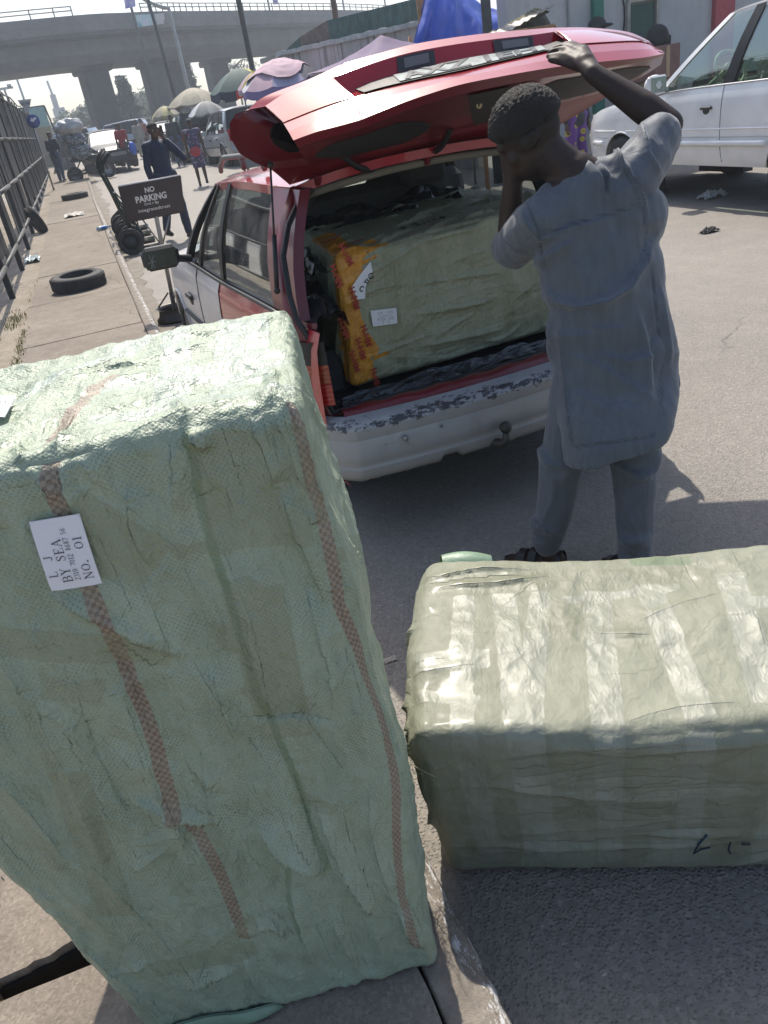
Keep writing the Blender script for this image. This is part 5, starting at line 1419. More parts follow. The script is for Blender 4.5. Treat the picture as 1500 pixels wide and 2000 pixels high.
for a, b, w in [((700, 500), (735, 478), .03), ((705, 515), (738, 498), .014), ((730, 700), (758, 688), .016), ((712, 660), (735, 690), .05)]:
    Cb.strip('orange', 0, cp(a, b), w, .004)
Cb.strip('orange', 3, [(.80, -.02), (.80, .6)], .16, .02); Cb.strip('olive', 3, [(.3, .0), (.3, .6)], .5)
Cb.strip('orange', 4, [(0, -.02), (0, .55)], .26, .02); Cb.strip('orange', 4, [(.1, .12), (.22, .10)], .035, .006); Cb.strip('orange', 4, [(.1, .03), (.25, .02)], .03, .006)
for a, b, w in [((752, 480), (790, 740), .05), ((985, 420), (995, 660), .05), ((700, 505), (975, 418), .02), ((790, 640), (990, 585), .03)]:
    Cb.strip('olive', 0, cp(a, b), w, .003)
lab2 = Cb.pxs(0, [(773, 633), (725, 637), (722, 605), (770, 599)])   # upside down
lab2 = Cb.pxs(0, [(772, 600), (722, 606), (727, 637), (774, 630)])
Cb.calm(0, np.mean(np.array(lab2), 0), .06, .05)
Cb.build('sack_wrapping', M_SACK_CAR, load)
paper_label(Cb, 0, quad_uv=lab2, lift=.012, parent=load, lines=[('L', .15, .45, .76, .1, 1.2), ('J', .15, .75, .76, .1, 1.2), ('BY SEA', .16, .2, .52, .1, 1.3), ('2310 7012 8687 56', .07, .25, .38, .06, 1.1), ('NO.', .14, .22, .15, .1, 1.2), ('O3', .14, .8, .15, .1, 1.2)])
# torn paper with handwriting
tp = [(722, 510), (726, 528), (712, 560), (711, 582), (697, 584), (685, 560), (702, 535)]
tuv = Cb.pxs(0, tp); m = MB(); m.prism([Cb.face_point(0, u, v, .012) for u, v in tuv], np.array(Cb.face_point(0, .3, .3, .0012)) - np.array(Cb.face_point(0, .3, .3, 0))); tpo = m.build('torn_paper', M_PAPER, load, world=True)
def loop(cx_, cy_, rx, ry, a0, a1, rot, n=14):
    return [(cx_ + rx * math.cos(t) * math.cos(rot) - ry * math.sin(t) * math.sin(rot), cy_ + rx * math.cos(t) * math.sin(rot) + ry * math.sin(t) * math.cos(rot)) for t in np.linspace(a0, a1, n)]
m = MB()
for poly in [loop(723, 538, 4.5, 5.5, -.3, 4.8, .4), [(714, 543), (718, 549)], [(711, 548), (716, 553)], [(709, 551), (713, 546)], loop(705, 563, 3.5, 5, .5, 5.4, .4)]:
    uvp = Cb.pxs(0, poly); m.tube([Cb.face_point(0, u, v, .0145) for u, v in uvp], .0022, 5)
m.build('handwriting', M_INK, tpo, world=True)
# red lettering on the printed tape
tl = MB()
vs, fs = letters('H-HM', .038, .0014, depth=.0006)
for (x, y), rot in (((655, 538), -1.35), ((690, 582), -1.42), ((669, 640), -1.35), ((713, 655), -1.4), ((702, 680), -1.4), ((690, 705), -1.4), ((731, 738), -1.45), ((674, 497), -1.2)):
    u, v = Cb.px(0, x, y)
    rc, rs_ = math.cos(rot), math.sin(rot)
    tl.add([tuple(Cb.face_point(0, u + q[0] * rc - q[1] * rs_, v + q[0] * rs_ + q[1] * rc, .0135 + q[2])) for q in vs], fs)
for (u, v), rot in (((.06, .10), -1.5), ((.05, .30), .3), ((.12, .13), .2)):
    rc, rs_ = math.cos(rot), math.sin(rot)
    tl.add([tuple(Cb.face_point(4, u + q[0] * rc - q[1] * rs_, v + q[0] * rs_ + q[1] * rc, .0155 + q[2])) for q in vs], fs)
tl.build('tape_lettering', M_RED_INK, load, world=True)
# marker scrawl on its top
tl = MB()
for k, poly in enumerate(([(0, 0), (.02, 0)], [(.01, -.015), (.01, .015)], [(.05, .015), (.07, .015), (.05, -.015), (.07, -.015)], [(.09, .015), (.09, -.015)], [(.11, .015), (.11, -.01)], [(.13, .015), (.13, -.015)], [(.15, 0), (.175, 0)], [(.163, .015), (.163, -.015)])):
    tl.tube([Cb.face_point(4, .36 + a * 1.3, .16 + b * 1.5, .0145) for a, b in poly], .0022, 5)
tl.build('marker_scrawl', M_INK, load, world=True)
# ------------------------------------------------------------------ people
def skin_mat(name, col):
    t = NT(name); v = t.coord()
    c = t.ramp(t.noise(14, 4, .6, v), [(.3, [q * .8 for q in col]), (.7, [q * 1.2 for q in col])])
    c = t.mix(t.m('MULTIPLY', t.attr('stubble'), t.ramp(t.voro(420, v), [(.1, .55), (.6, 1)])), c, (.012, .010, .009))
    t.set(Base_Color=c, Roughness=.56, Subsurface_Weight=.05); t.b.inputs['Specular IOR Level'].default_value = .35; t.b.inputs['Subsurface Radius'].default_value = (.01, .004, .002)
    t.bump(t.noise(180, 3, .6, v), .12, .002); return t.mat
def cloth_mat(name, col, rough=.8, weave=900, fold=.5, fscale=9, sheen=.2, pat=None):
    t = NT(name); v = t.coord()
    c = t.ramp(t.noise(5, 4, .6, v), [(.3, [q * .86 for q in col]), (.7, [q * 1.1 for q in col])])
    if pat: c = pat(t, v, c)
    t.set(Base_Color=c, Roughness=rough, Sheen_Weight=sheen, Sheen_Roughness=.5)
    t.b.inputs['Specular IOR Level'].default_value = .3
    t.bump(t.m('ADD', t.m('MULTIPLY', t.noise(fscale, 4, .6, t.map(v, scale=(1, 1, .35)), dist=.6), 1.0), t.m('MULTIPLY', t.noise(weave, 2, .5, v), .03)), fold, .02)
    return t.mat
def hair_mat():
    t = NT('short_black_hair'); v = t.coord()
    n = t.voro(430, v); c = t.ramp(n, [(0, (.006, .005, .005)), (.6, (.022, .018, .016)), (1, (.05, .042, .038))])
    t.set(Base_Color=c, Roughness=.7); t.bump(t.m('ADD', n, t.noise(120, 3, .6, v)), 1.0, .004); return t.mat
M_SKIN = skin_mat('dark_brown_skin', (.036, .022, .0175))
M_SKIN2 = skin_mat('brown_skin', (.09, .05, .034))
M_HAIR = hair_mat()
def slub(t, v, c):
    c = t.mix(.5, c, t.ramp(t.noise(60, 3, .65, t.map(v, scale=(1, 1, .08))), [(.3, .78), (.7, 1.22)]), 'MULTIPLY'); c = t.mix(.35, c, t.ramp(t.noise(420, 2, .6, v), [(.3, .7), (.7, 1.3)]), 'MULTIPLY')
    st_ = t.m('SUBTRACT', 1.0, t.step(t.attr('stitch'), .0012, .0032)); has = t.m('GREATER_THAN', t.attr('stitch'), 1e-7)
    return t.mix(t.m('MULTIPLY', t.m('MULTIPLY', st_, has), .42), c, (.02, .024, .032))
M_KAFTAN = cloth_mat('slate_blue_kaftan', (.098, .112, .134), .58, 700, .7, 6, .35, slub)
M_SANDAL = plain('black_sandal_leather', (.015, .014, .014), .45)

def basis(up, face):
    u = Vector(up).normalized(); f = Vector(face); f = (f - u * f.dot(u)).normalized(); l = u.cross(f)
    return u, f, l     # up, facing, person's left
def head_shapes(mb, c, up, face, k=1.0):
    """cranium, jaw, nose, lips, brow, ears and neck stub around head centre c"""
    u, f, l = basis(up, face); c = Vector(c); R = Matrix((l, f, u)).transposed().to_euler()
    at = lambda a, b, d: c + l * a * k + f * b * k + u * d * k
    mb.ell(at(0, -.008, .025), (.076 * k, .098 * k, .092 * k), R, 20, 16)
    mb.ell(at(0, .026, -.045), (.060 * k, .066 * k, .075 * k), R, 16, 12)
    mb.ell(at(0, .052, -.088), (.032 * k, .030 * k, .026 * k), R)
    mb.cap(at(0, .088, .022), at(0, .108, -.022), .008 * k, .014 * k); mb.ell(at(.013, .095, -.026), (.009 * k, .010 * k, .008 * k), R); mb.ell(at(-.013, .095, -.026), (.009 * k, .010 * k, .008 * k), R)
    mb.ell(at(0, .086, -.052), (.026 * k, .012 * k, .008 * k), R); mb.ell(at(0, .084, -.064), (.022 * k, .012 * k, .008 * k), R)
    for s in (-1, 1):
        mb.ell(at(.03 * s, .078, .030), (.024 * k, .014 * k, .009 * k), R)
        mb.ell(at(.045 * s, .062, -.015), (.022 * k, .02 * k, .02 * k), R)
        mb.ell(at(.077 * s, -.008, -.008), (.010 * k, .020 * k, .031 * k), R); mb.ell(at(.083 * s, -.018, .0), (.008 * k, .010 * k, .026 * k), R)
    return u, f, l
def eyes_of(parent, c, up, face, k=1.0, world=True):
    u, f, l = basis(up, face); c = Vector(c)
    for s in (-1, 1):
        e = MB(); p = c + l * .031 * s * k + f * .070 * k + u * .010 * k
        e.ell(p, (.0125 * k,) * 3, None, 12, 10, 0); e.ell(p + f * .009 * k, (.006 * k,) * 3, None, 8, 8, 1)
        e.build('eye', [plain('eye_white', (.6, .57, .52), .2), M_INK], parent, world=world)
def hair_cap(parent, c, up, face, k=1.0, low=-.15, thick=.008, tilt=.55, world=True, mat=None, bumps=.003, n=46):
    u, f, l = basis(up, face); c = Vector(c) - f * .008 * k + u * .025 * k
    rx, ry, rz_ = .076 * k + thick, .098 * k + thick, .092 * k + thick
    V = []; keep = {}
    mb = MB(); G = []; ok = []
    for i in range(n + 1):
        th = PI * .72 * i / n
        for j in range(n * 2):
            ph = 2 * PI * j / (n * 2)
            d = (math.sin(th) * math.cos(ph), math.sin(th) * math.sin(ph), math.cos(th))   # l, f, u
            G.append(d); 
            lim = low + (tilt if d[1] > 0 else tilt * .2) * d[1] + (.10 if abs(d[0]) > .75 else 0)
            ok.append(d[2] > lim)
    D = np.array(G); nz = fbm(D * 16, 3) * bumps + pnoise(D * 42) * bumps * .6
    W = n * 2
    edge = np.array([1.0 if o else 0.0 for o in ok]).reshape(n + 1, W)
    soft = (edge + np.roll(edge, 1, 1) + np.roll(edge, -1, 1) + np.vstack([edge[:1], edge[:-1]]) + np.vstack([edge[1:], edge[-1:]])) / 5
    soft = soft.ravel()
    lims = low + np.where(D[:, 1] > 0, tilt, tilt * .2) * D[:, 1] + np.where(np.abs(D[:, 0]) > .75, .10, 0)
    soft = np.clip((D[:, 2] - lims) / .34, 0, 1); soft = soft * soft * (3 - 2 * soft)
    vs = []
    for d, z, sft in zip(D, nz, soft):
        r = 1 + (z * sft - thick * (1 - sft) * 1.1) / .09
        vs.append(c + l * (d[0] * rx * r) + f * (d[1] * ry * r) + u * (d[2] * rz_ * r))
    fs = []
    for i in range(n):
        for j in range(W):
            q = (i * W + j, (i + 1) * W + j, (i + 1) * W + (j + 1) % W, i * W + (j + 1) % W)
            if all(ok[a] for a in q): fs.append(q)
    mb.add(vs, fs, 0, True)
    return mb.build('hair', mat or M_HAIR, parent, world=world)

# ---- the man in the slate kaftan holding up the tailgate
man = thing('person', 'man seen from behind in a slate blue kaftan, right hand on the tailgate', 'person', (1.40, 2.12, 0), 0)
J = lambda x, y, Y: Vector(atY(x, y, Y))
hc = J(1034, 264, 2.28); hup = Vector((-.52, .28, .80)); hface = Vector((-.50, .50, -.72))
shR, shL = J(1228, 352, 2.15), J(1055, 432, 2.22)
elR, wrR = J(1306, 243, 2.22), J(1158, 143, 2.42)
elL, wrL = J(998, 488, 2.40), J(1001, 348, 2.33)
nk0, nk1 = J(1122, 345, 2.21), J(1070, 300, 2.25)
hipL, hipR = Vector((1.385, 2.13, .80)), Vector((1.55, 2.05, .80))
knL, knR = J(1098, 905, 2.13), J(1240, 905, 1.99)
anL, anR = J(1070, 1056, 2.15), J(1240, 1078, 1.90); anL.z = .085; anR.z = .085
b = MB(); b.smooth = True
head_shapes(b, hc, hup, hface, 1.06)
b.cap(nk0, nk1, .066, .060); b.cap(nk1, hc + Vector((.03, -.01, -.06)), .060, .062); b.cap(nk0 + Vector((.05, -.005, -.05)), nk1, .066, .056)
b.chain([nk0, shR], [.06, .06]); b.chain([nk0, shL], [.06, .055])
b.chain([shR, shR.lerp(elR, .5), elR], [.062, .056, .044]); b.chain([elR, elR.lerp(wrR, .3), elR.lerp(wrR, .7), wrR], [.045, .049, .038, .030])
b.chain([shL, shL.lerp(elL, .5), elL], [.058, .052, .043]); b.chain([elL, elL.lerp(wrL, .3), wrL], [.044, .046, .030])
b.chain([nk0, Vector(atY(1165, 470, 2.20)), (hipL + hipR) / 2 + Vector((0, .03, .05))], [.075, .085, .09]); b.chain([hipL, knL, anL], [.075, .05, .036]); b.chain([hipR, knR, anR], [.075, .05, .036])
# right hand: palm over the lip, fingers curled over the edge
def fing(pts, r0, r1):
    P = [J(*p) for p in pts]; rs = [r0 + (r1 - r0) * k / (len(P) - 1) for k in range(len(P))]
    b.chain(P, rs, 10)
pal = [(1130, 121, 2.49), (1133, 110, 2.51), (1137, 101, 2.53), (1141, 95, 2.55)]
for p in pal: b.cap(wrR, J(*p), .030, .0155)
b.ell(J(1142, 118, 2.48), (.030, .032, .024))
fing([pal[0], (1105, 108, 2.56), (1086, 107, 2.60), (1070, 110, 2.62)], .0135, .0095)
fing([pal[1], (1106, 96, 2.59), (1087, 97, 2.63), (1072, 103, 2.645)], .0135, .0095)
fing([pal[2], (1111, 89, 2.61), (1094, 90, 2.65), (1080, 96, 2.665)], .013, .009)
fing([pal[3], (1118, 85, 2.62), (1103, 86, 2.66), (1091, 91, 2.675)], .0115, .008)
fing([(1150, 137, 2.44), (1128, 131, 2.50), (1100, 122, 2.56), (1075, 117, 2.60)], .017, .0105)
# left hand against the cheek
pl_ = [wrL + Vector((-.018, .0, .055)), wrL + Vector((-.022, -.01, .065)), wrL + Vector((-.02, -.03, .065))]
for k, off in enumerate(((-.01, .025, .06), (-.018, .008, .068), (-.02, -.01, .068), (-.018, -.028, .06))):
    q = wrL + Vector(off); b.cap(wrL, q, .028, .014)
    q2 = q + Vector((-.006, -.02, .035 - .004 * abs(k - 1))); q3 = q2 + Vector((.008, -.03, .016)); b.chain([q, q2, q3], [.012, .011, .009], 8)
q = wrL + Vector((.03, -.0, .03)); b.chain([wrL, q, q + Vector((.012, -.025, .03))], [.02, .015, .011], 8)
# feet in sandals
def foot(an, d, flat=.0):
    d = Vector(d).normalized(); base = Vector((an.x, an.y, .045))
    b.cap(an, base - d * .03, .036, .036); b.cap(base - d * .03 + Vector((0, 0, -.012)), base + d * .11 + Vector((0, 0, -.022)), .034, .032)
    s_ = Vector((-d.y, d.x, 0))
    for k, (o, L_, r) in enumerate(((.026, .165, .013), (.010, .165, .011), (-.004, .158, .010), (-.017, .148, .010), (-.029, .135, .009))):
        b.cap(base + d * .11 + s_ * o + Vector((0, 0, -.026)), base + d * L_ + s_ * o + Vector((0, 0, -.029)), r + .002, r)
    return base, d
fL = foot(anL, (-.62, .78, 0)); fR = foot(anR, (.1, 1, 0))
me = fused(b, .0072, 3)
n_ = len(me.vertices); co = np.empty(n_ * 3); me.vertices.foreach_get('co', co); co = co.reshape(-1, 3)
u_, f_, l_ = basis(hup, hface); rel = co - np.array(hc - f_ * .0085 + u_ * .0265)
dd_ = np.stack([rel @ np.array(l_) / .081, rel @ np.array(f_) / .104, rel @ np.array(u_) / .098], 1); rr_ = np.linalg.norm(dd_, axis=1); dd_ /= rr_[:, None] + 1e-9
lim_ = -.36 + np.where(dd_[:, 1] > 0, .62, .124) * dd_[:, 1]
stub = np.clip(1.0 + (dd_[:, 2] - lim_) / .42, 0, 1) * (rr_ < 1.3) * (dd_[:, 1] < .75)
beard = ((rel @ np.array(u_)) < -.085) * ((rel @ np.array(f_)) > .0) * (np.linalg.norm(rel, axis=1) < .16) * .7
at_ = me.attributes.new('stubble', 'FLOAT', 'POINT'); at_.data.foreach_set('value', np.maximum(stub, beard).astype(np.float32))
body = obj_from_mesh('body', me, M_SKIN, man, world=True)
hair_cap(man, hc, hup, hface, 1.06, low=-.36, thick=.013, tilt=.62, bumps=.0028, n=72)

# a short beard along the jaw
for (bs, d) in (fL, fR):
    m = MB(); s_ = Vector((-d.y, d.x, 0)); n_ = 16
    out = []
    for k in range(n_ * 2):
        a = 2 * PI * k / (n_ * 2); x = math.cos(a); y = math.sin(a)
        out.append(bs + d * (.045 + .135 * x) + s_ * y * (.044 - .008 * (x < 0)) + Vector((0, 0, -.041)))
    m.prism(out, (0, 0, -.0), 0) if False else m.prism([p + Vector((0, 0, .0)) for p in out], (0, 0, .018))
    for c0, w in ((.10, .05), (.055, .05), (-.045, .03)):
        pts = [bs + d * c0 + s_ * (.047 * math.cos(t)) + Vector((0, 0, -.03 + .058 * math.sin(t) * (1.25 if c0 < 0 else .9 if c0 > .08 else 1.15))) for t in np.linspace(0, PI, 14)]
        A = np.array([[p - d * w * .28, p + d * w * .28] for p in pts]); m.grid(A, flip=True); m.grid(A + np.array((0, 0, -.003)))
    m.build('sandal', M_SANDAL, man, world=True)
# cloth: kaftan and trousers
lat = Vector((.955, -.296, 0)); dep = Vector((.296, .955, 0))
def project(co):
    c = (co - CAMP) @ RM
    return np.stack([CXP + FPX * c[:, 0] / c[:, 2], CYP + FPX * c[:, 1] / c[:, 2]], 1)
def draped(folds, ampn=.004, lean=.4):
    """press the listed fold lines and a fine slack into the cloth"""
    def post(co, no):
        q = project(co); d = np.zeros(len(co))
        facing = np.clip(((CAMP - co) * no).sum(1) / (np.linalg.norm(CAMP - co, axis=1)), 0, 1) > .05
        for poly, a, w in folds:
            dd, sd, t, L = seg_dist(q, poly); tt = np.clip(t / L, 0, 1); tap = np.sin(PI * np.clip(tt, .02, .98)) ** .6
            d += facing * a * 2.3 * tap * np.where(sd > 0, np.exp(-(dd / w) ** 1.2), np.exp(-(dd / (w * .4)) ** 1.5))
        u = co @ np.array(lat); d += ampn * fbm(np.stack([u * 7 + co[:, 2] * 2, co[:, 1] * 7, co[:, 2] * 3.5 - u * 3], 1), 3)
        d += ampn * .8 * np.clip(ridged(np.stack([u * 5 + co[:, 2] * 3, co[:, 1] * 4, co[:, 2] * 6], 1)) - .4, 0, 1)
        return co + no * d[:, None]
    return post
k = MB()
k.chain([nk0 + Vector((.035, -.005, -.035)), shR], [.082, .080]); k.chain([nk0 + Vector((.01, 0, -.05)), shL], [.08, .075])
k.chain([shR, shR.lerp(elR, .45), shR.lerp(elR, .74)], [.086, .080, .074]); k.chain([shL, shL.lerp(elL, .55), shL.lerp(elL, .95)], [.080, .076, .070])
k.cap(nk0 + Vector((.015, .0, -.06)), J(1178, 560, 2.16), .105, .135); k.cap(shR + Vector((-.05, 0, -.04)), J(1225, 560, 2.15), .09, .12); k.cap(shL + Vector((.05, 0, -.02)), J(1140, 560, 2.17), .085, .12); k.ell(J(1165, 440, 2.20), (.185, .125, .17), (0, 0, -.3)); k.cap(J(1108, 480, 2.21), J(1225, 430, 2.17), .115, .12)
def tube_cloth(mb, spec, n=44, closed_top=True):
    rows = []
    for (x, y, Y, rx, ry, tilt) in spec:
        c = J(x, y, Y); row = []
        for q in range(n):
            a = 2 * PI * q / n; ca, sa = math.cos(a), math.sin(a)
            ca2 = math.copysign(abs(ca) ** .85, ca); sa2 = math.copysign(abs(sa) ** .85, sa)
            row.append(c + lat * rx * ca2 + dep * ry * sa2 + Vector((0, 0, tilt * ca)))
        rows.append(row)
    mb.grid(np.array([[tuple(p) for p in r_] for r_ in rows]), closed_v=True)
    b0 = len(mb.v) - n * len(rows)
    mb.f.append([b0 + q for q in range(n)][::-1]); mb.m.append(0); mb.sm.append(False)
    mb.f.append([b0 + (len(rows) - 1) * n + q for q in range(n)]); mb.m.append(0); mb.sm.append(False)
tube_cloth(k, [(1165, 450, 2.19, .168, .12, .03), (1178, 520, 2.17, .172, .125, .02), (1188, 590, 2.14, .182, .128, .01), (1197, 660, 2.12, .195, .128, .01), (1203, 740, 2.08, .200, .126, .0), (1203, 800, 2.03, .192, .122, .0), (1200, 850, 1.995, .178, .115, .02), (1198, 876, 1.985, .166, .112, .025)])
# front panel hanging away from the back one
tube_cloth(k, [(1192, 600, 2.2, .13, .06, 0), (1197, 690, 2.24, .185, .05, 0), (1202, 740, 2.25, .225, .04, -.0), (1200, 772, 2.25, .238, .03, -.0), (1194, 806, 2.25, .20, .02, 0)])
kf = [(((1062, 552), (1090, 582), (1125, 594), (1180, 590), (1225, 560), (1258, 515), (1275, 470)), .016, 14), (((1040, 470), (1100, 452), (1190, 425)), .007, 10), (((1035, 520), (1075, 495), (1120, 470)), .008, 10),
      (((1195, 288), (1222, 325), (1245, 370), (1262, 410)), .010, 8), (((1140, 310), (1165, 350), (1185, 395)), .011, 14), (((1205, 300), (1220, 335), (1210, 350)), .010, 8), (((1170, 320), (1195, 350), (1190, 380)), .008, 10),
      (((1020, 410), (1035, 440), (1060, 470)), .009, 9), (((1170, 690), (1225, 706), (1290, 690)), .009, 12), (((1105, 690), (1170, 715), (1240, 760), (1290, 790)), .008, 16), (((1110, 760), (1180, 800), (1260, 800)), .006, 18),
      (((1080, 640), (1120, 655), (1180, 650)), .005, 14), (((1240, 600), (1262, 680), (1270, 780)), .010, 16), (((1290, 560), (1300, 640), (1310, 720)), .008, 12), (((1100, 590), (1105, 700), (1115, 860)), .007, 12), (((1150, 610), (1160, 640), (1220, 640)), .006, 12), (((1075, 600), (1085, 660), (1080, 720)), .008, 10), (((1255, 240), (1265, 300), (1290, 340)), .008, 8)] + [(p_, -.0022, 2.6) for p_ in (((1192, 292), (1222, 335), (1250, 390), (1262, 440), (1262, 500)), ((1030, 395), (1052, 450), (1066, 520)), ((1045, 462), (1120, 440), (1262, 402)), ((1120, 874), (1200, 864), (1290, 850)), ((1090, 660), (1105, 770), (1122, 880)), ((1072, 560), (1080, 640), (1090, 700)), ((1268, 500), (1285, 640), (1292, 800)))]
me = fused(k, .0066, 5, post=draped(kf, .0095))
n_ = len(me.vertices); co = np.empty(n_ * 3); me.vertices.foreach_get('co', co); co = co.reshape(-1, 3); no = np.empty(n_ * 3); me.vertices.foreach_get('normal', no); no = no.reshape(-1, 3)
q_ = project(co); sdv = np.full(n_, 99.)
for p_ in (((1192, 292), (1222, 335), (1250, 390), (1262, 440), (1262, 500)), ((1030, 395), (1052, 450), (1066, 520)), ((1048, 462), (1120, 440), (1256, 402)), ((1122, 876), (1200, 866), (1286, 852)), ((1272, 500), (1288, 640), (1292, 800)), ((1092, 662), (1106, 770), (1120, 870)), ((1240, 232), (1262, 268), (1296, 286)), ((985, 470), (1010, 492), (1048, 500))):
    for o_ in (0, 5): sdv = np.minimum(sdv, seg_dist(q_ + np.array((o_, o_)), p_)[0])
sdv[((CAMP - co) * no).sum(1) < 0] = 99.
at_ = me.attributes.new('stitch', 'FLOAT', 'POINT'); at_.data.foreach_set('value', (sdv / 620).astype(np.float32))
obj_from_mesh('kaftan', me, M_KAFTAN, man, world=True)
sm = MB()
def seam(pts, r=.0022):
    sm.tube([J(*p) for p in pts], r, 5)
tr = MB()
tr.cap(hipL + Vector((0, .01, .03)), hipR + Vector((0, .01, .03)), .085, .085)
tr.chain([hipL, knL, knL.lerp(anL, .6), anL + Vector((0, 0, .03))], [.092, .076, .062, .052], 16); tr.chain([hipR, knR, knR.lerp(anR, .6), anR + Vector((0, 0, .03))], [.092, .077, .064, .054], 16)
for an, dy in ((anL, 0), (anR, 0)):
    for q in range(3): tr.lathe([(.0, -.012), (.052, -.012), (.060, 0), (.052, .012), (.0, .012)], an + Vector((.003 * math.sin(q * 2.1), .003, .05 + .034 * q)), (.1 * math.sin(q * 3), .1 * math.cos(q * 2), 1), 18)
tf = [(((1050, 860), (1075, 905), (1120, 910)), .010, 10), (((1120, 900), (1100, 940), (1070, 930)), .008, 9), (((1195, 895), (1230, 920), (1275, 935)), .010, 10), (((1290, 880), (1275, 920), (1230, 945)), .008, 8), (((1040, 1010), (1070, 1035), (1095, 1040)), .008, 7), (((1085, 930), (1080, 980), (1060, 1030)), .006, 10), (((1215, 960), (1230, 1010), (1250, 1060)), .006, 9)]
me = fused(tr, .009, 2, post=draped(tf, .005))
obj_from_mesh('trousers', me, M_KAFTAN, man, world=True)

# ---- passers-by
def walker(label, loc, h, rz, top, bottom, skin=None, pose='stand', arms=('down', 'down'), dress=False, long_sleeve=True, lean=0.0, hair=True, group=None, detail=1, hat=None, sleeve_mat=None, face_k=1.0):
    """a person about 1.75 m built at the origin facing -Y, scaled to height h; arms (person's left, right)"""
    k = h / 1.75; loc = (loc[0], loc[1], loc[2] + float(rise(loc[1])))
    p = thing('person', label, 'person', loc, rz, group, k)
    skin = skin or M_SKIN2
    st = .14 if pose == 'walk' else .02
    hipl, hipr = Vector((.09, 0, .93)), Vector((-.09, 0, .93))
    knl, knr = Vector((.10, -st * .9 - .02, .50)), Vector((-.10, st * .5 - .02, .50))
    anl, anr = Vector((.10, -st * 1.2, .09)), Vector((-.10, st * 1.6 + .02, .10 + (.05 if pose == 'walk' else 0)))
    shl, shr = Vector((.185, lean * -.1, 1.43)), Vector((-.185, lean * -.1, 1.43))
    head = Vector((0, -.02 - lean * .14, 1.63)); fdir = Vector((0, -1, -.1 - lean * .4)); up = Vector((0, -lean * .2, 1))
    def arm(kind, s, sh):
        if kind == 'down': return sh + Vector((.05 * s, .02, -.29)), sh + Vector((.05 * s, -.04, -.55))
        if kind == 'swing': return sh + Vector((.05 * s, -.06, -.28)), sh + Vector((.03 * s, -.20, -.48))
        if kind == 'phone': return sh + Vector((.17 * s, -.10, -.25)), head + Vector((.105 * s, -.05, -.11))
        if kind == 'hold': return sh + Vector((.05 * s, -.02, -.28)), sh + Vector((-.05 * s, -.24, -.24))
    el, wl = arm(arms[0], 1, shl); er, wr = arm(arms[1], -1, shr)
    b = MB()
    head_shapes(b, head, up, fdir, face_k)
    b.cap(head + Vector((0, .02, -.07)), Vector((0, .01, 1.43)), .053, .060); b.chain([shl, Vector((0, 0, 1.42)), shr], [.06, .07, .06])
    b.chain([Vector((0, 0, 1.40)), Vector((0, 0, 1.1)), Vector((0, 0, .95))], [.11, .11, .12])
    for (sh, e, w) in ((shl, el, wl), (shr, er, wr)):
        b.chain([sh, e], [.052, .040]); b.chain([e, e.lerp(w, .35), w], [.042, .042, .028])
        d = (w - e).normalized() if (w - head).length > .2 else Vector((-.22 if w.x > 0 else .22, .12, 1)).normalized()
        sd = d.cross(Vector((0, 1, .1))).normalized()
        b.cap(w, w + d * .07, .027, .032)
        if detail:
            for q, L_ in ((-.024, .075), (-.008, .09), (.008, .085), (.023, .07)):
                f0 = w + d * .07 + sd * q; b.chain([f0, f0 + d * L_ * .5 + Vector((0, -.008, 0)), f0 + d * L_ * .85 + Vector((0, -.025, 0))], [.0115, .0105, .009], 8)
            b.cap(w + d * .02 - sd * .02, w + d * .08 - sd * .045 + Vector((0, -.015, 0)), .014, .011)
        else: b.cap(w + d * .07, w + d * .15, .03, .02)
    for hp, kn, an in ((hipl, knl, anl), (hipr, knr, anr)):
        b.chain([hp, kn, kn.lerp(an, .35), an], [.085, .055, .052, .036]); b.cap(an, an + Vector((0, -.13, -.05)), .04, .034)
    obj_from_mesh('body', fused(b, .0125 if detail else .02, 2), skin, p)
    if detail and not hat: eyes_of(p, head, up, fdir, face_k, world=False)
    if hair and not hat: hair_cap(p, head, up, fdir, face_k, low=-.02, thick=.012, tilt=.42, world=False, n=24)
    if hat is not None:
        m = MB(); m.ell(head + Vector((0, .0, .05)), (.088, .108, .078)); m.ell(head + Vector((0, -.10, .055)), (.07, .08, .012)); m.build('cap', hat, p)
    # clothes
    s = MB(); s.chain([shl, Vector((0, 0, 1.42)), shr], [.075, .085, .075]); s.chain([Vector((0, .0, 1.36)), Vector((0, 0, 1.12)), Vector((0, 0, .95))], [.145, .135, .15])
    for a in (-1, 1): s.chain([Vector((.075 * a, 0, 1.32)), Vector((.06 * a, 0, 1.1)), Vector((.075 * a, 0, .88 if not dress else .6))], [.10, .09, .11])
    for (sh, e, w) in ((shl, el, wl), (shr, er, wr)):
        if long_sleeve: s.chain([sh, e, e.lerp(w, .82)], [.068, .058, .048])
        elif not dress: s.chain([sh, sh.lerp(e, .7)], [.07, .066])
    if dress:
        rows = [(1.2, .15, .11), (1.0, .165, .13), (.85, .19, .15), (.65, .185, .15), (.50, .18, .15)]
        P = np.array([[(rx * math.cos(2 * PI * q / 28) * (1 + .04 * math.sin(q * 1.8)), ry * math.sin(2 * PI * q / 28) * (1 + .04 * math.sin(q * 2.3)), z) for q in range(28)] for z, rx, ry in rows])
        s.grid(P, closed_v=True, flip=True); b0 = len(s.v) - 28 * 5
        s.f.append([b0 + q for q in range(28)]); s.m.append(0); s.sm.append(0); s.f.append([b0 + 28 * 4 + q for q in range(28)][::-1]); s.m.append(0); s.sm.append(0)
    def crease(co, no):
        d = .010 * fbm(co * np.array([6, 6, 3.5]) + 3 * rz, 3); return co + no * d[:, None]
    obj_from_mesh('dress' if dress else 'shirt', fused(s, .014 if detail else .022, 2, post=crease), top, p)
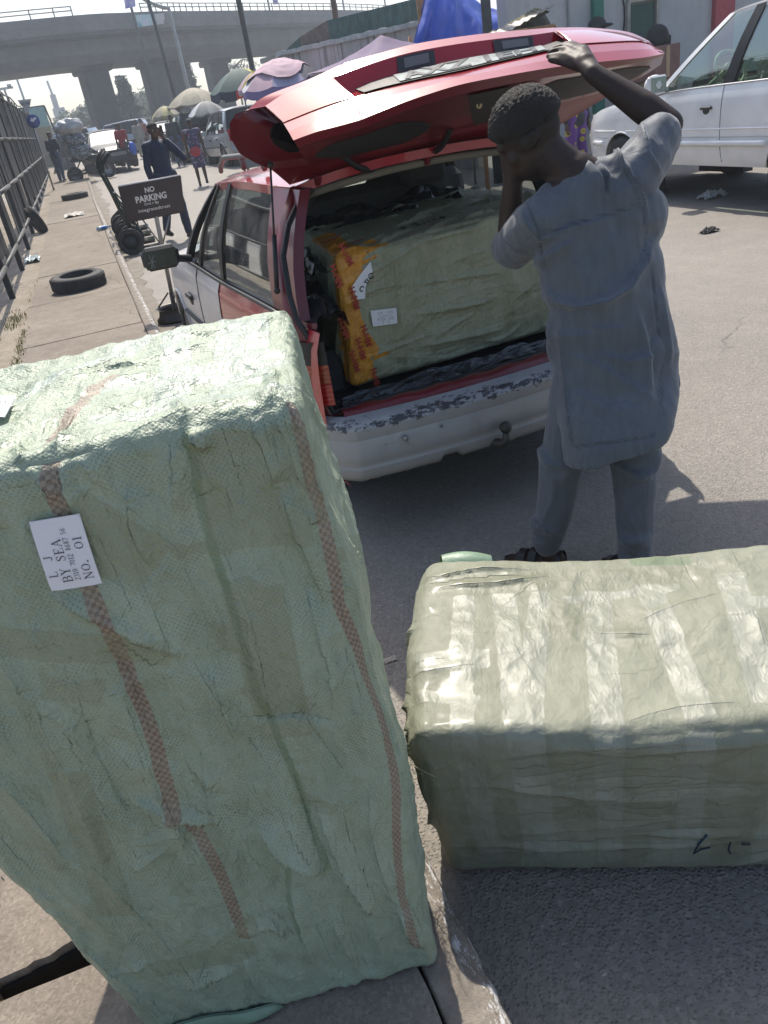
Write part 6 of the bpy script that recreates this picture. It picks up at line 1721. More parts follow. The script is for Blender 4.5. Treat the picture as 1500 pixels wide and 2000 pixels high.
    if not dress:
        t = MB(); t.cap(hipl + Vector((0, 0, .04)), hipr + Vector((0, 0, .04)), .125, .125)
        for hp, kn, an in ((hipl, knl, anl), (hipr, knr, anr)): t.chain([hp, kn, kn.lerp(an, .5), an + Vector((0, 0, .03))], [.105, .078, .072, .062])
        obj_from_mesh('trousers', fused(t, .014 if detail else .022, 2, post=crease), bottom, p)
    sh_ = MB()
    for an in (anl, anr):
        sh_.cap(an + Vector((0, .035, -.045)), an + Vector((0, -.15, -.055)), .042, .036, 12)
    obj_from_mesh('shoes', fused(sh_, .012, 2), M_SANDAL, p)
    return p
def floral(t, v, c):
    n = t.voro(16, v, out='Color'); d = t.voro(16, v)
    f = t.ramp(n, [(0, (.10, .07, .16)), (.35, (.22, .20, .28)), (.6, (.07, .06, .13)), (.85, (.30, .27, .30))], 'CONSTANT')
    return t.mix(t.step(d, .6, .45), c, f)
def ankara(t, v, c):
    st = t.wave(34, v, 1.5, 2, dirn='X'); c2 = t.ramp(st, [(.35, (.075, .018, .16)), (.6, (.19, .085, .33))])
    d = t.voro(8.5, t.map(v, scale=(1, .6, 1)), randomness=.55); return t.mix(t.step(d, .36, .32), c2, t.mix(t.step(d, .2, .16), (.46, .38, .05), (.30, .22, .05)))
C_NAVY = cloth_mat('navy_shirt', (.012, .020, .055), .7, 500, .3, 8)
C_JEAN = cloth_mat('blue_jeans', (.05, .085, .16), .8); C_DARKJ = cloth_mat('dark_jeans', (.02, .032, .06), .8)
C_RED = cloth_mat('red_shirt', (.33, .02, .035), .75); C_DARK = cloth_mat('dark_cloth', (.035, .038, .045), .8)
C_GREY = cloth_mat('beige_grey_cloth', (.26, .25, .22), .8); C_RUST = cloth_mat('rust_cloth', (.26, .10, .07), .8)
C_SKY = cloth_mat('pale_blue_cloth', (.26, .33, .42), .8); C_LEAF = cloth_mat('floral_dress_cloth', (.07, .06, .13), .75, pat=floral); C_ANK = cloth_mat('purple_print_cloth', (.1, .04, .2), .7, pat=ankara)
def gp_(x, y): q = g(x, y, 0); return (float(q[0]), float(q[1]), 0)
pn = walker('man in a navy shirt walking with a phone held to his ear', (1.36, 14.2, 0), 1.80, rad(16), C_NAVY, C_DARKJ, pose='walk', arms=('phone', 'down'))
ph = MB(); ph.box((.115, -.06, 1.62), (.012, .07, .14), (.1, 0, .2), 0, .004); tag(ph.build('mobile_phone', M_BLACK), 'dark mobile phone pressed to the ear of the navy shirted man', 'phone').matrix_world = frame_of(pn) @ Matrix.Translation((0, 0, 0))
bg_ = MB(); bg_.box((-.26, -.06, .74), (.10, .05, .26), (0, .05, 0), 0, .02); o = bg_.build('carrier_bag', plain('neon_yellow_bag', (.55, .62, .02), .5)); o.matrix_world = frame_of(pn); tag(o, 'neon yellow bag hanging from the hand of the navy shirted man', 'bag')
wm = walker('woman in a sleeveless purple floral dress walking away', (3.20, 23.2, 0), 1.66, rad(180 - 6), C_LEAF, None, pose='walk', dress=True, long_sleeve=False)
o = MB().ell((.02, .17, .92), (.15, .07, .13), None, 18, 14).cap((-.1, .14, 1.02), (.14, .08, 1.40), .008, .008).build('shoulder_bag', plain('red_bag_leather', (.42, .03, .04), .45)); o.matrix_world = frame_of(wm) @ Matrix.Rotation(PI, 4, 'Z'); tag(o, 'round red bag slung behind the woman in the floral dress', 'bag')
o.matrix_world = frame_of(wm)
rdm = walker('man in a red shirt and dark trousers carrying a blue bag, walking away', (2.16, 36, 0), 1.76, rad(150), C_RED, C_DARK, pose='walk', arms=('down', 'down'), long_sleeve=False, detail=0)
o = MB().ell((-.36, .0, .78), (.14, .17, .25), None, 14, 12).cap((-.3, 0, 1.0), (-.25, -.02, .92), .02, .03).build('carrier_bag', plain('blue_plastic_bag', (.03, .12, .55), .4, var=.2)); o.matrix_world = frame_of(rdm); tag(o, 'bulging blue plastic bag carried by the man in red', 'bag')
walker('man in a navy top and washed jeans standing by the loaded motorcycle', (-.50, 34.5, .10), 1.76, rad(150), C_NAVY, C_JEAN, arms=('hold', 'hold'), detail=0, lean=.3)
walker('person in beige grey clothes walking in the middle of the road', (3.5, 44, 0), 1.74, rad(10), C_GREY, C_GREY, pose='walk', detail=0)
walker('person in a rust coloured top among the parked cars', (3.9, 46, 0), 1.76, rad(180), C_RUST, C_DARK, detail=0)
walker('man in a dark shirt seen from behind beyond the navy shirted man', (3.9, 33, 0), 1.78, rad(175), C_DARK, C_JEAN, detail=0)
walker('person in pale blue long clothes beside the dark green car', (4.5, 34.2, 0), 1.74, rad(120), C_SKY, C_SKY, detail=0)
walker('market woman in a pale wrapper standing under the beige umbrella', (5.4, 40, 0), 1.72, rad(30), C_GREY, None, dress=True, detail=0)
q = atY(1146, 230, 10.6)
walker('person in purple printed trousers standing in front of the white car', (float(q[0]), 10.9, 0), 1.72, rad(15), C_DARK, C_ANK, hat=M_BLACK)
# ------------------------------------------------------------------ background cars
def zg(x, y): return float(rise(y))
def suv_spec(paint_, glass, **k):
    S = dict(L=4.5, W=1.82, belt=[(0, 1.06), (1.5, 1.03), (3.2, 1.0), (4.5, .86)], hood=[(3.25, 1.03), (3.7, 1.0), (4.2, .95), (4.5, .86)], cowl=3.25, sill=.34, wheel_r=.36, axles=(.85, 3.6), paint=paint_, roof=(.35, 2.55), roof_w=1.36,
        roof_z=[(.3, 1.66), (1.2, 1.70), (2.6, 1.63)], pillars=[(.28, .5, .22), (1.15, 1.15, .10, M_BLACK), (2.15, 2.0, .09, M_BLACK), (3.1, 2.55, .10)], glass=glass, doors=(1.15, 2.15, 3.05), rear_glass=(.06, 1.08), taillamp=(.95, .12, .34), headlamp=(.78, .30, .2), grille=(.72, .8, .2), bumper=(.5, .24, paint_),
        mirror=(2.95, 1.08, (.2, .12, .16)), cabin=True, tyre_w=.22, seats=2.3, handles=((1.35, .88), (2.35, .86)))
    S.update(k); return S
def sedan_spec(paint_, glass, **k):
    S = dict(L=4.4, W=1.74, belt=[(0, .93), (1.2, .92), (3.1, .90), (4.4, .72)], hood=[(3.1, .92), (3.6, .88), (4.1, .80), (4.4, .70)], cowl=3.1, deck=lambda y: .93 + .03 * min(1, y), sill=.26, wheel_r=.31, axles=(.85, 3.5), paint=paint_, roof=(1.25, 2.3), roof_w=1.2,
        roof_z=[(1.2, 1.38), (1.8, 1.42), (2.4, 1.36)], pillars=[(.72, 1.28, .16), (1.55, 1.62, .08, M_BLACK), (2.95, 2.3, .10)], glass=glass, doors=(1.3, 2.2, 3.0), rear_glass=(.62, .95), taillamp=(.76, .3, .16), headlamp=(.64, .32, .16), grille=(.60, .7, .14), bumper=(.42, .22, paint_), mirror=(2.85, .96, (.18, .1, .13)), tyre_w=.19, seats=2.1)
    S.update(k); return S
M_TINT = glass_mat('tinted_glass', (.10, .13, .13), .02, .15)
P_SILV = paint('silver_paint', (.42, .44, .45), .4, .3, .6, metal=.3); P_GREEN = paint('dark_green_paint', (.035, .06, .06), .4, .3, .6); P_BLK = paint('black_paint', (.02, .022, .026), .3, .45, .15); P_BLK.node_tree.nodes['Principled BSDF'].inputs['Specular IOR Level'].default_value = .2
P_WHT = paint('white_paint', (.80, .80, .79), .12, .28, .8); P_GOLD = paint('champagne_paint', (.36, .34, .30), .3, .3, .5); P_BLUE = paint('pale_blue_paint', (.30, .36, .44), .3, .3, .5)
M_CREAM = plain('cream_interior', (.42, .40, .34), .75, var=.08)
# the white utility vehicle on the right
wv = thing('parked_car', 'large white sport utility car parked on the right, steering wheel seen through its side window', 'car', (7.42, 5.28, 0), rad(-1.0))
car(wv, suv_spec(P_WHT, glass_mat('clear_green_glass', (.58, .72, .60), .015, .03, .22), L=4.75, W=1.95, belt=[(0, 1.24), (1.5, 1.225), (2.9, 1.19), (3.3, 1.14), (4.75, .95)], hood=[(3.15, 1.19), (3.6, 1.13), (4.3, 1.05), (4.75, .93)], cowl=3.15, sill=.42, wheel_r=.37, axles=(.95, 3.78), roof=(.35, 2.20), roof_w=1.58, roof_z=[(.3, 1.84), (1.2, 1.90), (2.3, 1.84)], roof_crown=.07,
    pillars=[(.25, .45, .24), (.95, .95, .12, M_BLACK), (1.98, 1.72, .15, M_BLACK), (3.12, 2.16, .13)], doors=(.95, 2.0, 3.14), handles=((1.15, 1.03), (2.22, 1.005)), handle_mat=M_BLACK, side_strip=[(.66, .034, P_WHT), (.72, .006, P_SILV), (.80, .010, P_WHT)], mirror=(2.98, 1.28, (.23, .15, .19)), mirror_paint=P_WHT,
    bumper=(.58, .36, P_WHT), seat_mat=M_CREAM, sw_mat=plain('pale_wheel_rim', (.45, .44, .38), .5), seats=2.05, rim=M_CHROME, moulding=M_CHROME, door_rake=.02, headlamp=(.88, .3, .22), sw_dz=.12, tyre_w=.24, rear_glass_mat=M_TINT))
def place_car(name, label, spec, x, y, rz, group='cars in the street'):
    o = thing(name, label, 'car', (x, y, zg(x, y)), rz, group); car(o, spec); return o
place_car('parked_car', 'silver grey sport utility car seen from behind beyond the red car', suv_spec(P_SILV, M_TINT, side_strip=[(.62, .02, M_BLACK)]), 5.75, 27.6, rad(4))
place_car('parked_car', 'dark green sport utility car with a wide rear window, seen from behind', suv_spec(P_GREEN, M_TINT, bumper=(.52, .26, P_SILV)), 5.05, 33.6, rad(2))
place_car('parked_car', 'dark car facing the camera with a pale bonnet beside the loaded motorcycle', sedan_spec(P_BLK, M_TINT, hood=[(3.1, .98), (3.6, .93), (4.1, .86), (4.4, .76)], belt=[(0, .98), (1.2, .97), (3.1, .96), (4.4, .78)], roof_z=[(1.2, 1.48), (1.8, 1.52), (2.4, 1.46)], paint=[P_BLK]), 1.25, 40.2, PI + rad(8))
place_car('parked_car', 'silver jeep side on behind the man in red', suv_spec(P_BLUE, M_TINT, L=4.2), 5.0, 52, rad(70))
place_car('parked_car', 'dark hatchback far down the road behind the bridge pier foot', suv_spec(P_BLK, M_TINT, L=4.0, W=1.7), 2.0, 54, rad(60))
place_car('parked_car', 'champagne saloon partly hidden behind the market shoppers', sedan_spec(P_GOLD, M_TINT), 5.5, 47, rad(8))

# ------------------------------------------------------------------ no-parking board
sg = thing('no_parking_sign', 'dark maroon no parking board on a pole set in a wheel rim', 'sign', (.523, 7.96, 0), 0)
m = MB(); q = [atY(x, y, Y) for x, y, Y in ((232, 365, 7.88), (352, 343, 7.90), (360, 412, 7.92), (250, 433, 7.90))]
TL, TR, BR, BL = [np.array(p) for p in q]
TR = TL + (TR - TL) * 1.0
nrm = np.cross(TR - TL, BL - TL); nrm /= np.linalg.norm(nrm)
if nrm[1] > 0: nrm = -nrm
P_BOARD = plain('maroon_board', (.018, .008, .011), .4, var=.25, dirt=.15, dirtcol=(.10, .08, .07)); M_WPAINT = plain('white_lettering', (.60, .57, .54), .6, var=.15)
m.prism([TL, TR, BR, BL], -nrm * .03); bo = m.build('board', P_BOARD, sg, world=True)
m = MB(); m.tube([TL - nrm * .015, TR - nrm * .015], .012, 6); m.build('top_edge', M_WPAINT, bo, world=True)
m = MB(); m.tube([BL - nrm * .015, BR - nrm * .015], .014, 6); m.tube([TL - nrm * .015, BL - nrm * .015], .009, 6); m.tube([TR - nrm * .015, BR - nrm * .015], .009, 6); m.build('frame', M_BLACK, bo, world=True)
tl = MB()
def on_board(txt, cx_, cy_, wid, hgt, bold):
    vs, fs = letters(txt, 1.0, bold, depth=.004); xs = [v[0] for v in vs]; ys = [v[1] for v in vs]
    X0, X1, Y0, Y1 = min(xs), max(xs), min(ys), max(ys)
    out = []
    for v in vs:
        u = cx_ + ((v[0] - (X0 + X1) / 2) / (X1 - X0)) * wid; w = cy_ + ((v[1] - (Y0 + Y1) / 2) / (Y1 - Y0)) * hgt
        p = (TL * (1 - u) + TR * u) * (1 - w) + (BL * (1 - u) + BR * u) * w if False else (BL * (1 - u) + BR * u) * (1 - w) + (TL * (1 - u) + TR * u) * w
        out.append(tuple(p + nrm * (.004 + v[2])))
    tl.add(out, fs)
on_board('NO', .47, .78, .16, .155, .035); on_board('PARKING', .47, .555, .52, .19, .035); on_board('Ord r By', .46, .385, .25, .10, .012); on_board('integratedtrust', .49, .22, .55, .125, .006)
tl.build('lettering', M_WPAINT, bo, world=True)
m = MB(); bm_ = (BL + BR) / 2 - nrm * .02; base = np.array((.523, 7.96, .06)); m.tube([base, bm_, (TL + TR) / 2 - nrm * .03], .02, 8); m.tube([BL * .75 + BR * .25 - nrm * .02, bm_ * .7 + base * .3], .008, 6); m.tube([BL * .25 + BR * .75 - nrm * .02, bm_ * .7 + base * .3], .008, 6); m.build('pole', M_STEEL, sg, world=True)
m = MB(); m.lathe([(.16, .0), (.19, .01), (.19, .03), (.165, .05), (.15, .10), (.16, .13), (.185, .135)], (.523, 7.96, .005), n=28); m.lathe([(0, .06), (.06, .07), (.145, .055)], (.523, 7.96, .005), n=20)
for k in range(6):
    a = 2 * PI * k / 6; m.ell((.523 + .10 * math.cos(a), 7.96 + .10 * math.sin(a), .072), (.022, .022, .01))
for k in range(3):
    a = 2 * PI * k / 3 + .4; m.tube([(.523 + .18 * math.cos(a), 7.96 + .18 * math.sin(a), .13), (.523 + .02 * math.cos(a), 7.96 + .02 * math.sin(a), .27)], .008, 6)
m.build('rim_base', plain('rusty_black_rim', (.06, .055, .05), .5, .5, var=.4), sg, world=True)

# ------------------------------------------------------------------ hand trucks parked along the kerb
M_TRUCK = plain('green_black_steel', (.022, .030, .024), .45, .4, var=.4, dirt=.3, dirtcol=(.09, .08, .065))
def hand_truck(loc, rz):
    o = thing('hand_truck', 'nearest hand truck of the row, half hidden by the no parking board', 'hand truck', loc, rz, 'hand trucks lined up along the kerb')
    f = MB(); w = .21
    for s in (-1, 1): f.tube([(.02, s * w, .12), (-.10, s * w, .80), (-.20, s * w, 1.22), (-.17, s * w, 1.34), (-.04, s * w, 1.48)], .019, 8)
    for z, x in ((.30, -.02), (.62, -.07), (.92, -.12), (1.2, -.195)): f.tube([(x, -w, z), (x, w, z)], .015, 8)
    f.tube([(-.07, 0, .62), (-.195, 0, 1.2)], .013, 6); f.tube([(.02, -w, .14), (.02, w, .14)], .016, 8)
    for s in (-1, 1): f.tube([(.10, s * w, .42), (-.09, s * w, .74)], .014, 6); f.tube([(.10, s * w, .42), (.05, s * w, .10)], .014, 6)
    f.build('frame', M_TRUCK, o)
    f = MB(); f.box((.20, 0, .035), (.34, .40, .012)); 
    for s in (-1, 0, 1): f.tube([(.04, s * .16, .045), (.37, s * .16, .05)], .012, 6)
    f.build('toe_plate', M_TRUCK, o)
    for s in (-1, 1):
        t = MB(); tyre(t, (-.06, s * (w + .075), .2), .2, .085, (0, 1, 0), 28); wh = t.build('wheel', M_RUBBER, o)
        t = MB(); t.lathe([(.125, -.02), (.12, .025), (.05, .03), (.035, .045), (0, .045)], (-.06, s * (w + .075), .2), (0, s, 0), 20); t.build('hub', M_BLACK, wh)
        t = MB(); t.tube([(-.16, s * w, 1.352), (-.03, s * w, 1.488)], .024, 8); t.build('grip', M_RUBBER, o)
    return o
h0 = hand_truck((.60, 13.75, 0), rad(-6))
for (x, y, rz), lab in zip(((.60, 14.75, rad(-3)), (.62, 15.7, rad(4)), (.66, 16.7, rad(-8))), ('second hand truck behind the no parking board', 'third hand truck of the row along the kerb', 'farthest hand truck, at the end of the row by the kerb')):
    h = copy_tree(h0); h['label'] = lab; h.location = (x, y, zg(x, y)); h.rotation_euler = (0, 0, rz)

# ------------------------------------------------------------------ tyres and litter on the pavement
def loose_tyre(name, label, c, R, w, axis, grp='old tyres left on the pavement'):
    m = MB(); tyre(m, c, R, w, axis, 48)
    ax = Vector(axis).normalized(); a = ax.orthogonal().normalized(); b2 = ax.cross(a)
    for k in range(44):   # tread blocks
        t = 2 * PI * k / 44; d = a * math.cos(t) + b2 * math.sin(t)
        for s in (-1, 1):
            p = Vector(c) + d * (R + .001) + ax * s * w * .2; e = d.cross(ax) * R * .05
            m.add([p - e - ax * w * .1, p + e - ax * w * .16, p + e + ax * w * .1, p - e + ax * w * .16, p - e - ax * w * .1 + d * .006, p + e - ax * w * .16 + d * .006, p + e + ax * w * .1 + d * .006, p - e + ax * w * .16 + d * .006], [(4, 5, 6, 7), (0, 1, 5, 4), (1, 2, 6, 5), (2, 3, 7, 6), (3, 0, 4, 7)])
    return tag(m.build(name, M_RUBBER), label, 'tyre', grp)
q = g(152, 546, .25)
loose_tyre('old_tyre', 'nearest old car tyre lying flat on the pavement slabs', (float(q[0]), float(q[1]), .235), .315, .165, (.02, -.06, 1))
q = g(146, 384, .6); loose_tyre('old_tyre', 'thin old tyre lying flat on the far end of the pavement', (-.18, 25.0, .15 + zg(0, 25) + .07), .36, .14, (0, 0, 1))
loose_tyre('old_tyre', 'dark old tyre leaning on the foot of the fence', (-1.02, 18.2, .14 + zg(0, 18.2) + .24), .28, .18, (.9, .2, .35))
def scrap(name, label, cat, c, size, mat, seed, up=.03, grp=None):
    G = crumple(c[0], c[1], c[2], size[0], size[1], up, n=14, seed=seed, f=6, amp=up * .9); G[:, :, 2] = np.maximum(G[:, :, 2], c[2] + .002)
    rr = random.Random(seed)
    m = MB(); m.grid(G, smooth=False)
    return tag(m.build(name, mat), label, cat, grp)
q = g(140, 405, .45); scrap('crumpled_paper', 'torn pale paper lying on the pavement between two tyres', 'litter', (float(q[0]), float(q[1]), .16 + zg(0, q[1])), (.22, .35), plain('dirty_paper', (.55, .52, .47), .8, var=.1), 61, .05)
q = g(1390, 386, 0); scrap('crumpled_paper', 'crumpled grey paper in the shade beside the white car', 'litter', (float(q[0]), float(q[1]), .004), (.16, .10), plain('grey_paper', (.5, .5, .48), .8), 62, .06)
q = g(1385, 454, 0); scrap('dead_leaf', 'dark curled rubbish on the sunlit asphalt by the white car', 'litter', (float(q[0]), float(q[1]), .004), (.09, .05), plain('black_rubbish', (.05, .045, .04), .7, var=.5), 63, .035)
q = g(762, 1290, 0); scrap('paper_scrap', 'small pale scrap of paper on the road between the bundles', 'litter', (float(q[0]), float(q[1]), .003), (.022, .012), plain('pale_scrap', (.55, .48, .42), .8), 64, .006)
q = g(365, 535, 0); scrap('paper_scrap', 'tiny white scrap on the road beside the no parking pole', 'litter', (float(q[0]), float(q[1]), .003), (.04, .02), M_PAPER, 65, .01)
q = g(60, 507, .16); scrap('plastic_film', 'clear plastic film blown against the fence foot', 'litter', (float(q[0]) + .03, float(q[1]), .15), (.12, .3), plain('dull_film', (.4, .47, .46), .3), 66, .05)
q = g(1255, 1880, 0)
for k, (x, y) in enumerate(((1180, 1906), (745, 1185))):
    q = g(x, y, 0); scrap('paper_scrap', ('tiny pale fleck lying alone on the asphalt in front of the low bundle', 'tiny pale fleck on the road just right of the tall bundle')[k], 'litter', (float(q[0]), float(q[1]), .002), (.005, .0022), plain('pale_scrap', (.5, .45, .4), .8), 70 + k, .003, 'flecks on the asphalt')
bt = thing('plastic_bottle', 'blue drinks bottle lying at the edge of the pavement by the hand trucks', 'bottle', (.20, 16.4, .15 + zg(0, 16.4)), rad(20))
m = MB(); m.lathe([(0, -.13), (.034, -.125), (.036, -.05), (.032, 0), (.036, .05), (.030, .085), (.013, .115), (.013, .13)], (0, 0, .037), (1, .1, 0), 16); m.build('body', plain('pale_blue_plastic', (.45, .62, .8), .2, tr=.2), bt)
m = MB(); m.lathe([(.016, -.0), (.016, .03), (0, .03)], (.127, .013, .037), (1, .1, 0), 12); m.build('cap', plain('blue_cap', (.02, .10, .5), .4), bt)
m = MB(); m.lathe([(.0365, -.05), (.0375, .0), (.0365, .05)], (.0, 0, .037), (1, .1, 0), 16); m.build('label', plain('blue_wrapper', (.03, .22, .6), .4), bt)
# weeds in the joints
wd = MB(); rw = random.Random(12)
def tuft(x, y, z, n, h):
    for _ in range(n):
        a = rw.uniform(0, 2 * PI); px_, py_ = x + rw.gauss(0, .025), y + rw.gauss(0, .06); l = h * rw.uniform(.4, 1.3); d = Vector((math.cos(a) * .5, math.sin(a) * .5, .8)) * l; w = Vector((-math.sin(a), math.cos(a), 0)) * l * .10
        p = Vector((px_, py_, z)); wd.add([p - w, p + w, p + d * .6 + w * .7, p + d * .6 - w * .7, p + d + Vector((0, 0, -.15 * l))], [(0, 1, 2, 3), (3, 2, 4)], 0)
for y in np.arange(6.6, 8.4, .05): tuft(-.905 + rw.gauss(0, .01), y, .14, 10, .035)
for y in np.arange(8.5, 12, .3): tuft(-.91, y + rw.uniform(-.1, .1), .14, 7, .03)
for _ in range(20): tuft(-1.05 + rw.gauss(0, .06), 8.9 + rw.gauss(0, .3), .14, 8, .05)
wd.build('weeds', plain('dry_green_weeds', (.16, .15, .035), .8, var=.5, vscale=30), kind='stuff')

# ------------------------------------------------------------------ steel fence on the left
M_FENCE = plain('black_steel', (.014, .015, .017), .55, .0, var=.4, vscale=8, dirt=.2, dirtcol=(.06, .056, .05)); M_PANEL = plain('charcoal_sheet', (.016, .017, .021), .6, .0, var=.35, vscale=5, dirt=.15, dirtcol=(.06, .058, .055)); M_RAIL = plain('grey_rail_steel', (.06, .06, .06), .55, .0, var=.3)
fx = -1.16
fence = thing('steel_fence', 'tall dark steel fence of upright sheets along the pavement', 'fence', (fx, 10, 0), 0)
fz = lambda y: .13 + zg(0, y) * .45
rf_ = random.Random(8)
posts = list(np.arange(8.2, 44, 2.55))
for y in posts:
    m = MB(); m.box((fx, y, fz(y) + 1.40 - .05), (.07, .09, 2.9 + rf_.uniform(-.1, .15))); m.build('post', M_FENCE, fence, world=True)
for i in range(len(posts) - 1):
    y0, y1 = posts[i], posts[i + 1]
    m = MB()
    for z, r_ in ((.36, .03), (1.08, .035), (1.82, .035), (2.72, .02)): m.tube([(fx + .045, y0, fz(y0) + z), (fx + .045, y1, fz(y1) + z)], r_, 6)
    m.build('rail', M_RAIL, fence, world=True)
    m = MB(); n = 5
    for k in range(n):
        a = y0 + .06 + (y1 - y0 - .12) * k / n; b2 = a + (y1 - y0) / n * rf_.uniform(.86, .97); lo_ = .40 + rf_.uniform(-.1, .1) if rf_.random() < .8 else 1.1; hi = 2.72 + rf_.uniform(-.25, .25)
        m.box((fx + rf_.uniform(-.01, .01), (a + b2) / 2, fz(a) + (lo_ + hi) / 2), (.015, b2 - a, hi - lo_), (rf_.uniform(-.01, .01), 0, rf_.uniform(-.03, .03)))
    m.build('sheet_panel', M_PANEL, fence, world=True)
tw = thing('fence_wire', 'thin cable sagging along the top of the dark fence', 'cable', (fx, 20, 3), 0)
m = MB(); m.tube([(fx + .1, y, 3.02 + .003 * (y - 10) + .04 * math.sin(y)) for y in np.linspace(8, 50, 30)], .018, 5); m.build('cable', M_BLACK, tw, world=True)
# road sign behind the fence
rs_ = thing('road_sign', 'grey triangular give way plate above a round blue sign on one post', 'sign', (-.74, 30, 0), 0)
m = MB(); m.tube([(-.80, 30.05, .2), (-.80, 30.05, 3.15)], .03, 8); m.build('post', M_STEEL, rs_, world=True)
m = MB(); m.prism([atY(34, 196, 30), atY(61, 193, 30), atY(55, 223, 30)], (0, .02, 0)); tp_ = m.build('triangle_plate', plain('weathered_plate', (.42, .42, .41), .6, var=.15), rs_, world=True)
vs, fs = letters('GIVE WAY', .13, .002, depth=.004); m = MB(); c = atY(49, 203, 29.98); m.add([(c[0] + v[0] * .55, c[1] - .01 + v[2], c[2] + v[1]) for v in vs], fs); m.build('lettering', plain('faded_black', (.12, .12, .12), .6), tp_, world=True)
m = MB(); c = atY(65, 237, 30); m.lathe([(0, 0), (.20, 0), (.20, .02), (0, .02)], c, (0, -1, 0), 32); dk = m.build('round_plate', plain('road_sign_blue', (.03, .06, .28), .4), rs_, world=True)
m = MB(); m.prism([(c[0] - .09, c[1] - .024, c[2] + .02), (c[0] + .02, c[1] - .024, c[2] - .03), (c[0] + .02, c[1] - .024, c[2] + .0), (c[0] + .12, c[1] - .024, c[2] + .06), (c[0] + .10, c[1] - .024, c[2] + .12), (c[0] - .01, c[1] - .024, c[2] + .07), (c[0] - .02, c[1] - .024, c[2] + .12)], (0, .004, 0)); m.build('arrow', M_PAPER, dk, world=True)
# sheds beyond the fence
sh = thing('shelter', 'shelter with a pale teal translucent screen over a low tan wall', 'shelter', (-1.6, 50, 0), 0)
m = MB(); P = [atY(30, 213, 50), atY(86, 206, 50), atY(98, 246, 50), atY(40, 253, 50)]; m.prism(P, (0, .05, 0)); m.build('screen', plain('teal_screen', (.22, .36, .36), .4, var=.15), sh, world=True)
m = MB(); m.tube([P[1], np.array(P[1]) * np.array((1, 1, 0)) + np.array((.35, 0, .5))], .05, 6); m.tube([P[0], P[1]], .03, 6); m.build('frame', M_FENCE, sh, world=True)
m = MB(); m.box((-2.6, 50.6, 1.6), (4.2, .4, 2.5)); m.build('wall', plain('tan_wall', (.26, .22, .18), .85, var=.15), sh, world=True)
kq = atY(142, 246, 60)
tn = thing('kiosk', 'low kiosk under a pale tent roof with a red band', 'kiosk', (float(kq[0]), 60, float(kq[2]) - 2.55), 0, scale=.68)
m = MB(); m.lathe([(2.9, 2.3), (2.6, 2.5), (1.2, 3.0), (.2, 3.7), (0, 3.75)], (0, 0, 0), n=8); m.build('tent_roof', plain('pale_canvas', (.30, .30, .31), .7), tn)
m = MB(); m.box((.4, .5, 1.2), (6.6, 2.2, 2.3)); m.build('wall', plain('kiosk_wall', (.3, .27, .25), .8), tn)
m = MB(); m.box((1.9, -.65, 1.9), (2.0, .1, .35)); m.build('red_band', plain('red_board', (.42, .08, .07), .6), tn)
m = MB(); m.box((1.5, -.63, 1.1), (.4, .06, .6)); m.box((2.5, -.63, 1.1), (.4, .06, .6)); m.build('window', M_TINT, tn)

# ------------------------------------------------------------------ flyover
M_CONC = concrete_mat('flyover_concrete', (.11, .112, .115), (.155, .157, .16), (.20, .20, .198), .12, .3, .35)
M_CONCD = concrete_mat('flyover_soffit', (.07, .07, .075), (.10, .10, .105), (.13, .13, .13), .12, .3, .4)  # darker copy of the concrete; shade painted into deck underside and piers
ctrl = np.array([(-90, 60), (-40, 64.5), (-1.8, 69.8), (7.9, 73.4), (14, 78), (22, 84.5), (32, 93), (43, 104), (58, 122), (75, 150)], float)
sx_, sy_ = smoothline(np.arange(10), ctrl[:, 0]), smoothline(np.arange(10), ctrl[:, 1])
tt = np.linspace(0, 9, 91); CL = np.array([(sx_(t), sy_(t)) for t in tt]); dC = np.gradient(CL, axis=0); dC /= np.linalg.norm(dC, axis=1)[:, None]; NR = np.stack([-dC[:, 1], dC[:, 0]], 1)   # away from the viewer
fly = thing('flyover', 'long curved concrete flyover on tall piers crossing beyond the market', 'bridge', (8, 74, 0), 0)
def sweep(name, prof, mat, sl=slice(None), parent=fly):
    m = MB(); P = np.array([[(CL[i, 0] + NR[i, 0] * d, CL[i, 1] + NR[i, 1] * d, z) for d, z in prof] for i in range(len(CL))])[sl]
    m.grid(P, smooth=False, closed_v=True); return m.build(name, mat, parent, world=True)
sweep('parapet', [(0, 10.1), (.25, 10.1), (.3, 9.0), (-.05, 9.0), (-.05, 9.5), (-.0, 9.52)], M_CONC)
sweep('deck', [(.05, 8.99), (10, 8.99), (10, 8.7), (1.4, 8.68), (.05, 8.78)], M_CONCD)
sweep('box_girder', [(1.5, 8.70), (1.3, 7.75), (2.2, 7.12), (8.2, 7.12), (9, 8.7)], M_CONC)
sweep('far_parapet', [(9.7, 10.1), (9.95, 10.1), (9.95, 9.0), (9.7, 9.0)], M_CONC)
def railing(i0, i1):
    m = MB()
    for z in (10.42, 10.68): m.tube([(CL[i, 0] + NR[i, 0] * .12, CL[i, 1] + NR[i, 1] * .12, z) for i in range(i0, i1)], .045, 5)
    acc = 0
    for i in range(i0, i1):
        p = CL[i] + NR[i] * .12
        if (i - i0) % 1 == 0: m.tube([(p[0], p[1], 10.08), (p[0], p[1], 10.7)], .05, 5)
    return m.build('railing', plain('rail_paint', (.2, .19, .17), .6), fly, world=True)
i_gap0 = int(np.argmin(abs(CL[:, 0] - 3.2))); i_gap1 = int(np.argmin(abs(CL[:, 0] - 8.4)))
railing(0, i_gap0 + 1); railing(i_gap1, 90)
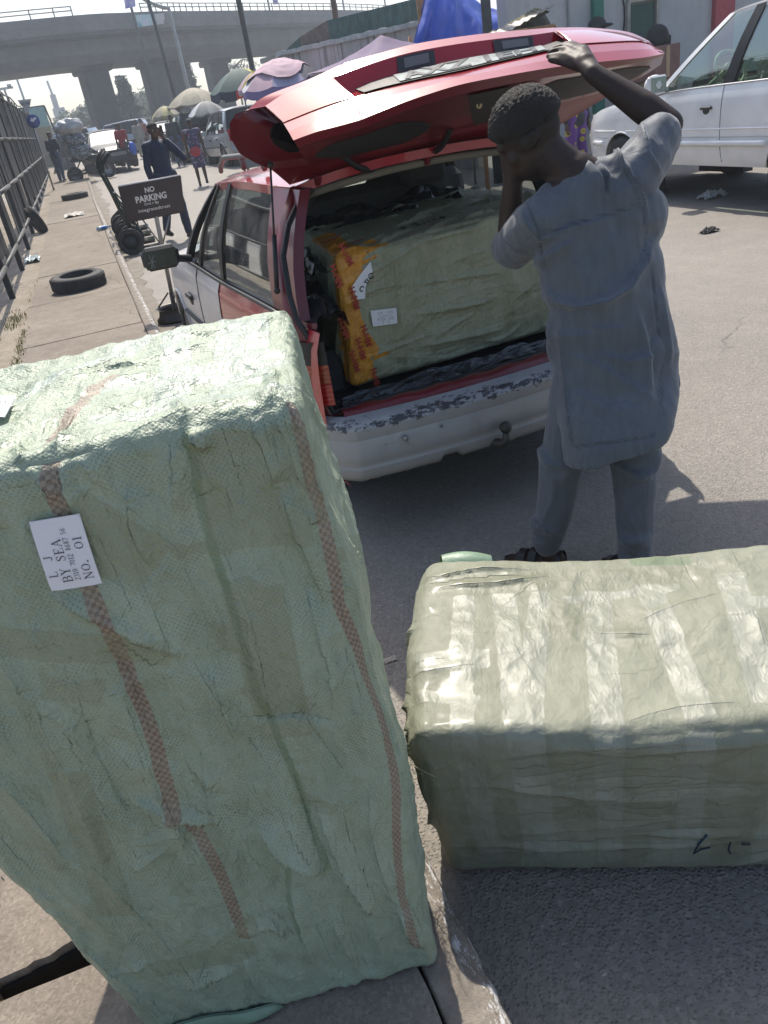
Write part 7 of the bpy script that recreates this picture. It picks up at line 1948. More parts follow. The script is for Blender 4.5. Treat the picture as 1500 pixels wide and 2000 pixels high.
for (x, y, Y, w, d) in ((180, 131, 75.5, 2.1, 2.2), (293, 112, 78, 1.55, 1.8), (328, 97, 83, 1.7, 2.0), (422, 107, 88.5, 2.0, 2.0), (545, 90, 97, 2.4, 2.4), (-150, 170, 70, 2.1, 2.2)):
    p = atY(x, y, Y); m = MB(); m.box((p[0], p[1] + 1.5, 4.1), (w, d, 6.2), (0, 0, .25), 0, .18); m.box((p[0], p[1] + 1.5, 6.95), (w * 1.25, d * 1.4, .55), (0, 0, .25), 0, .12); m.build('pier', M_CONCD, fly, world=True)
p = atY(266, 30, 73.5)
def hung(name, pts, mat, lab, cat, thick=.06):
    m = MB(); m.prism(pts, (0, thick, 0)); return tag(m.build(name, mat), lab, cat)
def ban_mat(name, a, b, c, sc):
    t = NT(name); v = t.coord(); n = t.voro(sc, v, out='Color'); t.set(Base_Color=t.ramp(t.noise(sc, 3, .6, v), [(.35, a), (.5, b), (.65, c)]), Roughness=.6); return t.mat
hung('banner', [atY(264, 29, 72.2), atY(301, 27, 73.9), atY(306, 48, 73.9), atY(270, 53, 72.2)], ban_mat('teal_banner', (.10, .22, .32), (.32, .50, .52), (.45, .5, .6), .9), 'teal and blue banner hung on the flyover parapet', 'banner')
hung('banner', [atY(302, 27, 74.0), atY(349, 24, 76.8), atY(352, 43, 76.8), atY(307, 48, 74.0)], plain('pale_banner', (.42, .42, .42), .7), 'plain pale banner next to the teal one on the flyover', 'banner')
# ------------------------------------------------------------------ poles
def pole(name, label, pts, r, mat, extra=None):
    m = MB(); m.tube(pts, r, 8)
    if extra: extra(m)
    return tag(m.build(name, mat), label, 'pole')
def upright(x, y, Y, top, lean=(0, 0)): p = atY(x, y, Y); return [(p[0], p[1], zg(0, Y)), (p[0] + lean[0], p[1], top)]
M_POLE = plain('dark_pole', (.05, .055, .06), .6, var=.3); M_GALV = plain('galvanised_pole', (.32, .33, .33), .5, .5, var=.15); M_WOODP = plain('orange_wood', (.36, .20, .10), .8, var=.25)
pole('utility_pole', 'dark utility pole rising behind the dark green umbrella', upright(492, 125, 28, 9.5, (-.05, 0)), [.10, .07], M_POLE)
pole('utility_pole', 'thin dark pole in front of the flyover piers', upright(345, 185, 42, 10, (-.35, 0)), [.09, .06], M_POLE)
lm0 = thing('street_lamp', 'grey street lamp with a curved arm in front of the flyover', 'street lamp', (6.6, 45, 0), 0)
p = atY(362, 150, 45); m = MB(); pts = [(p[0], 45, zg(0, 45)), (p[0], 45, 4), (p[0] - .02, 45, 6.8)] + [(p[0] - .1 - 1.7 * math.sin(t), 45, 6.8 + 1.0 * (1 - math.cos(t)) * .9 + .55 * math.sin(t)) for t in np.linspace(.1, 1.5, 9)]
m.tube(pts, list(np.linspace(.11, .05, len(pts))), 8); m.build('column', M_GALV, lm0, world=True); m = MB(); e = pts[-1]; m.ell((e[0] - .25, 45, e[2] - .02), (.32, .11, .07)); m.build('lantern', M_GALV, lm0, world=True)
for k, (x, y, Y, zt_) in enumerate(((655, 30, 24, 7.0), (950, 30, 13, 5.0))):
    pole('timber_pole', ('brown pole above the green corrugated sheets', 'black pole beside the blue tarpaulin')[k], upright(x, y, Y, zt_), [.085, .08], (plain('brown_pole', (.13, .08, .06), .8), M_POLE)[k])
pole('timber_pole', 'orange timber post left of the blue tarpaulin', upright(822, 40, 16.2, 4.6), [.06, .055], M_WOODP)
pole('timber_pole', 'second orange timber post close to the blue tarpaulin', upright(829, 40, 16.3, 4.6), [.04, .04], M_WOODP)
for k, (x, y, Y, zt_) in enumerate(((27, 215, 120, 9.3), (52, 200, 130, 12.5))):
    p = atY(x, y, Y); m = MB(); m.tube([(p[0], Y, 0), (p[0] - .3, Y, zt_)], [.22, .14], 6); m.box((p[0] - .3, Y, zt_), (2.2, .3, .25)); m.box((p[0] - 1.0, Y, zt_ + .2), (.5, .3, .4)); m.box((p[0] + .4, Y, zt_ + .2), (.5, .3, .4)); tag(m.build('floodlight_mast', M_GALV), ('short floodlight mast far beyond the fence', 'taller floodlight mast below the flyover deck')[k], 'mast')
bl = thing('billboard', 'small billboard with a blue picture on a post above the flyover railing', 'billboard', (4.4, 60, 0), 0)
m = MB(); P = [atY(241, -14, 66), atY(262, -16, 66), atY(265, 12, 66), atY(245, 17, 66)]; m.prism(P, (0, .15, 0)); m.build('panel', ban_mat('blue_poster', (.10, .10, .42), (.30, .28, .62), (.6, .6, .68), 1.1), bl, world=True); m = MB(); a = np.array(atY(256, 14, 66.2)); m.tube([a, np.array((a[0] + .3, 66.2, 1.0))], .10, 6); m.build('post', M_POLE, bl, world=True)
for k, (x, Y) in enumerate(((537, 88), (684, 96), (766, 103))):
    p = atY(x, 20, Y); m = MB(); m.tube([(p[0], p[1] + 2, 9.2), (p[0] - .1, p[1] + 2, 17.5)], [.11, .08], 6); m.box((p[0] - .3, p[1] + 2, 16.8), (.6, .2, .18)); tag(m.build('lamp_column', M_GALV), ('leftmost slim lamp column on the flyover deck, carrying a violet poster', 'middle one of three slim lamp columns on the flyover', 'rightmost slim lamp column on the flyover deck')[k], 'lamp column', 'lamp columns on the flyover')
hung('poster_panel', [atY(531, -8, 86.8), atY(541, -9, 86.8), atY(544, 8, 86.8), atY(534, 9, 86.8)], plain('violet_poster', (.30, .25, .55), .6), 'small violet poster on a flyover lamp column', 'poster')
# ------------------------------------------------------------------ trees
def tree(name, label, x, y, h, r, kind, seed, col, group='trees beyond the flyover'):
    o = thing(name, label, 'tree', (x, y, zg(0, min(y, 70))), 0, group); rr = random.Random(seed)
    t = MB(); t.tube([(0, 0, 0), (.1, 0, h * .4), (0, .1, h * .85)], [h * .03, h * .02, h * .006], 7); c = MB()
    def leaf(p, s):
        a = Vector((rr.gauss(0, 1), rr.gauss(0, 1), rr.gauss(0, .6))).normalized(); b2 = a.orthogonal().normalized() * s * .45; a *= s
        c.add([p - a, p - b2, p + a, p + b2], [(0, 1, 2, 3)], rr.choice((0, 0, 1)))
    if kind == 'conifer':
        for k in range(46):
            q = k / 46; z = h * (.10 + .88 * q); R_ = r * (1 - q) ** .85 * rr.uniform(.7, 1.2) + .1
            for _ in range(7):
                a = rr.uniform(0, 2 * PI); d = Vector((math.cos(a), math.sin(a), -.18)); t.tube([Vector((0, 0, z)), Vector((0, 0, z)) + d * R_], [.05, .015], 4)
                for _ in range(16): u = rr.uniform(.15, 1); leaf(Vector((0, 0, z)) + d * R_ * u + Vector((rr.gauss(0, .16), rr.gauss(0, .16), rr.gauss(0, .12))), .22 + .1 * rr.random())
    elif kind == 'palm':
        for k in range(16):
            a = rr.uniform(0, 2 * PI); up_ = rr.uniform(.1, .9); prev = Vector((0, 0, h))
            for sgm in range(10):
                u = sgm / 9; p = Vector((math.cos(a) * r * u, math.sin(a) * r * u, h + r * (up_ * u - .9 * u * u)))
                if sgm: t.tube([prev, p], .03, 4)
                for s in (-1, 1):
                    for _ in range(2):
                        sd = Vector((-math.sin(a), math.cos(a), -.5)) * s * r * .22 * (1 - .5 * u); w = Vector((math.cos(a), math.sin(a), 0)) * .12; c.add([p, p + w, p + sd + w * (1 + rr.random() * 2)], [(0, 1, 2)], rr.choice((0, 1)))
                prev = p
    else:
        blobs = [(Vector((rr.gauss(0, r * .42), rr.gauss(0, r * .42), h * rr.uniform(.45, .92))), r * rr.uniform(.3, .5)) for _ in range(15)]
        for p0, R_ in blobs:
            t.tube([(0, 0, h * .35), tuple(p0)], [.10, .03], 5)
            for _ in range(170):
                d = Vector((rr.gauss(0, 1), rr.gauss(0, 1), rr.gauss(0, .8))).normalized() * R_ * rr.uniform(.55, 1.05); leaf(p0 + d, .16 + .14 * rr.random())
    t.build('trunk', plain('bark', (.09, .075, .06), .9, var=.3), o); c.build('crown', [plain(name + '_leaf', col, .7, var=.3), plain(name + '_leaf_light', [q * 1.7 for q in col], .7, var=.3)], o)
    return o
tree('conifer', 'tall dark conifer standing between the flyover piers', *[float(v) for v in atY(262, 250, 96)[:2]], 6.2, 1.9, 'conifer', 1, (.035, .06, .045))
tree('conifer', 'smaller dark conifer between the right piers', *[float(v) for v in atY(370, 170, 100)[:2]], 7.6, 1.6, 'conifer', 2, (.035, .06, .045))
tree('palm_tree', 'palm with drooping fronds seen under the flyover', *[float(v) for v in atY(455, 120, 112)[:2]], 6.2, 3.4, 'palm', 3, (.05, .07, .05))
for k, (x, y, Y, h, r) in enumerate(((175, 245, 120, 4.8, 3.2), (285, 235, 118, 5.2, 3.5), (305, 235, 125, 5.6, 3.4), (240, 250, 122, 4.2, 3.0), (115, 250, 140, 4.4, 3.4), (345, 200, 130, 6.0, 3.0))):
    p = atY(x, y, Y); tree('leafy_tree', ('round leafy tree left of the first pier', 'leafy tree right of the tall conifer', 'leafy tree near the paired piers', 'low leafy tree behind the parked cars', 'leafy tree over the tent roof', 'leafy tree behind the street lamp')[k], float(p[0]), float(p[1]), h, r, 'leafy', 10 + k, (.06, .09, .05))
tw_ = thing('tower', 'slender pale tower far off in the haze', 'tower', (2.0, 190, 0), 0); p = atY(118, 225, 190)
m = MB(); m.box((p[0], 190, 4.5), (2.4, 2.4, 9)); m.box((p[0] - .3, 190, 10), (1.1, 1.2, 3)); m.tube([(p[0] - .3, 190, 11), (p[0] - .5, 190, 14)], .25, 6); m.build('shaft', plain('pale_tower', (.3, .31, .33), .8), tw_, world=True)

# ------------------------------------------------------------------ market umbrellas
def umbrella(label, x, y, zt_, R, drop, cols, seed, val=.16, tilt=(0, 0), group='market umbrellas', cover=None):
    o = thing('market_umbrella', label, 'umbrella', (x, y, zg(0, y)), 0, group); o.rotation_euler = (tilt[0], tilt[1], seed * .3)
    h = zt_ - zg(0, y); c = MB(); n = 8; rr = random.Random(seed)
    mats = []
    for s in range(n):
        a0, a1 = 2 * PI * s / n, 2 * PI * (s + 1) / n; G = []
        for i in range(9):
            u = i / 8; row = []
            for j in range(7):
                v = j / 6; a = a0 + (a1 - a0) * v; sag = 1 - .06 * math.sin(PI * v) * u; r = R * u * sag
                row.append((r * math.cos(a), r * math.sin(a), h - drop * u ** 1.7 - .05 * math.sin(PI * v) * u))
            G.append(row)
        G.append([(p[0] * 1.01, p[1] * 1.01, p[2] - val * (.8 + .3 * rr.random() * math.sin(PI * j / 6))) for j, p in enumerate(G[-1])])
        c.grid(np.array(G[:9]), mi=s % len(cols)); c.grid(np.array(G[8:]), mi=(len(cols) + s % 2) if cover is None else len(cols))
    cm = cols + ([cover] if cover else [cols[0], cols[-1]])
    cn = c.build('canopy', cm, o)
    f = MB()
    for s in range(n):
        a = 2 * PI * s / n; f.tube([(R * u * math.cos(a) * .99, R * u * math.sin(a) * .99, h - drop * u ** 1.7 - .015) for u in np.linspace(0, 1, 6)], .010, 5)
    f.build('rib', M_STEEL, cn)
    f = MB(); f.tube([(0, 0, 0), (0, 0, h + .06)], .022, 8); f.build('pole', M_STEEL, o)
    return o
def fab(name, col): return plain(name, col, .75, var=.12, vscale=4, bump=.3, bscale=14)
F_PINK, F_LILAC, F_DK, F_WHT, F_PUR = fab('pink_plastic', (.48, .32, .38)), fab('lilac_cloth', (.36, .33, .45)), fab('dark_panel', (.06, .06, .09)), fab('white_panel', (.5, .5, .52)), fab('violet_cloth', (.20, .16, .34))
F_GRN, F_REDP, F_YEL, F_BEI, F_NAV = fab('dark_green_cloth', (.05, .095, .085)), fab('red_panel', (.5, .03, .03)), fab('yellow_panel', (.5, .45, .06)), fab('beige_cloth', (.34, .30, .22)), fab('navy_panel', (.03, .035, .07))
F_YEB, F_GREY = fab('faded_yellow_cloth', (.42, .38, .17)), fab('grey_cloth', (.25, .25, .24))
p = atY(556, 150, 20); umb = umbrella('pink and lilac market umbrella patched with a crumpled sheet', float(p[0]), 20, 2.70, .98, .45, [F_PINK, F_LILAC, F_DK, F_WHT], 1, .2, (.05, -.08), cover=F_PUR)
m = MB(); G = []
for i in range(20):
    for_r = []
    for j in range(40):
        u = i / 19; a = 2 * PI * j / 40; R_ = .72 * u * (1 + .18 * math.sin(3 * a + 1)); hh = 2.70 - zg(0, 20) - .45 * (R_ / .98) ** 1.7 + .025 + .02 * fbm(np.array([[R_ * 9 * math.cos(a), R_ * 9 * math.sin(a), 3]]), 3)[0]
        for_r.append((R_ * math.cos(a), R_ * math.sin(a), hh))
    G.append(for_r)
m.grid(np.array(G), closed_v=True, smooth=True); m.build('crumpled_sheet', F_PINK, umb)
p = atY(474, 175, 26); umbrella('dark green umbrella with red and yellow panels', float(p[0]), 26, 2.95, .98, .55, [F_GRN, F_GRN, F_YEL, F_GRN], 2, .22, cover=F_NAV)
p = atY(505, 170, 24.5); umbrella('small umbrella of pink and yellow panels behind the pink one', float(p[0]), 24.5, 2.75, .60, .38, [F_YEL, F_PINK], 12, .15)
p = atY(380, 200, 35); umbrella('large beige market umbrella', float(p[0]), 35, 2.98, 1.12, .55, [F_BEI], 3, .05)
p = atY(323, 222, 39); umbrella('faded yellow umbrella at the left end of the row', float(p[0]), 39, 2.62, .62, .36, [F_YEB, F_BEI], 4, .12)
p = atY(403, 215, 33); umbrella('low grey umbrella with a white printed panel', float(p[0]), 33, 2.42, .72, .42, [F_GREY, F_GREY, F_WHT, F_GREY], 5, .05)
p = atY(455, 190, 25.6)
hung('hanging_cloth', [atY(437, 182, 25.0), atY(461, 178, 25.0), atY(463, 197, 25.0), atY(440, 201, 25.0)], F_NAV, 'navy cloth hung under the dark green umbrella', 'cloth', .03)
hung('hanging_cloth', [atY(461, 178, 25.0), atY(491, 173, 25.0), atY(492, 189, 25.0), atY(463, 194, 25.0)], F_REDP, 'bright red cloth hung under the dark green umbrella', 'cloth', .03)
# stalls below
def stall(label, x, y, w, d, seed):
    o = thing('market_stall', label, 'stall', (x, y, zg(0, y)), 0); rr = random.Random(seed)
    m = MB(); m.box((0, 0, .8), (w, d, .05)); m.build('table_top', plain('rough_plank', (.22, .15, .09), .85, var=.3), o)
    for a in (-1, 1):
        for b2 in (-1, 1): m = MB(); m.box((a * w * .45, b2 * d * .42, .39), (.06, .06, .78)); m.build('leg', plain('rough_plank', (.22, .15, .09), .85, var=.3), o)
    m = MB(); m.grid(np.array([[(w * (u - .5), -d / 2 - .02 + .02 * math.sin(u * 30), z) for z in (.83, .45, .1)] for u in np.linspace(0, 1, 20)]), flip=True); m.build('skirt', rr.choice((F_GREY, F_LILAC, F_WHT)), o)
    k = 0
    for q in range(3):
        c = thing('goods_box', ('brown', 'pale grey', 'dark blue')[q] + ' box of goods on the ' + label.split(' under')[0], 'box', (x - w * .36 + q * w * .34, y + rr.uniform(-.1, .1), zg(0, y) + .825), rr.uniform(-.3, .3), 'boxes on the ' + label.split(' under')[0])
        h_ = rr.uniform(.12, .32); m = MB(); m.box((0, 0, h_ / 2), (.2, .22, h_), None, 0, .01); m.build('carton', plain('carton_%d' % (q % 3), ((.28, .18, .10), (.4, .4, .38), (.10, .14, .2))[q % 3], .8), c)
        m = MB(); m.box((0, 0, h_ + .003), (.06, .222, .006)); m.build('tape', M_PAPER, c)
stall('stall with a lilac skirt under the pink umbrella', 5.3, 19.6, 1.7, .7, 1); stall('fruit stall under the beige umbrella', 5.3, 34.2, 1.9, .8, 2); stall('cloth stall under the dark green umbrella', 5.5, 25.2, 1.5, .7, 3)
# purple canopy and blue tarpaulin
gz = thing('canopy_tent', 'square purple canopy with a sagging roof and valance', 'canopy', (5.45, 14.2, 0), rad(12))
m = MB(); G = []
for i in range(25):
    row = []
    for j in range(25):
        u, v = i / 12 - 1, j / 12 - 1; e = max(abs(u), abs(v)); z = 2.52 - .40 * e - .06 * math.sin(PI * min(1, e)) + .02 * fbm(np.array([[u * 3, v * 3, 1.]]), 3)[0] + .03 * abs(u * v)
        row.append((u * 1.0, v * 1.0, z))
    G.append(row)
M_PURP = fab('purple_canvas', (.095, .052, .14)); M_PURPD = fab('purple_valance', (.06, .035, .12))
m.grid(np.array(G), flip=True); cnp = m.build('roof', M_PURP, gz)
m = MB(); ring = [(u, -1) for u in np.linspace(-1, 1, 20)] + [(1, v) for v in np.linspace(-1, 1, 20)] + [(u, 1) for u in np.linspace(1, -1, 20)] + [(-1, v) for v in np.linspace(1, -1, 20)]
m.grid(np.array([[(u * 1.005, v * 1.005, 2.10), (u * 1.01, v * 1.01, 1.90 + .015 * math.sin(k))] for k, (u, v) in enumerate(ring)])); m.build('valance', M_PURPD, gz)
for a in (-1, 1):
    for b2 in (-1, 1): m = MB(); m.tube([(a * .97, b2 * .97, 0), (a * .97, b2 * .97, 2.12)], .02, 6); m.build('leg', M_STEEL, gz)
tp_ = thing('tarpaulin', 'bright blue tarpaulin draped over a stall frame', 'tarpaulin', (7.3, 14.9, 0), 0)
m = MB(); G = []
top = [atY(842, -60, 15.3), atY(872, -50, 15.0), atY(900, -20, 14.9), atY(940, 8, 14.8), atY(985, 25, 14.6)]; bot = [atY(800, 100, 14.7), atY(850, 120, 14.4), atY(905, 120, 14.2), atY(950, 100, 14.2), atY(1000, 70, 14.4)]
for i in range(40):
    u = i / 39 * 4; k = min(3, int(u)); f = u - k; a = np.array(top[k]) * (1 - f) + np.array(top[k + 1]) * f; b2 = np.array(bot[k]) * (1 - f) + np.array(bot[k + 1]) * f; row = []
    for j in range(30):
        v = j / 29; row.append(a * (1 - v) + b2 * v + np.array((0, -.10 * math.sin(u * 5.5 + v) * (.3 + v) * .6 - .12 * math.sin(PI * v) + .05 * fbm(np.array([[u * 2, v * 3, 5.]]), 3)[0], 0)))
    back = [a + np.array((.1, .6, -.3)), a + np.array((.1, 1.4, -1.0))]
    G.append([back[1], back[0]] + row)
m.grid(np.array(G), flip=True); m.build('sheet', plain('blue_tarpaulin', (.03, .09, .50), .38, var=.18, vscale=4, bump=.5, bscale=9, coat=.2), tp_, world=True)
for (x, y) in ((805, 95), (1000, 70)): p = atY(x, y, 14.7); m = MB(); m.tube([(p[0], 14.75, 0), (p[0], 14.75, p[2] + .2)], .03, 6); m.build('leg', M_WOODP, tp_, world=True)
# corrugated roofing heap
M_CORR = plain('grey_corrugated', (.24, .24, .23), .5, .4, var=.3, vscale=7, dirt=.4, dirtcol=(.16, .12, .09)); M_CORG = plain('green_corrugated', (.075, .135, .125), .55, .3, var=.25, vscale=5, dirt=.35, dirtcol=(.16, .16, .13))
def corr(name, label, a, b2, c, d, mat, parent=None, n=40, amp=.02, waves=14):
    a, b2, c, d = [np.array(q) for q in (a, b2, c, d)]; nr = np.cross(b2 - a, d - a); nr /= np.linalg.norm(nr); G = []
    for i in range(n + 1):
        u = i / n; w = amp * math.sin(2 * PI * waves * u); G.append([(a * (1 - u) + b2 * u) * (1 - v) + (d * (1 - u) + c * u) * v + nr * w for v in np.linspace(0, 1, 6)])
    G = np.array(G); m = MB(); m.grid(G); m.grid(G + nr * .006, flip=True); o = m.build(name, mat, parent, world=parent is not None)
    return o if parent else tag(o, label, 'roofing sheet')
rt = thing('stall_roof', 'stall roofed with grey corrugated sheets and rotting mats', 'stall', (7.6, 12.2, 0), 0)
corr('roof_sheet', None, atY(920, 82, 12.0), atY(1068, 14, 12.4), atY(1085, 8, 12.0), atY(935, 95, 11.6), M_CORR, rt, waves=10, amp=.010)
corr('roof_sheet', None, atY(940, 70, 12.3), atY(1060, 18, 12.7), atY(1082, 58, 12.2), atY(960, 80, 12.0), plain('rotten_mat', (.10, .095, .075), .9, var=.4, bump=.6), rt, waves=4, amp=.012)
corr('roof_sheet', None, atY(985, 50, 12.35), atY(1045, 15, 12.6), atY(1075, 22, 12.3), atY(1010, 56, 12.1), plain('straw_mat', (.20, .18, .10), .9, var=.4, bump=.6), rt, waves=9, amp=.008)
m = MB(); P = [atY(930, 75, 11.9), atY(1082, 50, 12.2)]
for q in P: m.tube([(q[0], q[1], 0), tuple(q)], .035, 6)
m.tube(P, .03, 6); m.build('frame', M_WOODP, rt, world=True)
# ------------------------------------------------------------------ walls on the right
def stain_wall(name, c0, c1, c2, k=.75):
    t = NT(name); v = t.coord(); p = t.xyz(v)
    c = t.ramp(t.noise(1.2, 6, .7, v), [(.3, c0), (.5, c1), (.7, c2)])
    s = t.m('MULTIPLY', t.step(t.noise(7, 4, .7, t.map(v, scale=(1, 1, .06))), .48, .68), t.step(p[2], 1.0, 2.8))
    c = t.mix(t.m('MULTIPLY', s, k), c, (.07, .07, .055)); t.set(Base_Color=c, Roughness=.9); t.bump(t.noise(9, 6, .7, v), .3, .02); return t.mat
bw = thing('boundary_wall', 'stained concrete boundary wall topped with green corrugated sheets', 'wall', (6.6, 19.5, 0), 0)
wl = np.array((5.75, 22.6)); wr = np.array((7.75, 15.6)); dv = (wr - wl) / np.linalg.norm(wr - wl); nv = np.array((-dv[1], dv[0]))
m = MB(); m.prism([(wl[0], wl[1], 0), (wr[0], wr[1], 0), (wr[0], wr[1], 2.72), (wl[0], wl[1], 2.92)], (nv[0] * .2, nv[1] * .2, 0)); m.build('wall', stain_wall('stained_render', (.33, .30, .28), (.42, .39, .38), (.48, .45, .46)), bw, world=True)
m = MB(); n = 40; G = np.array([[(wl[0] + (wr[0] - wl[0]) * u - .06 * nv[0], wl[1] + (wr[1] - wl[1]) * u - .06 * nv[1], 2.90 - .2 * u + dz + .03 * pnoise(np.array([[u * 30, dz * 3, 0]]))[0]) for dz in (0, .10)] + [(wl[0] + (wr[0] - wl[0]) * u + .26 * nv[0], wl[1] + (wr[1] - wl[1]) * u + .26 * nv[1], 3.0 - .2 * u)] for u in np.linspace(0, 1, n)]); m.grid(G, flip=True); m.build('coping', plain('broken_coping', (.4, .39, .37), .9, var=.25, bump=.5), bw, world=True)
hts = [(0.0, 3.0), (.12, 3.2), (.3, 3.36), (.55, 3.30), (1.0, 3.2)]
for k in range(4):
    u0, h0_ = hts[k]; u1, h1_ = hts[k + 1]; a = wl + (wr - wl) * u0 + nv * .25; b2 = wl + (wr - wl) * u1 + nv * .25
    corr('roof_sheet', None, (a[0], a[1], 2.9), (b2[0], b2[1], 2.8), (b2[0], b2[1], h1_), (a[0], a[1], h0_), M_CORG if k != 1 else plain('rusty_sheet', (.18, .15, .13), .7, .2, var=.3), bw, waves=int(10 * (u1 - u0) * 5) + 3, n=60)
bd = thing('building', 'pale rendered building with green and red pilasters and a green shuttered opening', 'building', (11, 13.5, 0), 0)
WALLY = 13.6
m = MB(); m.box((14.2, WALLY + .15, 2.6), (13.4, .3, 5.2)); m.build('wall', stain_wall('pale_render', (.40, .40, .40), (.48, .48, .48), (.53, .53, .52), .12), bd, world=True)
def on_wall(x0, y0, x1, y1): a, b2 = atY(x0, y0, WALLY), atY(x1, y1, WALLY); return a, b2
for (x0, x1, mat) in ((1153, 1172, plain('green_pilaster', (.05, .20, .15), .7)), (1391, 1428, plain('red_pilaster', (.45, .10, .11), .7))):
    a, b2 = atY(x0, 0, WALLY), atY(x1, 0, WALLY); m = MB(); m.box(((a[0] + b2[0]) / 2, WALLY - .05, 2.6), (b2[0] - a[0], .12, 5.2)); m.build('pilaster', mat, bd, world=True)
a, b2 = atY(1222, 4, WALLY), atY(1278, 66, WALLY); x0, x1, z1, z0 = a[0], b2[0], a[2], b2[2] - .1
m = MB(); m.box(((x0 + x1) / 2, WALLY - .03, (z0 + z1) / 2), (x1 - x0 - .12, .05, z1 - z0 - .12)); wdo = m.build('window', plain('green_shutter', (.035, .085, .07), .6), bd, world=True)
m = MB()
for bx_ in (((x0 + x1) / 2, z1, x1 - x0, .06), ((x0 + x1) / 2, z0, x1 - x0, .06)): m.box((bx_[0], WALLY - .05, bx_[1]), (bx_[2], .10, bx_[3]))
for xx in (x0, x1): m.box((xx, WALLY - .052, (z0 + z1) / 2), (.06, .098, z1 - z0 - .062))
m.build('frame', plain('flaking_frame', (.36, .35, .30), .8, var=.25), wdo, world=True)
a = atY(1108, 20, WALLY); m = MB(); m.tube([(a[0], WALLY - .03, 0), (a[0], WALLY - .03, 5)], .02, 6); m.build('downpipe', M_GALV, bd, world=True)
a = atY(1216, 20, WALLY); m = MB(); m.tube([(a[0] + .03 * math.sin(k), WALLY - .02, 3.4 - k * .15) for k in range(12)], .012, 5); m.build('cable', M_BLACK, bd, world=True)
p = atY(1166, 44, 13.1); m = MB(); m.ell((p[0], 13.1, p[2] - .05), (.17, .12, .14)); m.ell((p[0] + .12, 13.0, p[2] - .06), (.12, .10, .03)); o = m.build('black_bag', M_BLACK); tag(o, 'soft black bag hung on the green pilaster', 'bag')
m = MB(); cx_, cy_, cz_ = atY(1284, 74, 12.4); m.ell((cx_, cy_, cz_), (.20, .16, .20)); m.ell((cx_ + .05, cy_ - .12, cz_ - .03), (.07, .05, .07)); m.box((cx_ + .12, cy_, cz_ - .1), (.2, .2, .25), None, 0, .03); tag(m.build('dark_sack', plain('dark_sacking', (.03, .03, .03), .8, var=.4)), 'dark lumpy sack on top of the carton stack by the building', 'sack')
for k, (dx, z, w, hh, cc) in enumerate(((0, .0, .7, .62, (.24, .15, .10)), (.02, .62, .62, .55, (.30, .20, .13)), (-.02, 1.17, .6, .50, (.22, .12, .10)))):
    c = thing('carton', ('bottom carton of the stack by the building', 'middle carton of the stack by the building', 'top carton of the stack by the building')[k], 'carton', (float(cx_) + dx, float(cy_), z), .1 * k, 'cartons stacked by the building'); m = MB(); m.box((0, 0, hh / 2), (w, .5, hh - .006), None, 0, .012); m.build('box', plain('carton_brown_%d' % k, cc, .85, var=.15), c); m = MB(); m.box((0, -.251, hh / 2), (.08, .004, hh * .9)); m.build('tape', plain('brown_tape', (.4, .28, .16), .4), c)
# ------------------------------------------------------------------ loaded motorcycle
mc = thing('motorcycle', 'dark motorcycle parked on the pavement end under a huge load', 'motorcycle', (.62, 33.6, zg(0, 33.6) + .02), rad(8))
for x in (-.62, .62):
    m = MB(); tyre(m, (x, 0, .29), .29, .09, (0, 1, 0), 28); w_ = m.build('wheel', M_RUBBER, mc); m = MB(); m.lathe([(.18, -.02), (.17, .02), (.03, .03), (0, .03)], (x, 0, .29), (0, 1, 0), 20); m.build('rim', M_STEEL, w_)
m = MB(); m.tube([(.62, 0, .29), (.42, 0, .95)], .03, 6); m.tube([(-.62, .06, .29), (-.1, .06, .45), (.42, 0, .8), (-.3, 0, .72), (-.62, .06, .29)], .025, 6); m.box((0, 0, .42), (.4, .22, .3), None, 0, .05); m.tube([(-.8, -.1, .3), (-.2, -.1, .3)], .04, 8); m.build('frame', M_BLACK, mc)
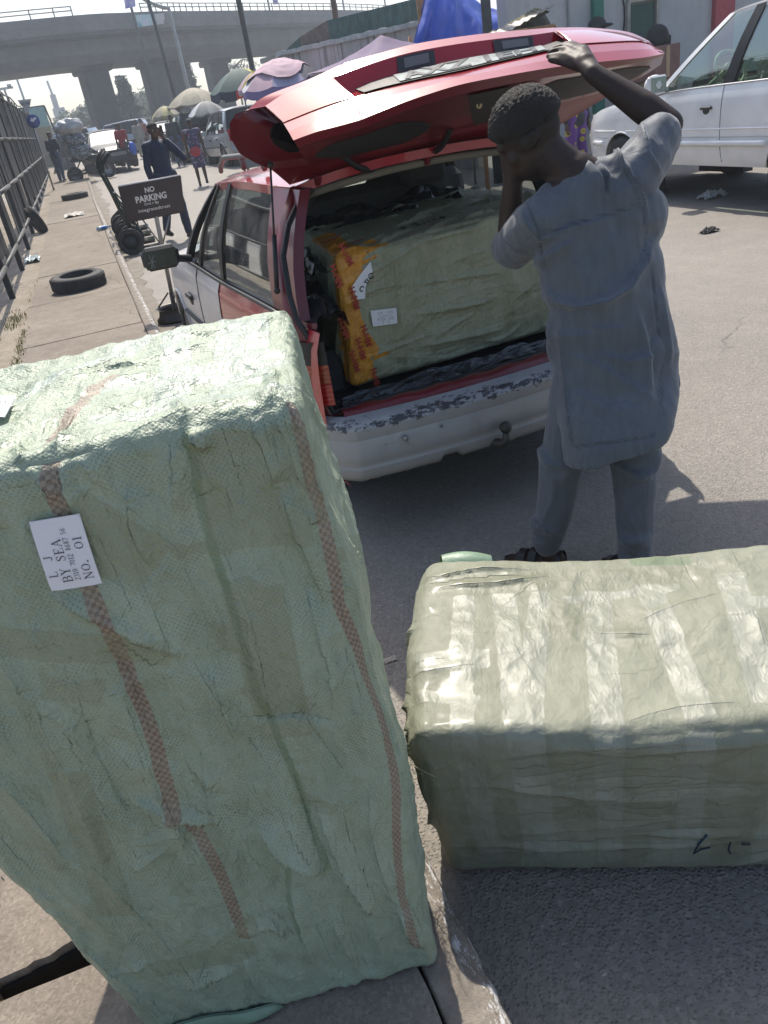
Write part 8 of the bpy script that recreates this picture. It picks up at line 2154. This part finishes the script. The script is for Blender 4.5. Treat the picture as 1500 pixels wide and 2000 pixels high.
m = MB(); m.ell((.15, 0, .78), (.26, .13, .12)); m.build('fuel_tank', P_BLK, mc); m = MB(); m.box((-.35, 0, .78), (.62, .22, .09), None, 0, .03); m.build('seat', M_BLACK, mc)
m = MB(); m.tube([(.40, -.33, 1.0), (.42, 0, .96), (.40, .33, 1.0)], .014, 6); m.build('handlebar', M_STEEL, mc); m = MB(); m.lathe([(0, 0), (.08, .01), (.09, .06), (0, .1)], (.48, 0, .86), (-1, 0, 0), 14); m.build('headlight', M_LENSC, mc); m = MB(); G = np.array([[(.62 + .33 * math.cos(t), y, .29 + .33 * math.sin(t)) for y in (-.06, .06)] for t in np.linspace(.5, 2.4, 12)]); m.grid(G); m.build('mudguard', P_BLK, mc)
def heap(name, label, c, r, mat, seed, cat):
    m = MB(); m.ell((0, 0, 0), r, None, 26, 20); V = np.array(m.v); V += V / (np.linalg.norm(V, axis=1)[:, None] + 1e-6) * (fbm(V * 6 + seed, 3) * .10)[:, None]; m.v = [tuple(p + np.array(c)) for p in V]; return tag(m.build(name, mat), label, cat)
zz_ = zg(0, 33.4)
def strp(t, v, c): return t.mix(t.step(t.noise(9, 4, .7, t.map(v, scale=(1, 1, 2.2)), dist=1.2), .45, .6), (.07, .09, .11), (.42, .46, .48))
M_BALE = cloth_mat('mixed_bale', (.2, .22, .24), .6, 300, .8, 9, 0, strp)
heap('bale', 'big bale of grey and white wrapped goods on the motorcycle', (.42, 33.5, zz_ + 1.08), (.40, .36, .30), M_BALE, 3, 'bale'); heap('bale', 'dark bale strapped above the grey one on the motorcycle', (.36, 33.5, zz_ + 1.5), (.40, .34, .24), cloth_mat('dark_mixed_bale', (.09, .10, .11), .6, 300, .8, 9, 0, strp), 4, 'bale')
heap('plastic_bag_load', 'bulging pale clear plastic sack on top of the motorcycle load', (.30, 33.5, zz_ + 1.9), (.50, .40, .28), plain('cloudy_plastic', (.42, .42, .41), .25, var=.2, vscale=8, bump=1.0, bscale=9, coat=.3), 5, 'sack')
